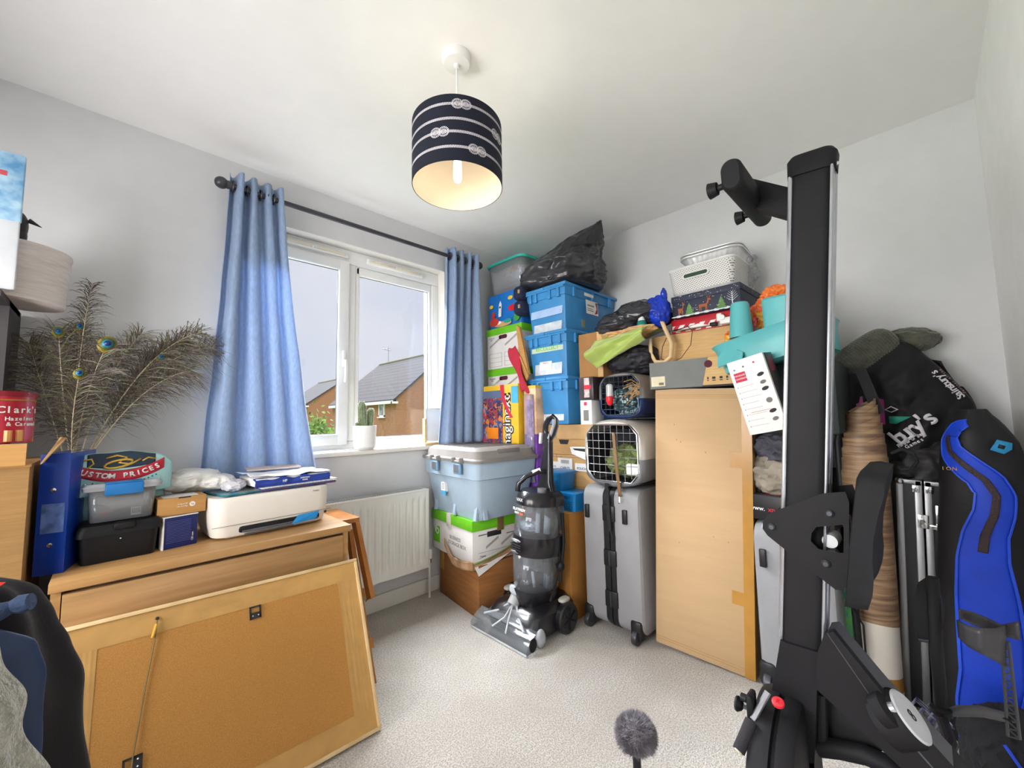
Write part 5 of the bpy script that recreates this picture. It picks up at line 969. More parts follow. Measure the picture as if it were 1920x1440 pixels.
# white perforated basket
def perf():
    m = bpy.data.materials.new('perforated_white_plastic'); m.use_nodes = True; N = m.node_tree.nodes; L = m.node_tree.links; b = N['Principled BSDF']; b.inputs['Roughness'].default_value = .4
    tc = N.new('ShaderNodeTexCoord'); sp = N.new('ShaderNodeSeparateXYZ'); L.new(tc.outputs['Object'], sp.inputs[0]); ad = N.new('ShaderNodeMath'); L.new(sp.outputs[0], ad.inputs[0]); L.new(sp.outputs[1], ad.inputs[1])
    def wv(src, k, ph=0):
        a = N.new('ShaderNodeMath'); a.operation = 'MULTIPLY_ADD'; a.inputs[1].default_value = k; a.inputs[2].default_value = ph; L.new(src, a.inputs[0]); s = N.new('ShaderNodeMath'); s.operation = 'SINE'; L.new(a.outputs[0], s.inputs[0]); return s.outputs[0]
    a = wv(ad.outputs[0], 430); c = wv(sp.outputs[2], 520); p = N.new('ShaderNodeMath'); p.operation = 'MULTIPLY'; L.new(a, p.inputs[0]); L.new(c, p.inputs[1])
    g = N.new('ShaderNodeMath'); g.operation = 'GREATER_THAN'; g.inputs[1].default_value = .42; L.new(p.outputs[0], g.inputs[0])
    mx = N.new('ShaderNodeMix'); mx.data_type = 'RGBA'; mx.inputs[6].default_value = rgb('d8d6d3'); mx.inputs[7].default_value = rgb('4f4d4c'); L.new(g.outputs[0], mx.inputs[0]); L.new(mx.outputs[2], b.inputs['Base Color']); return m
pf = perf(); T = thing('storage_basket', 'white perforated plastic basket with a slot handle on the navy reindeer box', 'basket', (-.3, -1.57, 1.723))
B0 = Matrix.Translation((-.245, -1.575, 1.723)) @ Matrix.Rotation(radians(-1), 4, 'Z'); bw = mat('basket_white', 'dcdad7', .4)
m = MB(B0).m(bw); m.loft([rrect(.31, .275, .03, .0, 4), rrect(.335, .305, .03, .018, 4)]); m.m(pf).loft([rrect(.335, .305, .03, .018, 4), rrect(.36, .33, .035, .135, 4)], cap=False); m.m(bw).loft([rrect(.36, .33, .035, .135, 4), rrect(.368, .338, .038, .138, 4), rrect(.368, .338, .038, .146, 4), rrect(.35, .32, .035, .146, 4), rrect(.33, .30, .03, .02, 4)], cap=False)
m.build('body', T)
m = MB(B0).m(bw).prism([(p[0], p[1]) for p in rrect(.135, .034, .016)], .003, FX(-.1765, .02, .095) @ Matrix.Rotation(radians(-7), 4, 'X')).m(mat('green_inside', '2f4a38', .7)).prism([(p[0], p[1]) for p in rrect(.118, .02, .009)], .0042, FX(-.1765, .02, .095) @ Matrix.Rotation(radians(-7), 4, 'X')); m.build('slot_handle', T)
foil = mat('crinkled_foil', 'ececee', .35, .55, bump=.25, bs=30)
for i, (z, rz, l) in enumerate(((1.862, 2, 'lower foil roasting tray standing in the white basket'), (1.876, 3, 'upper foil roasting tray nested in the other above the white basket'))):
    T = thing('foil_tray', l, 'tray', (-.25, -1.6, z), 0, 'foil trays in the basket'); M = Matrix.Translation((-.25, -1.605, z)) @ Matrix.Rotation(radians(rz), 4, 'Z')
    def fr(w, d, z, k): return [(x * (1 + k * .012 * cos(j * 2.0)), y * (1 + k * .012 * cos(j * 2.0)), zz) for j, (x, y, zz) in enumerate(rrect(w, d, .04, z, 12))]
    def dens(r, n=160):
        o = []; P = [Vector(p) for p in r] + [Vector(r[0])]; d = [0]
        for a, b in zip(P, P[1:]): d.append(d[-1] + (b - a).length)
        for i in range(n):
            t = d[-1] * i / n; k = max(j for j in range(len(d) - 1) if d[j] <= t); o.append(P[k].lerp(P[k + 1], (t - d[k]) / max(1e-9, d[k + 1] - d[k])))
        return o
    def flute(r, a): return [(p.x * (1 + a * (1 if j % 4 < 2 else -1)), p.y * (1 + a * (1 if j % 4 < 2 else -1)), p.z) for j, p in enumerate(dens(r))]
    m = MB(M @ Matrix.Diagonal((1.1, 1.12, 1, 1))).m(foil).loft([flute(rrect(.24, .20, .04, 0, 6), .0), flute(rrect(.25, .21, .04, .005, 6), .012), flute(rrect(.27, .235, .045, .05, 6), .012), flute(rrect(.28, .245, .05, .055, 6), 0), flute(rrect(.30, .265, .055, .055, 6), 0), flute(rrect(.303, .268, .055, .06, 6), 0)], cap=False); m.open = True; m.build('tray', T, solid=.0008, sharp=50)
o = MB().m(glass('thin_clear_bag', 'f2f2f4', .1)).blob((-.17, -1.71, 1.85), (.06, .06, .09), .5, 2.6, 21, sub=4).build('clear_bag', None, loc=(-.2, -1.7, 1.78)); tag(o, 'thin clear plastic wrap hanging at the back right corner of the white basket', 'wrap')
# second bin bag, blue bag, beige and green cloth
T = thing('bin_bag', 'smaller black bin bag slumped over the beige cloth beside the crates', 'bag', (-.3, -1.2, 1.55))
m = MB().m(binm).blob((-.38, -1.225, 1.662), (.16, .17, .088), .2, 1.3, 12, sub=6).blob((-.48, -1.115, 1.622), (.09, .12, .062), .2, 1.3, 15, sub=5); m.build('body', T, sharp=60)
T = thing('blue_bag', 'shiny royal blue plastic bag knotted beside the navy reindeer box', 'bag', (-.42, -1.38, 1.6))
ry = mat('royal_blue_plastic', '1238b8', .22, var=.12, bump=.3, bs=18); m = MB().m(ry).blob((-.45, -1.365, 1.655), (.055, .062, .08), .22, 1.5, 2, sub=5).blob((-.45, -1.395, 1.735), (.022, .016, .04), .25, 1.5, 5, sub=4).blob((-.46, -1.335, 1.71), (.03, .028, .024), .25, 1.5, 9, sub=4); m.build('body', T, sharp=60)
T = thing('white_green_bottle', 'small bottle with a white tip and green body lying by the royal blue bag', 'bottle', (-.49, -1.28, 1.585)); MB().m(mat('bottle_green', '157a6e', .4)).lathe([(.012, 0), (.025, .008), (.026, .03), (.02, .04)], 20, TR(-.505, -1.29, 1.57, 0, 0, 0)).build('body', T); MB().m(white).lathe([(.02, .04), (.014, .06), (.004, .075)], 20, TR(-.505, -1.29, 1.57)).build('cap', T)
o = MB().m(mat('blue_cloth_scrap', '17307e', .7)).blob((-.50, -1.25, 1.575), (.03, .035, .018), .3, 3, 3, sub=4).build('blue_cloth', None, loc=(-.5, -1.25, 1.56)); tag(o, 'small dark blue cloth scrap left of the green bottle', 'cloth')
o = MB().m(mat('beige_cotton', 'dfb57f', .9, bump=.2, bs=40)).blob((-.46, -1.16, 1.553), (.13, .13, .022), .25, 1.6, 7, sub=5).blob((-.50, -1.27, 1.565), (.06, .10, .022), .25, 1.6, 17, sub=5).build('beige_cloth', None, loc=(-.4, -1.2, 1.53)); tag(o, 'beige cotton cloth folded under the smaller black bin bag', 'cloth')
T = thing('green_cloth', 'lime green satin cloth folded over black fabric beside the crates', 'cloth', (-.45, -1.2, 1.4)); gc = mat('green_satin', 'a5b95a', .45, var=.05, sheen=.5)
m = MB().m(gc)
def gs(u, v):
    tp = 1.527 + .03 * u; bt = 1.372 + .12 * u ** 1.1 + .0 * u; y = -1.045 - .30 * u - .025 * (1 - u) * sin(pi * v) * -1.6; z = tp + (bt - tp) * v
    x = -.585 - .035 * sin(pi * v) + .02 * sin(9 * (v + u * .5)) * (1 - u * .6) + .012 * noise.noise((u * 5, v * 5, 2)); return (x, y, z)
m.grid(gs, 40, 24).grid(lambda u, v: (-.56 + .2 * v, -1.045 - .30 * u, 1.527 + .03 * u + .012 * sin(pi * v) + .008 * sin(8 * u)), 30, 8); m.open = True; m.build('cloth', T, solid=.004, sharp=0)
o = MB().m(mat('black_nylon', '25242b', .6, bump=.25, bs=20)).blob((-.40, -1.19, 1.41), (.13, .15, .085), .15, 2.2, 9, e=.8, sub=5).build('black_fabric', None, loc=(-.42, -1.2, 1.34)); tag(o, 'bundle of black nylon fabric between the smaller pet carrier and the green cloth', 'fabric')

# ================================================================== teal toy table, orange bag, package
tl_ = mat('teal_plastic', '5fb4b8', .35, var=.03); T = thing('play_table', 'teal plastic play tray with moulded wells on the stack behind the rowing machine', 'toy', (-.55, -1.9, 1.3))
PT = Matrix.Translation((-.52, -1.905, 1.375)) @ Matrix.Rotation(radians(-6), 4, 'Z') @ Matrix.Rotation(radians(-12), 4, 'X')
m = MB(PT).m(tl_); m.loft([rrect(.31, .36, .05, -.065, 4), rrect(.33, .38, .06, .0, 4), rrect(.35, .40, .07, .045, 4), rrect(.365, .415, .07, .058, 4), rrect(.345, .395, .06, .058, 4), rrect(.31, .36, .05, .03, 4)]); m.build('tray', T)
m = MB(PT).m(tl_).prism([(-.05, -.045), (.05, -.04), (.055, -.01), (.02, .022), (-.03, .022), (-.05, .0)], .006, FX(-.168, .125, .0) @ Matrix.Rotation(radians(-25), 4, 'X')); m.m(mat('teal_well', '257f80', .5)).prism([(p[0], p[1]) for p in rrect(.085, .04, .019)], .0075, FX(-.168, .125, -.005) @ Matrix.Rotation(radians(-25), 4, 'X')); m.build('moulded_well', T)
m = MB(Matrix.Translation((-.52, -1.905, 1.375)) @ Matrix.Rotation(radians(-6), 4, 'Z')).m(tl_).loft([rrect(.20, .145, .02, .03, 3, -.01, -.06), rrect(.21, .15, .02, .19, 3, -.01, -.06), rrect(.19, .14, .02, .20, 3, -.01, -.06)]); m.build('bin', T)
T = thing('teal_cup', 'teal plastic cup upside down at the left end of the play tray', 'cup', (-.6, -1.79, 1.43)); m = MB().m(tl_).lathe([(.047, 1.425), (.046, 1.43), (.036, 1.565), (.031, 1.575), (.002, 1.577)], 28, TR(-.62, -1.80, 0)); m.build('body', T)
orp = pict('orange_bag_print', ['e0752a', 'e8662a', 'f0a02e', 'd94a2a', 'f2b84a', 'd62a5a'], 22, .3); T = thing('orange_bag', 'crumpled orange plastic bag squeezed behind the teal cup', 'bag', (-.5, -1.82, 1.5))
m = MB().m(orp).blob((-.53, -1.745, 1.415), (.05, .035, .065), .35, 2.6, 3, sub=5).blob((-.47, -1.86, 1.54), (.05, .055, .07), .35, 2.4, 6, sub=5).m(mat('orange_shiny', 'ee7a35', .25, bump=.3, bs=20)).blob((-.44, -1.90, 1.625), (.045, .055, .042), .3, 2.2, 8, sub=5); m.build('body', T, sharp=60)
# leaning white package with black back
T = thing('product_carton', 'white product carton with a red heading and small pictures tilted against the rowing machine', 'carton', (-.75, -1.88, 1.0))
a, b_, c, d = [Vector(p) for p in ((-0.7800, -1.7890, 1.3040), (-0.8000, -1.9180, 1.3310), (-0.7800, -1.9770, 1.0550), (-0.7600, -1.8460, 1.0210))]
ux = (b_ - a); w = ux.length; ux.normalize(); uy = (a - d); uy = (uy - ux * uy.dot(ux)); h = uy.length; uy.normalize(); uz = ux.cross(uy); PK = Matrix(((ux.x, uy.x, uz.x, d.x), (ux.y, uy.y, uz.y, d.y), (ux.z, uy.z, uz.z, d.z), (0, 0, 0, 1)))
m = MB(PK).m(mat('carton_white', 'e6e2df', .4, var=.01)).box(0, w, 0, h, -.012, 0).m(mat('carton_black', '242027', .35, var=.1, vs=20)).box(.0, w, 0, h, -.085, -.012, .001).m(mat('carton_maroon', '7d1f2e', .4)).box(w, w + .0006, h * .75, h * .95, -.07, -.03).box(w, w + .0006, h * .05, h * .15, -.08, -.04)
m.m(mat('heading_red', 'c4183f', .5)).box(.012, .055, h - .085, h - .048, 0, .0006).m(white).text('PACKAGE', .0088, TR(.033, h - .06, .0008)).text('CONTENTS', .0088, TR(.033, h - .073, .0008))
for x, y, c_ in ((.02, h - .035, '2a9a8c'), (.055, h - .03, '5c6a70'), (.095, h - .025, 'c4183f')): m.m(mat('dot_' + c_, c_, .5)).lathe([(.0038, 0), (.0038, .0006)], 12, TR(x, y, 0))
m.m(mat('pale_text', 'a7a3a3', .7))
for k in range(8): y = h - .105 - k * .022; m.box(.018, .07 + .008 * (k % 3), y, y + .0014, 0, .0005).m(inkg).lathe([(.002, 0), (.002, .0006)], 8, TR(.013, y, 0)); m.m(mat('pale_text', '', 0))
m.m(inkr).box(.03, .10, h * .28, h * .285, 0, .0005).m(inkd)
for k, y in enumerate((h - .075, h - .105, h - .13, h - .175, h - .215, h - .245)): m.prism([(p[0], p[1]) for p in ell(.013 - .002 * (k % 2), .007 + .003 * (k == 3), 0, 14)], .0006, TR(w - .028, y, 0, 12)); m.m(inkd if k % 2 else inkg)
m.build('carton', T)
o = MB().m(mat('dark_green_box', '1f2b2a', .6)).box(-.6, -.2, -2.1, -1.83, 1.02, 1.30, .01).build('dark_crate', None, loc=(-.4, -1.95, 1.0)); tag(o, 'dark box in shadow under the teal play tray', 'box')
# second suitcase and things above
alu2 = mat('silver_suitcase_shell', '8c8d91', .4, var=.02, bump=.25, bs=400)
suitcase('second grey hard suitcase partly hidden behind the rowing machine post', -.60, -2.05, -1.785, .655, .45, alu2)
T = thing('black_carton', 'black carton with a white and red web address on top of the second suitcase', 'carton', (-.45, -1.9, .66))
BC = Matrix.Translation((-.58, -1.90, .665)) @ Matrix.Rotation(radians(-6), 4, 'Z'); m = MB(BC).m(mat('black_card', '1d1b20', .4)).box(0, .25, -.16, .14, 0, .10, .002).m(mat('dim_card_top', '3b3336', .5)).box(.004, .246, -.156, .136, .1, .1008).m(mat('bright_red', 'c41e2e', .4)).text('XP', .06, TR(.05, .04, .1012, -90)).m(white).text('www.', .024, FX(-.0006, .098, .045), .01).text('metal.com', .024, FX(-.0006, -.055, .045), .01).m(mat('bright_red', '', 0)).text('xp', .026, FX(-.0006, .045, .045), .01); m.m(inkg).box(-.0006, 0, .139, .14, 0, .1); m.build('carton', T)
o = MB().m(mat('taupe_cloth', 'a39a8c', .9, var=.1, vs=10, bump=.15, bs=40)).blob((-.48, -1.88, .845), (.11, .12, .085), .25, 1.8, 4, sub=5).build('folded_garment', None, loc=(-.48, -1.88, .765)); tag(o, 'bundled taupe garment on the black carton behind the post', 'garment')
o = MB().m(mat('slate_cloth', '55555f', .9, var=.1, vs=10, bump=.15, bs=40)).blob((-.46, -1.89, .95), (.11, .12, .075), .3, 2.0, 6, sub=5).build('folded_garment', None, loc=(-.46, -1.88, .9)); tag(o, 'bundled slate grey garment above the taupe one', 'garment')
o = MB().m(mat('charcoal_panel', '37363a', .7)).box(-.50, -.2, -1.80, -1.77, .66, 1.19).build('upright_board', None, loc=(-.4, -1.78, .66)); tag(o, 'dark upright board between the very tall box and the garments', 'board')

# ================================================================== far right: roll, case, bags
wg = mat('wood_look_vinyl', 'a98a68', .5, var=.1, vs=3, stretch=(2, 2, 26), col2='6f5644', bump=.03); rollp = mat('cream_roll_paper', 'e4ddd0', .7, var=.01)
T = thing('vinyl_roll', 'tall upright roll of wood effect flooring vinyl with stepped layers at its top', 'roll', (-.29, -2.12, 0))
M = TR(-.40, -2.125, 0, 0, 1.0)
steps = [(.072, .90), (.069, .95), (.066, .99), (.062, 1.03), (.057, 1.065), (.052, 1.10), (.047, 1.125)]
m = MB(M).m(wg); n = 36
for i, (r, z) in enumerate(steps):
    def rg(zz, rr, k=1): return [(rr * cos(2 * pi * j / n), rr * sin(2 * pi * j / n), zz + k * (-.03 * cos(2 * pi * j / n - pi * .6) if zz > .5 else -.012 * cos(2 * pi * j / n))) for j in range(n)]
    m.loft([rg(.31 if i == 0 else .8, r, 1), rg(z, r, 1), rg(z, r - .003, 1), rg(z - .12, r - .003, 1)], cap=False)
m.open = True; m.build('vinyl', T, sharp=50)
MB(M).m(rollp).lathe([(.070, 0), (.070, .34)], n).build('inner_roll', T); MB(M).m(tape).lathe([(.0712, .085), (.0712, .135)], n, cap=False).box(-.0715, -.071, .05, .06, .2, .22).build('tape', T)
T = thing('magenta_card', 'magenta card pieces sticking up out of the vinyl roll', 'card', (-.3, -2.14, 1.05)); m = MB().m(mat('magenta_card', '8f1f6a', .5)).px([(-.32, -2.125, 1.05), (-.32, -2.15, 1.05), (-.32, -2.147, 1.165), (-.32, -2.14, 1.165), (-.32, -2.135, 1.14), (-.32, -2.125, 1.135)], .003).px([(-.31, -2.195, 1.05), (-.31, -2.208, 1.05), (-.31, -2.21, 1.15), (-.31, -2.197, 1.155)], .003); m.build('card', T)
o = MB().m(mat('neon_green_sleeve', '7ed83c', .4, var=.4, vs=16, col2='1b7f9c')).px([(-.45, -2.045, .0), (-.45, -2.065, .0), (-.45, -2.07, .55), (-.45, -2.05, .55)], .03).build('racket_sleeve', None, loc=(-.45, -2.05, 0)); tag(o, 'narrow neon green and blue printed sleeve standing behind the machine post', 'sleeve')
T = thing('black_pole', 'dark metal pole with a wire standing in front of the vinyl roll', 'pole', (-.52, -2.1, 0)); MB().m(black).tube([(-.52, -2.095, 0), (-.52, -2.085, .72)], .011).build('pole', T); MB().m(black).tube([(-.535, -2.09, .5), (-.55, -2.075, .44), (-.535, -2.085, .38), (-.53, -2.11, .33), (-.535, -2.11, .22)], .003, 6).build('wire', T)
# aluminium case
T = thing('aluminium_case', 'black and aluminium edged flight case standing upright beside the vinyl roll', 'case', (-.17, -2.27, 0))
panel = mat('black_case_panel', '25252a', .45, bump=.05, bs=200); AC = Matrix.Translation((-.33, -2.275, 0)) @ Matrix.Rotation(radians(2.4), 4, 'X')
def case_shell(m_, y0, y1):
    m_.m(panel).box(.004, .32, y0 + .004, y1 - .004, .004, .836).m(silver)
    for y in (y0, y1 - .022):
        m_.box(0, .022, y, y + .022, 0, .84, .004).box(.30, .325, y, y + .022, 0, .84, .004).box(0, .325, y, y + .022, .818, .84, .004).box(0, .325, y, y + .022, 0, .022, .004)
    m_.box(0, .012, y0, y1, .825, .84, .003)
m = MB(AC); case_shell(m, .014, .088); m.m(mat('chrome_corner', 'b9babd', .25, .9)).blob((.01, .075, .83), (.016, .016, .014), 0, sub=2); m.build('lid_half', T)
m = MB(AC); case_shell(m, -.088, .010); m.m(MC['chrome_corner']).blob((.01, -.075, .83), (.018, .018, .016), 0, sub=2); m.build('base_half', T)
m = MB(AC).m(chrome).box(-.004, .0, -.058, -.018, .665, .755, .001).m(mat('brass_lock', 'b9a36a', .3, .8)).box(-.006, -.003, -.054, -.024, .69, .745).m(inkd)
for j in range(3):
    for k in range(2): m.lathe([(.003, 0), (.003, .003)], 10, TR(-.0055, -.033 - k * .012, .70 + j * .012, 0, 0, -90))
m.m(chrome).box(-.012, 0, -.05, .0, .668, .685, .003).box(-.006, 0, -.0, .03, .665, .715, .002).lathe([(.007, 0), (.005, .008)], 14, TR(-.004, .016, .69, 0, 0, -90)); m.build('lock', T)
m = MB(AC).m(chrome)
for y in (-.006, .03): m.box(-.004, .002, y - .008, y + .012, .795, .822, .002).lathe([(.0045, 0), (.003, .004)], 10, TR(-.003, y, .806, 0, 0, -90))
m.build('corner_rivet', T)
m = MB(AC).m(black).box(-.012, 0, -.06, -.02, .47, .485, .004).tube([(-.004, -.03, .475), (-.04, -.03, .455), (-.05, -.03, .38), (-.05, -.03, .30), (-.04, -.03, .225), (-.004, -.03, .21)], .014, 10, flat=1.4).box(-.012, 0, -.06, -.02, .195, .212, .004); m.build('handle', T)
m = MB().m(mat('cable_bundle', 'c7cbd6', .5, var=.4, vs=30, col2='33407a')); rnd = random.Random(2)
for k in range(16): y = -2.18 - rnd.random() * .1; x = -.48 + rnd.random() * .06; z = .035 + rnd.random() * .03; m.tube([(x, y, .01 + rnd.random() * .02), (x + .02, y - .03, z + .02), (x + .01, y - .06, z), (x + .03, y - .08, .01 + rnd.random() * .03)], .003, 6)
o = m.build('cable_bundle', None, loc=(-.45, -2.25, 0)); tag(o, 'small bundle of blue and white wires on the floor before the aluminium case', 'cables')
# black shopping bag lying on top, knitted roll
bgb = mat('black_shopping_bag', '1b1a1e', .6, spec=.3, var=.08, bump=.3, bs=14); T = thing('shopping_bag', 'big black supermarket bag leaning over the case with white lettering', 'bag', (-.2, -2.25, .86))
OUT = [Vector(q) for q in ((-0.2400, -2.0450, 1.2750), (-0.2400, -2.1400, 1.3400), (-0.2200, -2.2760, 1.3870), (-0.2000, -2.3540, 1.3090), (-0.2000, -2.4240, 1.1980), (-0.2000, -2.4610, 1.1150), (-0.2200, -2.4410, 1.0400), (-0.2600, -2.3630, 0.9600), (-0.2800, -2.3350, 0.8610), (-0.3000, -2.2530, 0.8250), (-0.3000, -2.1630, 0.8690), (-0.2800, -2.0620, 1.0400))]
cc = sum(OUT, Vector()) / len(OUT)
def outl(a):
    n_ = len(OUT); t = a / (2 * pi) * n_; i = int(t) % n_; f = t - int(t); p0, p1, p2, p3 = OUT[i - 1], OUT[i], OUT[(i + 1) % n_], OUT[(i + 2) % n_]
    return .5 * ((2 * p1) + (p2 - p0) * f + (2 * p0 - 5 * p1 + 4 * p2 - p3) * f * f + (3 * p1 - p0 - 3 * p2 + p3) * f ** 3)
def pillow(u, v, sgn, th=.055):
    a = 2 * pi * u; r = v; p = cc.lerp(outl(a), r); w = math.sqrt(max(0, 1 - r ** 2.4)); nn = noise.fractal(Vector((p.y * 9, p.z * 9 + p.y * 6, sgn * 3)), .8, 2.1, 3) * .022 * (1 - r ** 6) + .010 * (.4 - abs(noise.noise(Vector((p.y * 7 - p.z * 5, p.z * 7 + p.y * 9, 2))))) * 2
    return (min(p.x + .05 - sgn * (th * w + nn), -.012), p.y, p.z)
m = MB().m(bgb).grid(lambda u, v: pillow(u, v, 1), 72, 24, closed=True); m.grid(lambda u, v: pillow(-u, v, -1, .06), 72, 16, closed=True); m.open = True
def onbag(px_, d=.006):  # nearest surface point at given (y,z)
    best = None
    for i in range(72):
        for j in range(25):
            p = pillow(i / 72, j / 24, 1); k = (p[1] - px_[0]) ** 2 + (p[2] - px_[1]) ** 2
            if best is None or k < best[0]: best = (k, p)
    return best[1][0] - d
def letters(mm, s, p0, p1, sz, mt, bold=.01):
    mm.m(mt); n_ = len(s); a_, b_ = Vector(p0), Vector(p1); rot = math.degrees(math.atan2(b_.z - a_.z, -(b_.y - a_.y)))
    for i, ch in enumerate(s):
        if ch == ' ': continue
        q = a_.lerp(b_, i / max(1, n_ - 1)); mm.text(ch, sz, FX(onbag((q.y, q.z)), q.y, q.z, rot), bold)
lw = mat('bag_white_print', 'd8d4da', .6)
letters(m, "Sainsbury's", (-0.2800, -2.4230, 1.1550), (-0.2800, -2.3590, 1.2520), .034, lw); letters(m, 'Partner of the', (-0.2800, -2.4350, 1.1700), (-0.2800, -2.3770, 1.2620), .012, mat('bag_faint_print', '8a6f72', .6))
letters(m, "bury's", (-0.3600, -2.2430, 0.9990), (-0.3400, -2.3320, 1.0750), .082, lw, .02); letters(m, 'Partner of the', (-0.3600, -2.2410, 0.9660), (-0.3400, -2.3050, 1.0110), .018, lw); letters(m, 'Games', (-0.3600, -2.2640, 0.9630), (-0.3400, -2.3060, 0.9910), .018, lw)
q = Vector((-0.3600, -2.2390, 1.0680)); m.m(mat('teal_print', '2f9a86', .5)).prism([(-.02, -.014), (.0, -.016), (.045, .012), (-.02, .014)], .002, FX(onbag((q.y, q.z), .008), q.y, q.z, 0)); q = Vector((-0.3600, -2.2270, 1.1090)); m.m(lw).prism([(-.02, .0), (0, -.012), (.022, .0), (0, .014)], .002, FX(onbag((q.y, q.z), .008), q.y, q.z)).m(bgb).prism([(-.014, .0), (0, -.008), (.015, .0), (0, .010)], .003, FX(onbag((q.y, q.z), .008), q.y, q.z))
m.build('bag_body', T, solid=.001, sharp=0)
m = MB().m(mat('black_strap_web', '1b1a1e', .7)); P0, P1 = Vector((-0.3600, -2.1500, 1.2790)), Vector((-0.3800, -2.1960, 1.0950)); m.px([P0 + Vector((0, .018, 0)), P0 - Vector((0, .018, 0)), P1 - Vector((0, .018, 0)), P1 + Vector((0, .018, 0))], -.004); m.build('strap', T); m = MB().m(MC['black_strap_web']); m.tube([(-0.4000, -2.2230, 0.9440), (-0.4100, -2.2510, 0.9620), (-0.4100, -2.2810, 0.9480), (-0.4100, -2.2900, 0.9170), (-0.4000, -2.2740, 0.8920), (-0.4000, -2.2450, 0.8860)], .006, 8); m.build('carry_handle', T)
o = MB().m(mat('black_leather_bag', '232024', .5, bump=.1, bs=60)).blob((-0.2000, -2.3010, 0.8910), (.09, .11, .10), .15, 2, 3, e=.8, sub=5).blob((-0.2400, -2.2390, 0.8690), (.06, .07, .05), .15, 2, 4, sub=4).build('black_bag', None, loc=(-.2, -2.28, .85)); tag(o, 'dark brown black bag squashed between the flight case and the supermarket bag', 'bag')
o = MB().m(mat('black_jacket_cloth', '232127', .85)).blob((-0.2000, -2.0820, 1.0620), (.08, .05, .14), .2, 2, 3, sub=5).build('dark_garment', None, loc=(-.2, -2.07, 1.0)); tag(o, 'dark garment bundle hidden behind the post left of the vinyl roll', 'garment')
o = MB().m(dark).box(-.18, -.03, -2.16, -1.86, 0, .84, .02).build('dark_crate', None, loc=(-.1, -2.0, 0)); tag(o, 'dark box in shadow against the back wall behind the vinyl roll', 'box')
T = thing('hooked_umbrella', 'black curved umbrella handle left of the vinyl roll', 'umbrella', (-.4, -2.08, .6)); MB().m(black).tube([(-.4, -2.065, 0), (-.4, -2.065, .98), (-.4, -2.075, 1.04), (-.4, -2.10, 1.06), (-.4, -2.115, 1.10)], .012).build('handle', T)
# knitted olive blanket roll
kn_ = stripes('olive_rib_knit', '3c3d31', '2a2b22', 70, axis='X', width=.7, rough=1.0); T = thing('knitted_blanket', 'dark olive ribbed knitted blanket rolled on top of the black supermarket bag', 'blanket', (-.15, -2.2, 1.4))
a_, b_ = Vector((-0.2000, -2.0760, 1.2980)), Vector((-0.1600, -2.2400, 1.4180)); dd = (b_ - a_); q = dd.to_track_quat('X', 'Z').to_matrix().to_4x4(); q.translation = a_
LK = dd.length; m = MB(q).m(MC['olive_rib_knit']); R_ = []
for j in range(70):
    t = j / 69; rr = .062 * (1 + .035 * (1 if (j % 3) else -1)) * (math.sqrt(max(.02, 1 - abs(2 * t - 1) ** 6)) ) * (.95 + .1 * sin(3 * t)); R_.append([(LK * (1.16 * t - .08), rr * cos(2 * pi * i / 28) * 1.15, rr * sin(2 * pi * i / 28)) for i in range(28)])
o = MB(q).m(mat('olive_wool', '55564a', 1, var=.15, vs=30, bump=.6, bs=120, sheen=.4)).loft(R_).build('roll', T, sharp=0)
MB().m(MC['olive_wool']).blob((-0.1000, -2.2890, 1.3990), (.06, .10, .055), .15, 2, 5, sub=5).blob((-0.1000, -2.2350, 1.3840), (.06, .07, .05), .15, 2, 6, sub=5).build('fold', T); MB().m(mat('brown_wool_lining', '6d5a3c', 1)).blob((-0.1400, -2.1850, 1.3390), (.03, .07, .016), .3, 3, 2, sub=4).build('lining', T)

# board bag with blue stripe
bag_b = mat('black_board_bag', '1d1c1f', .6, var=.06, bump=.1, bs=60); royal = mat('royal_blue_neoprene', '1a46d0', .55, var=.05, bump=.1, bs=200)
T = thing('board_bag', 'tall black board bag with a wide royal blue zip panel standing by the right wall', 'board bag', (-.42, -2.42, 0))
def bags(z):  # y limits by height
    K = [(0, -2.30, -2.52), (.15, -2.285, -2.53), (.4, -2.30, -2.54), (.6, -2.315, -2.545), (.8, -2.335, -2.55), (.92, -2.345, -2.545), (1.0, -2.355, -2.53), (1.06, -2.375, -2.50), (1.10, -2.41, -2.47)]
    for p, q in zip(K, K[1:]):
        if z <= q[0]: t = (z - p[0]) / (q[0] - p[0]); return p[1] + (q[1] - p[1]) * t, p[2] + (q[2] - p[2]) * t
    return K[-1][1:]
def bpt(u, v, off=0):   # u around the front half 0..1 from left to right, v height
    z = 1.105 * v; a, b_ = bags(z); c, w = (a + b_) / 2, (a - b_) / 2; th = .085 * min(1, math.sqrt(max(0, (1.11 - z) / .12)) + .15); an = pi * u
    return (-.40 - (th * sin(an) + off) + .01 * noise.noise((u * 4, z * 6, 2)), c + w * cos(an), z)
m = MB().m(bag_b).grid(lambda u, v: bpt(u, v), 40, 60).grid(lambda u, v: (-.40 + .06 * sin(pi * u), bpt(1 - u, v)[1], bpt(1 - u, v)[2]), 20, 60)
m.m(mat('cyan_logo', '2f93c8', .5)).prism([(-.022, -.016), (.008, -.022), (.022, -.004), (.02, .016), (-.012, .02)], .002, FX(-.496, -2.485, .985, -12)).m(bag_b).prism([(-.008, -.006), (.006, -.008), (.008, .004), (-.006, .007)], .003, FX(-.496, -2.485, .985, -12)); m.m(mat('orange_letters', 'd79a4a', .5))
for i, ch in enumerate('IONAL'): m.text(ch, .016, FX(-.475, -2.352 - i * .0135, .905, 0))
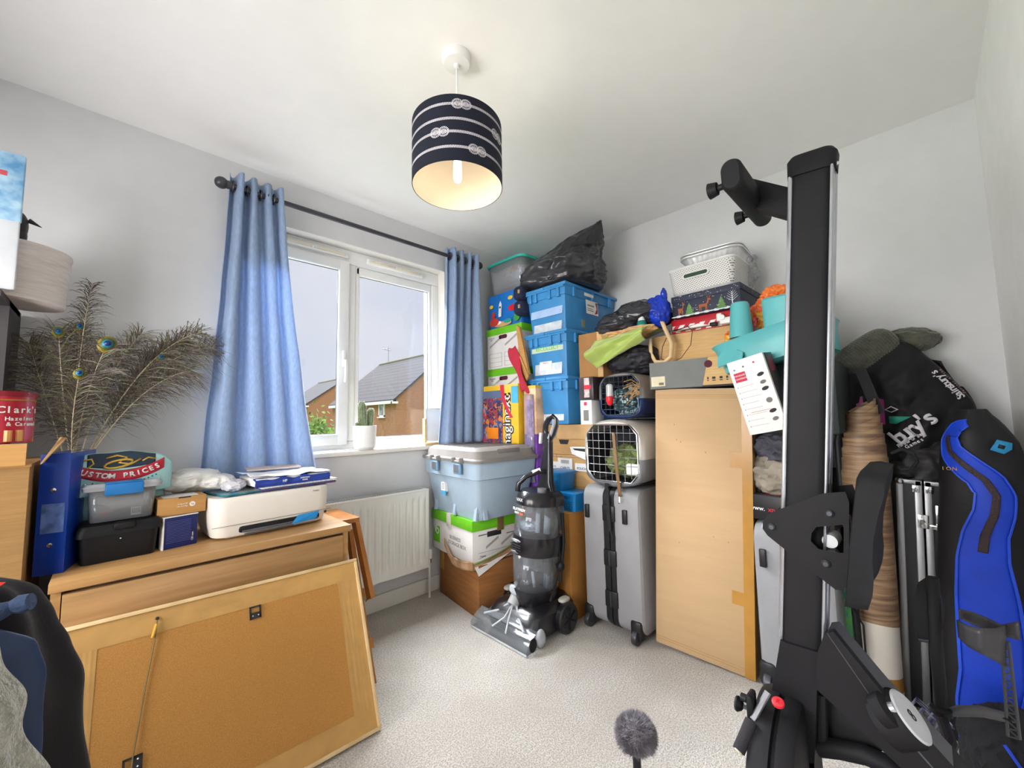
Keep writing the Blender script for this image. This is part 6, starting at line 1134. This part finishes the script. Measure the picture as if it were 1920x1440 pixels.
m.m(mat('pale_stitching', '9a9896', .6)).tube([bpt(.74, .645, .002), bpt(.8, .645, .002), bpt(.86, .643, .002)], .0008, 4).tube([bpt(.74, .61, .002), bpt(.8, .61, .002), bpt(.86, .608, .002)], .0008, 4)
m.open = True; m.build('body', T, sharp=0)
PTH = [(.40, 1.06), (.26, 1.045), (.18, 1.01), (.22, .965), (.36, .92), (.50, .875), (.56, .83), (.54, .77), (.48, .70), (.46, .62), (.48, .5), (.50, .38), (.50, .25), (.46, .15), (.42, .05), (.40, 0)]; WID = [.05, .09, .12, .135, .14, .14, .14, .14, .15, .17, .20, .21, .20, .19, .18, .18]
def pathp(t):
    n_ = len(PTH) - 1; i = min(n_ - 1, int(t * n_)); f = t * n_ - i; f2 = f; return PTH[i][0] + (PTH[i + 1][0] - PTH[i][0]) * f2, PTH[i][1] + (PTH[i + 1][1] - PTH[i][1]) * f2, WID[i] + (WID[i + 1] - WID[i]) * f2
def strip(mm, wk, off, t0=0, t1=1, n=90, s0=-1, s1=1):
    def f(u, v):
        t = t0 + (t1 - t0) * v; a, z, w = pathp(t); a2, z2, _ = pathp(min(1, t + .02)); dz = z2 - z; da = (a2 - a) ; l = math.hypot(da * .25, dz) + 1e-6; s = (s0 + (s1 - s0) * u) * w * wk
        return bpt(min(.97, max(.03, a - s * (dz / l))), min(.995, max(0, (z + s * .25 * (da * .25 / l) * 1.0) / 1.105)), off)
    mm.grid(f, 8, n)
m = MB().m(royal); strip(m, 1.0, .005); m.m(mat('blue_piping', '2d5ae8', .4)); strip(m, 1.0, .009, s0=-1.02, s1=-.9); strip(m, 1.0, .009, s0=.9, s1=1.02); m.open = True; m.build('blue_panel', T, solid=.003, sharp=0)
m = MB().m(mat('zip_teeth', '3d2c2e', .5, bump=.5, bs=150)); strip(m, .2, .011, .12, .58); m.open = True; m.build('zip', T, solid=.002, sharp=0)
o = MB().m(dark).blob((-.62, -2.43, .10), (.12, .11, .13), .2, 1.8, 7, flat=0.0, sub=5).m(royal).tube([(-.735, -2.41, .19), (-.745, -2.45, .12), (-.73, -2.50, .03)], .004, 8).build('rucksack', None, loc=(-.62, -2.43, 0)); tag(o, 'slumped black mesh rucksack with blue piping on the floor before the board bag', 'bag')

# ================================================================== rowing machine, stored upright near the camera
rb = mat('rower_black', '1b1a1d', .6, spec=.25, bump=.05, bs=250); rs = mat('rower_silver', 'b9bcc4', .3, .85); T = thing('rowing_machine', 'black and silver rowing machine folded and stored upright near the camera', 'rowing machine', (-1.27, -2.1, 0))
b0, b1 = Vector((-1.27, -2.068, .50)), Vector((-1.27, -2.168, 1.735)); ax = (b1 - b0); LR_ = ax.length; ax.normalize(); yy = Vector((1, 0, 0)).cross(ax); RT = Matrix(((-1 * 0 + 1, yy.x, ax.x, b0.x), (0, yy.y, ax.y, b0.y), (0, yy.z, ax.z, b0.z), (0, 0, 0, 1)))
# local: x world x, y across (yy), z along the rail
if yy.y < 0: sg = -1
else: sg = 1
m = MB(RT).m(rb); m.loft([rrect(.062, .088, .018, z, 5) for z in (0, LR_)])
m.m(rs).box(-.0325, -.018, sg * .036, sg * .0465, .0, LR_ - .03, .004).box(-.034, -.012, sg * -.0465, sg * -.04, .03, LR_ - .03, .003).box(.004, .032, sg * -.0475, sg * -.04, .03, LR_ - .03, .003).box(-.012, -.004, sg * -.0465, sg * -.045, .03, LR_ - .03, .001); m.build('rail', T)
m = MB(RT).m(rb); m.loft([rrect(.075, .10, .024, LR_ - .035, 5), rrect(.078, .104, .025, LR_ + .008, 5), rrect(.066, .09, .02, LR_ + .018, 5)]); m.m(chrome).lathe([(.005, 0), (.004, .004)], 10, TR(-.02, sg * -.052, LR_ - .028, 0, 90 * sg, 0)); m.build('end_cap', T)
m = MB().m(rb).px([(-1.2750, -2.1440, 1.6710), (-1.2750, -2.1390, 1.5930), (-1.2750, -2.0210, 1.6800), (-1.2750, -2.0360, 1.7520)], .045); m.build('arm', T)
n1, n2 = Vector((-1.4700, -2.0350, 1.6830)), Vector((-1.1000, -2.0140, 1.7190)); dx = (n2 - n1); q = dx.to_track_quat('X', 'Z').to_matrix().to_4x4(); q.translation = n1
m = MB(q).m(rb); m.loft([[(x, p[0], p[1]) for p in rrect(w_, h_, .023, 0, 6)] for x, w_, h_ in ((0, .036, .066), (.004, .044, .074), (.01, .048, .078), (dx.length - .01, .048, .078), (dx.length - .004, .044, .074), (dx.length, .036, .066))]); cb_ = m.build('crossbar', T)
for t, in ((.07,), (.80,)):
    c = n1 + dx * t; M = Matrix.Translation(c + Vector((0, .022, -.012))) @ Matrix.Rotation(radians(-90), 4, 'X') @ Matrix.Rotation(radians(0), 4, 'Y'); MB(M).m(black).lathe([(.008, 0), (.008, .014), (.016, .016), (.019, .03), (.02, .036), (.016, .038)], 24).build('foot_pad', cb_)
# seat carriage
OUTL = [q_ for q_ in ((-1.3350, -2.0180, 0.8380), (-1.3350, -2.0320, 0.8560), (-1.3350, -2.1420, 0.9180), (-1.3350, -2.1920, 0.9280), (-1.3350, -2.1770, 0.7110), (-1.3350, -2.1530, 0.7070), (-1.3350, -2.0270, 0.8010), (-1.3350, -2.0160, 0.8140))]
hole = [q_ for q_ in ((-1.3350, -2.1170, 0.8240), (-1.3350, -2.1270, 0.8400), (-1.3350, -2.1780, 0.8540), (-1.3350, -2.1730, 0.7900), (-1.3350, -2.1280, 0.7900), (-1.3350, -2.1140, 0.8050))]
for xo, nm in ((0, ''), (.125, '')):
    m = MB().m(rb); O = [Vector(p) + Vector((xo, 0, 0)) for p in OUTL]; Hh = [Vector(p) + Vector((xo, 0, 0)) for p in hole]
    # plate with an opening: ring of faces between outline and hole, both sides
    def rs_(pl, n):
        P = [Vector(p) for p in pl] + [Vector(pl[0])]; d = [0]
        for a, b in zip(P, P[1:]): d.append(d[-1] + (b - a).length)
        o = []
        for i in range(n):
            t = d[-1] * i / n; k = max(j for j in range(len(d) - 1) if d[j] <= t + 1e-9); o.append(P[k].lerp(P[k + 1], (t - d[k]) / max(1e-9, d[k + 1] - d[k])))
        return o
    c = sum(Hh, Vector()) / len(Hh)
    def byang(pl, n=48):
        o = []; P = rs_(pl, 480)
        for i in range(n):
            a = 2 * pi * i / n - pi; o.append(min(P, key=lambda p: abs(((math.atan2(p.z - c.z, p.y - c.y) - a + pi) % (2 * pi)) - pi)))
        return o
    A1, B1 = byang(O), byang(Hh); th = Vector((.004, 0, 0)); m.loft([A1, B1, [p + th for p in B1], [p + th for p in A1], A1], cap=False)
    m.build('carriage_plate', T)
m = MB().m(gun)
for q_ in ((1447,988), (1555,963), (1549,1057)):
    p = Vector({(1447,988): (-1.3360, -2.0370, 0.8250), (1555,963): (-1.3360, -2.1540, 0.8750), (1549,1057): (-1.3360, -2.1400, 0.7610)}[q_]); m.lathe([(.009, 0), (.0085, .003), (.005, .006)], 16, Matrix.Translation(p) @ Matrix.Rotation(radians(-90), 4, 'Y')).tube([p, p + Vector((.13, 0, 0))], .004, 8)
m.build('axle_bolt', T)
for q_ in ((-1.2700, -2.0210, 0.8140), (-1.2700, -2.1450, 0.8030), (-1.2700, -2.1390, 0.7620)): MB().m(mat('white_roller', 'd9d9db', .3)).lathe([(.006, -.03), (.015, -.03), (.017, -.02), (.017, .02), (.015, .03), (.006, .03)], 24, Matrix.Translation(q_) @ Matrix.Rotation(radians(90), 4, 'Y')).build('roller', T)
m = MB().m(mat('seat_foam', '1c1c1f', .75, spec=.3, bump=.06, bs=200)); SP = [Vector(p) for p in ((-1.4000, -2.1870, 0.6890), (-1.4000, -2.1720, 0.6880), (-1.4000, -2.1930, 0.8510), (-1.4000, -2.2100, 0.9630), (-1.4000, -2.2170, 0.9780), (-1.4000, -2.2360, 0.9810), (-1.4000, -2.2600, 0.9750), (-1.4000, -2.2590, 0.9520), (-1.4000, -2.2450, 0.9030), (-1.4000, -2.2330, 0.8480), (-1.4000, -2.2270, 0.7950), (-1.4000, -2.2270, 0.7530), (-1.4000, -2.2230, 0.7210), (-1.4000, -2.2140, 0.6920))]
cs = sum(SP, Vector()) / len(SP); R_ = []
for x, k in ((0, .86), (.01, .95), (.03, 1), (.14, 1), (.26, 1), (.28, .95), (.29, .86)):
    sh = 0.018 * (1 - ((x - .145) / .145) ** 2)   # cheeks bulge at the sides, valley in the middle
    R_.append([cs + (p - cs) * k + Vector((x, (sh if i_ >= 7 else 0), 0)) for i_, p in enumerate(SP)])
m.loft(R_); m.build('seat', T, sharp=50)
# lower body
def pane(pts, x0, dxx, nm, mt=rb, bev=0):
    m = MB().m(mt)
    if not bev: m.px(pts, dxx)
    return m.build(nm, T)
m = MB().m(rb); X = -1.31
foot = [(-1.3100, -2.0320, 0.5460), (-1.3100, -2.0490, 0.5440), (-1.3100, -2.1170, 0.5460), (-1.3100, -2.1000, 0.4640), (-1.3100, -2.0830, 0.2810), (-1.3100, -1.9860, 0.2270), (-1.3100, -2.0020, 0.3960)]
lo = [Vector((X, p[1], p[2])) for p in (foot[5], foot[4])]
m.px(foot, .085).px([(X, foot[5][1], foot[5][2] + .01), (X, foot[4][1], foot[4][2] + .01), (X, foot[4][1] - .005, .02), (X, foot[5][1] + .005, .02)], .085); m.build('front_column', T)
m = MB().m(rb).px([(-1.3200, -2.1090, 0.5520), (-1.3200, -2.1230, 0.5950), (-1.3200, -2.1410, 0.6070), (-1.3200, -2.2170, 0.5090), (-1.3200, -2.3130, 0.4050), (-1.3200, -2.2440, 0.3660), (-1.3200, -2.0980, 0.4680)], .02); m.m(mat('rower_grey_face', '55565c', .45)).px([(-1.3220, -2.1290, 0.6000), (-1.3000, -2.1410, 0.5980), (-1.3000, -2.2200, 0.5010), (-1.3000, -2.3170, 0.4000), (-1.3220, -2.2850, 0.3950), (-1.3220, -2.2030, 0.4840)], .07)
e0, e1 = Vector((-1.3200, -2.3130, 0.4050)), Vector((-1.3200, -2.2440, 0.3660)); m.m(rb).px([e1, e0, (-1.32, e0.y - .08, e0.z - .10), (-1.32, e1.y - .10, e1.z - .17)], .09).px([(-1.32, e0.y - .03, .03), (-1.32, e0.y - .08, e0.z - .08), (-1.32, e1.y - .10, e1.z - .17), (-1.32, e1.y - .07, .03)], .09); m.build('diagonal_frame', T)
m = MB().m(rb).tube([(-1.2800, -2.0880, 0.3130), (-1.2800, -2.1250, 0.3280), (-1.2800, -2.1730, 0.3420), (-1.2800, -2.2080, 0.3420), (-1.2800, -2.2400, 0.3250)], .02, 12).tube([(-1.2800, -2.1020, 0.4390), (-1.2800, -2.0960, 0.3180)], .012, 10); m.m(mat('rower_shadow_panel', '17161a', .7)).px([(-1.2500, -2.1020, 0.4260), (-1.2500, -2.1260, 0.4360), (-1.2500, -2.2080, 0.3600), (-1.2500, -2.1870, 0.3210), (-1.2500, -2.0940, 0.3000)], .015); m.build('lower_link', T)
MB().m(rb).tube([(-1.5, -2.06, .035), (-1.06, -2.06, .035)], .032, 16).build('floor_stabiliser', T)
MB().m(rb).tube([(-1.36, -2.37, .03), (-1.15, -2.37, .03)], .03, 16).build('rear_foot', T)
# flywheel cover
FC = Matrix.Translation((-1.335, -2.025, .225)) @ Matrix.Rotation(radians(3), 4, 'Z') @ Matrix.Rotation(radians(90), 4, 'X')
m = MB(FC).m(rb).lathe([(.16, -.045), (.192, -.04), (.196, -.03), (.196, .0), (.185, .003), (.185, .009), (.196, .012), (.196, .036), (.19, .046), (.16, .05)], 64); m.m(mat('red_badge', 'd8303a', .4)).box(0.0, .0, 0, 0, 0, 0)
m.build('flywheel_cover', T)
tp = Vector((-1.4000, -2.0400, 0.4540)); MB(Matrix.Translation(tp) @ Matrix.Rotation(radians(-22), 4, 'Y')).m(mat('red_badge', '', 0)).lathe([(.0125, -.012), (.0125, -.006), (.011, -.005)], 24).m(mat('badge_mark', 'b01a24', .4)).text('R', .014, TR(0, 0, -.0048, -90)).build('red_badge', T)
# handle, knobs
m = MB().m(rs).tube([(-1.3800, -2.0160, 0.4500), (-1.4200, -1.9920, 0.3970)], .007, 10).m(mat('handle_foam', '2c2a2e', .95, bump=.4, bs=300)).tube([(-1.4300, -1.9910, 0.3990), (-1.4800, -1.9770, 0.3550)], .0125, 14).m(mat('grip_end', 'c9c3a8', .5)).tube([(-1.4800, -1.9770, 0.3550), (-1.4820, -1.9760, 0.3530)], .009, 14); m.build('grip_handle', T)
m = MB().m(black).lathe([(.006, 0), (.012, .004), (.017, .012), (.016, .016)], 20, Matrix.Translation((-1.4000, -1.9670, 0.4060)) @ Matrix.Rotation(radians(-90), 4, 'X')).m(rs).tube([(-1.4000, -1.9650, 0.4050), (-1.3900, -1.9800, 0.4000)], .005, 8).m(black).box(*[k for k in (-1.42, -1.38)], (-1.4000, -1.9740, 0.4140)[1] - .018, (-1.4000, -1.9740, 0.4140)[1] - .004, (-1.4000, -1.9840, 0.3770)[2], (-1.4000, -1.9880, 0.4460)[2], .006).lathe([(.009, 0), (.009, .012)], 14, Matrix.Translation((-1.4000, -1.9750, 0.4260)) @ Matrix.Rotation(radians(-90), 4, 'X')); m.build('lock_knob', T)
# tension dial and small roller on the diagonal frame
dc = Vector((-1.3000, -2.2500, 0.4670)); dn = Vector((-.05, -.78, .62)).normalized(); DM = dn.to_track_quat('Z', 'Y').to_matrix().to_4x4(); DM.translation = dc
MB(DM).m(rb).lathe([(.04, -.05), (.05, -.045), (.052, .0), (.047, .008)], 40).m(mat('dial_face', 'c7cad0', .35)).lathe([(.047, .008), (.043, .011), (.01, .0115)], 40).m(inkd).text('8', .03, TR(0, 0, .0125)).build('tension_dial', T)
dc2 = Vector((-1.3300, -2.2240, 0.4850)); DM2 = DM.copy(); DM2.translation = dc2; MB(DM2).m(rb).lathe([(.018, -.02), (.03, -.018), (.031, .004), (.022, .008)], 28).m(rs).lathe([(.012, .008), (.01, .016)], 20).build('side_knob', T)
# foot plates and pull bar beyond the frame
m = MB().m(rb).tube([(-1.0000, -2.3060, 0.6800), (-1.0000, -2.3000, 0.4990), (-1.0000, -2.2990, 0.3400)], .011, 12, flat=1.3).lathe([(.02, 0), (.02, .012)], 20, Matrix.Translation((-1.0100, -2.2980, 0.3540))); m.build('upright_tube', T)
m = MB().m(rb).px([q_ for q_ in ((-1.0000, -2.2780, 0.6490), (-1.0000, -2.2920, 0.6640), (-1.0000, -2.3040, 0.6630), (-1.0000, -2.3170, 0.6340), (-1.0000, -2.3220, 0.5970), (-1.0000, -2.3130, 0.5490), (-1.0000, -2.2980, 0.5220), (-1.0000, -2.2690, 0.5140), (-1.0000, -2.2630, 0.5380), (-1.0000, -2.2650, 0.6050))], .04); m.m(gun).tube([(-1.0050, -2.2690, 0.5160), (-1.0050, -2.2880, 0.5190)], .004, 6); m.build('foot_plate', T)
m = MB().m(mat('rower_handle_grey', '4a494c', .4)).tube([(-1.0000, -2.2940, 0.3380), (-0.9900, -2.3100, 0.3520), (-0.9800, -2.3310, 0.3610), (-0.9700, -2.3670, 0.3720), (-0.9600, -2.4060, 0.3720)], [.006, .008, .0115, .012, .011], 14); m.build('pull_bar', T)
# heel cup: curved cuff on a lattice strap
cuf = mat('cuff_plastic', '3f3e41', .4)
m = MB().m(cuf); CA = [Vector(p) for p in ((-1.0000, -2.3420, 0.5880), (-1.0200, -2.3560, 0.5870), (-1.0300, -2.3790, 0.5910), (-1.0000, -2.4060, 0.5890), (-0.9700, -2.4210, 0.5910))]; CB = [Vector(p) for p in ((-1.0000, -2.3420, 0.5460), (-1.0200, -2.3550, 0.5380), (-1.0300, -2.3750, 0.5320), (-1.0000, -2.3970, 0.5120), (-0.9700, -2.4130, 0.4930))]
m.grid(lambda u, v: (lambda i, f: (CA[i].lerp(CA[i + 1], f)).lerp(CB[i].lerp(CB[i + 1], f), v))(min(3, int(u * 4)), u * 4 - min(3, int(u * 4))), 16, 4); m.open = True; m.build('heel_cuff', T, solid=.004, sharp=0)
m = MB().m(cuf); CA2 = [Vector(p) for p in ((-0.9300, -2.3480, 0.5930), (-0.9100, -2.3690, 0.5860), (-0.9000, -2.3950, 0.5760), (-0.9300, -2.4170, 0.5760), (-0.9600, -2.4430, 0.6030))]; CB2 = [Vector(p) for p in ((-0.9300, -2.3480, 0.5680), (-0.9100, -2.3660, 0.5540), (-0.9000, -2.3930, 0.5460), (-0.9300, -2.4150, 0.5500), (-0.9600, -2.4410, 0.5600))]
m.grid(lambda u, v: (lambda i, f: (CA2[i].lerp(CA2[i + 1], f)).lerp(CB2[i].lerp(CB2[i + 1], f), v))(min(3, int(u * 4)), u * 4 - min(3, int(u * 4))), 16, 4); m.open = True; m.build('heel_cuff', T, solid=.004, sharp=0)
La, Lb, Lc, Ld = [Vector(p) for p in ((-0.9700, -2.4120, 0.5480), (-0.9700, -2.4230, 0.5540), (-0.9700, -2.4230, 0.3370), (-0.9700, -2.4050, 0.3350))]
m = MB().m(cuf).tube([La, Ld], .003, 6).tube([Lb, Lc], .003, 6)
for k in range(12):
    a_, b_ = La.lerp(Ld, k / 12), Lb.lerp(Lc, (k + 1) / 12); m.tube([a_, b_], .0018, 5).tube([La.lerp(Ld, (k + 1) / 12), b_], .002, 5)
m.build('size_strap', T)
m = MB().m(rb).tube([(-1.0000, -2.2970, 0.3400), (-1.14, -2.31, .36), (-1.27, -2.29, .36)], .012, 10).tube([(-0.9600, -2.4060, 0.3720), Ld.lerp(La, .15)], .01, 8); m.build('foot_axle', T)
# furry ball near the camera
T = thing('fluffy_duster', 'round grey fluffy duster head poking up at the bottom of the view', 'duster', (-1.36, -1.62, 0))
c = Vector((-1.365, -1.655, .165)); fur = mat('grey_fur', '8b868c', .9, var=.2, vs=40, col2='5a555c'); m = MB().m(fur).blob(c, (.052, .052, .05), .03, sub=4); rnd = random.Random(9)
for k in range(9000):
    d = Vector([rnd.gauss(0, 1) for _ in range(3)]).normalized()
    if d.z < -.5: continue
    p = c + d * .05; l = rnd.uniform(.010, .019); t = (d + Vector([rnd.gauss(0, .35) for _ in range(3)])).normalized(); e = t.orthogonal().normalized() * .0007
    m.face([m.v(p + e), m.v(p - e), m.v(p + t * l)])
m.open = True; m.build('fur', T, sharp=0); MB().m(black).tube([(-1.365, -1.655, .0), (-1.365, -1.655, .14)], .012, 12).lathe([(.06, 0), (.06, .008), (.02, .015)], 24, TR(-1.365, -1.655, 0)).build('handle', T)
# ================================================================== carpet washer
T = thing('carpet_washer', 'upright black carpet washer with clear tanks and nozzle standing before the stack', 'vacuum cleaner', (-.9, -.78, 0))
vb = mat('washer_black', '19181d', .3, var=.05, coat=.3); vg = mat('washer_grey', '6b6b70', .35); clr = glass('clear_tank', 'eef2f6', .07, .05)
# base head
m = MB().m(vb); m.loft([[(x, y, z) for (x, y, z) in r] for r in (rrect(.34, .34, .06, .02, 5, -.86, -.76), rrect(.36, .37, .06, .06, 5, -.86, -.76), rrect(.33, .34, .07, .12, 5, -.84, -.77), rrect(.24, .24, .07, .155, 5, -.81, -.78))]); m.build('base', T)
for y in (-.955, -.575): m = MB().m(vb).lathe([(.02, -.022), (.07, -.02), (.076, -.012), (.076, .012), (.07, .02), (.02, .022)], 36, TR(-.80, y, .077, 0, 90)).m(black).lathe([(.055, -.024), (.05, -.026), (.012, -.026)], 30, TR(-.80, y, .077, 0, 90)); [m.box(-.006, .006, -.052, .052, -.0255, .0265, .002, M=TR(-.80, y, .077, 0, 90) @ Matrix.Rotation(a, 4, 'Z')) for a in (0, pi / 3, 2 * pi / 3)]; m.build('wheel', T)
m = MB().m(mat('dark_window', '3a4250', .08, coat=.6)).px([(-1.03, -.90, .075), (-1.035, -.79, .078), (-.93, -.80, .145), (-.92, -.89, .14)], .004, 0, .004).px([(-1.03, -.60, .075), (-1.03, -.68, .078), (-.95, -.69, .135), (-.94, -.61, .13)], .004, 0, .004); m.build('brush_window', T)
m = MB().m(clr); m.loft([[(-1.10, y0, .006), (-1.10, y0, .03), (-1.07, y0, .06), (-1.02, y0, .085), (-1.0, y0, .07), (-1.02, y0, .01)] for y0 in (-.955, -.94, -.56, -.545)])
m.build('nozzle', T)
m = MB().m(mat('nozzle_rib', 'd8dde0', .2, trans=.3)).tube([(-1.05, -.60, .072), (-1.01, -.68, .10), (-.975, -.735, .15)], .006, 8).tube([(-1.05, -.89, .072), (-1.01, -.82, .10), (-.975, -.765, .15)], .006, 8).tube([(-1.085, -.70, .05), (-1.03, -.735, .085), (-.975, -.75, .15)], .005, 8).tube([(-1.085, -.80, .05), (-1.03, -.765, .085), (-.975, -.75, .15)], .005, 8).box(-1.103, -1.099, -.955, -.545, .004, .012).box(-1.0, -.985, -.75, -.745, .0, .0); m.build('nozzle_ribs', T)
m = MB().m(clr); m.grid(lambda u, v: (-1.05 + .085 * v, -.75 + (.16 * (1 - v) ** 1.6 + .025) * (2 * u - 1), .07 + .09 * v ** 1.3 + .004 * cos(pi * (u - .5))), 14, 10); m.open = True; m.build('suction_channel', T, solid=.003, sharp=0)
m = MB().m(mat('collar_grey', 'a8aaac', .3)).tube([(-.985, -.75, .135), (-.945, -.75, .18)], .032, 20).m(vg).tube([(-.945, -.75, .18), (-.90, -.77, .235)], .024, 20); m.build('collar', T)
MB().m(black).blob((-1.055, -.955, .038), (.026, .008, .032), 0, sub=3).build('end_bumper', T); MB().m(mat('clear_side', 'c7cbd0', .15, trans=.4)).blob((-1.0, -.955, .05), (.03, .02, .042), 0, sub=3).build('side_lens', T)
for y in (-.935, -.62): MB().m(mat('pale_grey_button', 'b9b6ae', .4)).blob((-.79, y, .158) if y < -.9 else (-.88, y, .16), (.035, .022, .012), 0, e=.7, sub=3).build('pedal', T)
# upright body, tilted slightly
UB = Matrix.Translation((-.87, -.80, .16)) @ Matrix.Rotation(radians(3.5), 4, 'X') @ Matrix.Rotation(radians(3), 4, 'Y')
def D(w, d, z, f=.5, n=20):   # D-shaped section: rounded front (-x), flat back
    o = []
    for i in range(n + 1): a = pi / 2 + pi * i / n; o.append((d * f * cos(a) * 1.25 - .0, w / 2 * sin(a), z))
    o += [(d * .35, -w / 2 * .93, z), (d * .42, -w / 2 * .7, z), (d * .42, w / 2 * .7, z), (d * .35, w / 2 * .93, z)]; return o
def DR(*a): return [D(*q) for q in a]
MB(UB).m(vb).loft(DR((.15, .15, -.04), (.19, .19, .02), (.215, .21, .06))).build('lower_housing', T)
m = MB(UB).m(mat('silver_badge', 'c3c9d2', .3)).blob((-.112, .045, .045), (.010, .034, .024), 0, e=.8, sub=3); m.build('release_button', T)
m = MB(UB).m(clr).loft(DR((.205, .20, .06), (.235, .22, .235)), cap=False); m.open = True; m.build('lower_tank', T, solid=.003)
m = MB(UB).m(mat('foam_filter_grey', 'a5a8ae', .5, trans=.2)).box(-.05, .05, -.055, .04, .15, .215, .008).tube([(-.02, .06, .06), (-.02, .06, .23)], .014, 12).m(mat('inner_tube', '8d96ab', .3)).box(.0, .04, -.09, -.05, .06, .23, .01).m(mat('tank_inner_bright', 'cdd2d8', .25, trans=.2)).tube([(-.04, -.03, .065), (-.04, -.01, .14)], .008).tube([(-.01, -.085, .07), (-.0, -.08, .2)], .006); m.build('tank_fittings', T)
m = MB(UB).m(vb).loft(DR((.235, .22, .233), (.245, .232, .25), (.245, .232, .30), (.24, .228, .33))); m.m(mat('silver_grille', 'aeb4be', .25, .7)).blob((-.136, .025, .305), (.01, .04, .009), 0, e=.6, sub=3).blob((-.134, .025, .248), (.01, .036, .007), 0, e=.6, sub=3).m(inkd)
for k in range(3): m.box(-.146, -.12, -.012, .06, .258 + k * .012, .264 + k * .012, .002)
m.m(white).text('VAX', .014, FX(-.147, .025, .305)); m.build('middle_housing', T)
m = MB(UB).m(clr).loft(DR((.235, .225, .33), (.225, .215, .49)), cap=False); m.open = True; m.m(white).text('PLATINUM', .018, FX(-.137, .02, .462), .02).text('MAX', .014, FX(-.137, .035, .444), .01).m(mat('orange_strip', 'd8643a', .5)).box(-.1375, -.1365, -.01, .015, .438, .448); m.build('upper_tank', T, solid=.0025)
m = MB(UB).m(mat('tank_inner_bright', '', 0)).blob((-.04, .04, .365), (.05, .06, .03), .2, 3, 2, sub=4).tube([(-.03, -.02, .34), (-.03, -.02, .48)], .013).tube([(.0, -.06, .34), (.0, -.06, .48)], .018, 12).m(mat('picture_label', '8a5848', .4, var=.4, vs=30, col2='3f4f86')).box(-.02, .0, .0, .07, .39, .47); m.build('tank_fittings', T)
m = MB(UB).m(vb).loft(DR((.23, .22, .488), (.232, .22, .50), (.225, .21, .535), (.19, .18, .555))); m.m(rgbm := mat('badge_print', 'd9d9dc', .4)).text('VAX', .022, FX(-.1375, .02, .512), .02); m.m(vg).tube([(-.04, -.045, .55), (-.04, -.045, .575)], .024, 18); m.build('upper_housing', T)
m = MB(UB).m(vb).tube([(-.10, .075, .545), (-.10, .07, .585), (-.07, .045, .625), (-.02, .0, .655), (.01, -.01, .655)], .011, 12, flat=1.2).m(white).tube([(-.045, .025, .645), (-.012, -.002, .662)], .0125, 12); m.build('carry_handle', T)
m = MB(UB).m(vb).loft([[(x, y, z) for x, y, z in rrect(w, d, .012, z, 3, .04, cy)] for z, w, d, cy in ((.0, .05, .20, -.0), (.33, .05, .22, 0), (.50, .05, .17, -.0), (.60, .045, .08, -.005), (.70, .04, .062, -.005), (.86, .035, .05, 0))]); m.build('spine', T)
hg = mat('handle_grey', '5a5b62', .35)
H0 = [(.04, .002, .84), (.035, .018, .87), (.03, .012, .905), (.025, -.012, .94), (.025, -.04, .955), (.025, -.058, .94), (.025, -.06, .905), (.03, -.045, .865), (.035, -.02, .83), (.04, -.005, .80)]
MB(UB).m(vb).tube(H0, .0125, 12, flat=1.3).build('top_handle', T); MB(UB).m(mat('grip_grey', '8a8b92', .4)).tube(H0[5:9], .0135, 12, flat=1.35).build('grip', T)
MB(UB).m(white).box(.01, .03, .028, .042, .80, .86, .004).build('cord_hook', T)
MB(UB).m(black).tube([(.02, -.03, .86), (.0, -.045, .80), (-.005, -.06, .70), (.0, -.075, .60), (.01, -.09, .52), (.03, -.11, .4), (.04, -.12, .25), (.05, -.11, .1)], .0035, 8).tube([(.06, -.11, .45), (.065, -.125, .3), (.06, -.12, .1)], .008, 8).build('power_cord', T)
MB(UB).m(black).blob((.05, -.125, .18), (.02, .02, .025), 0, sub=3).build('cord_wrap', T)
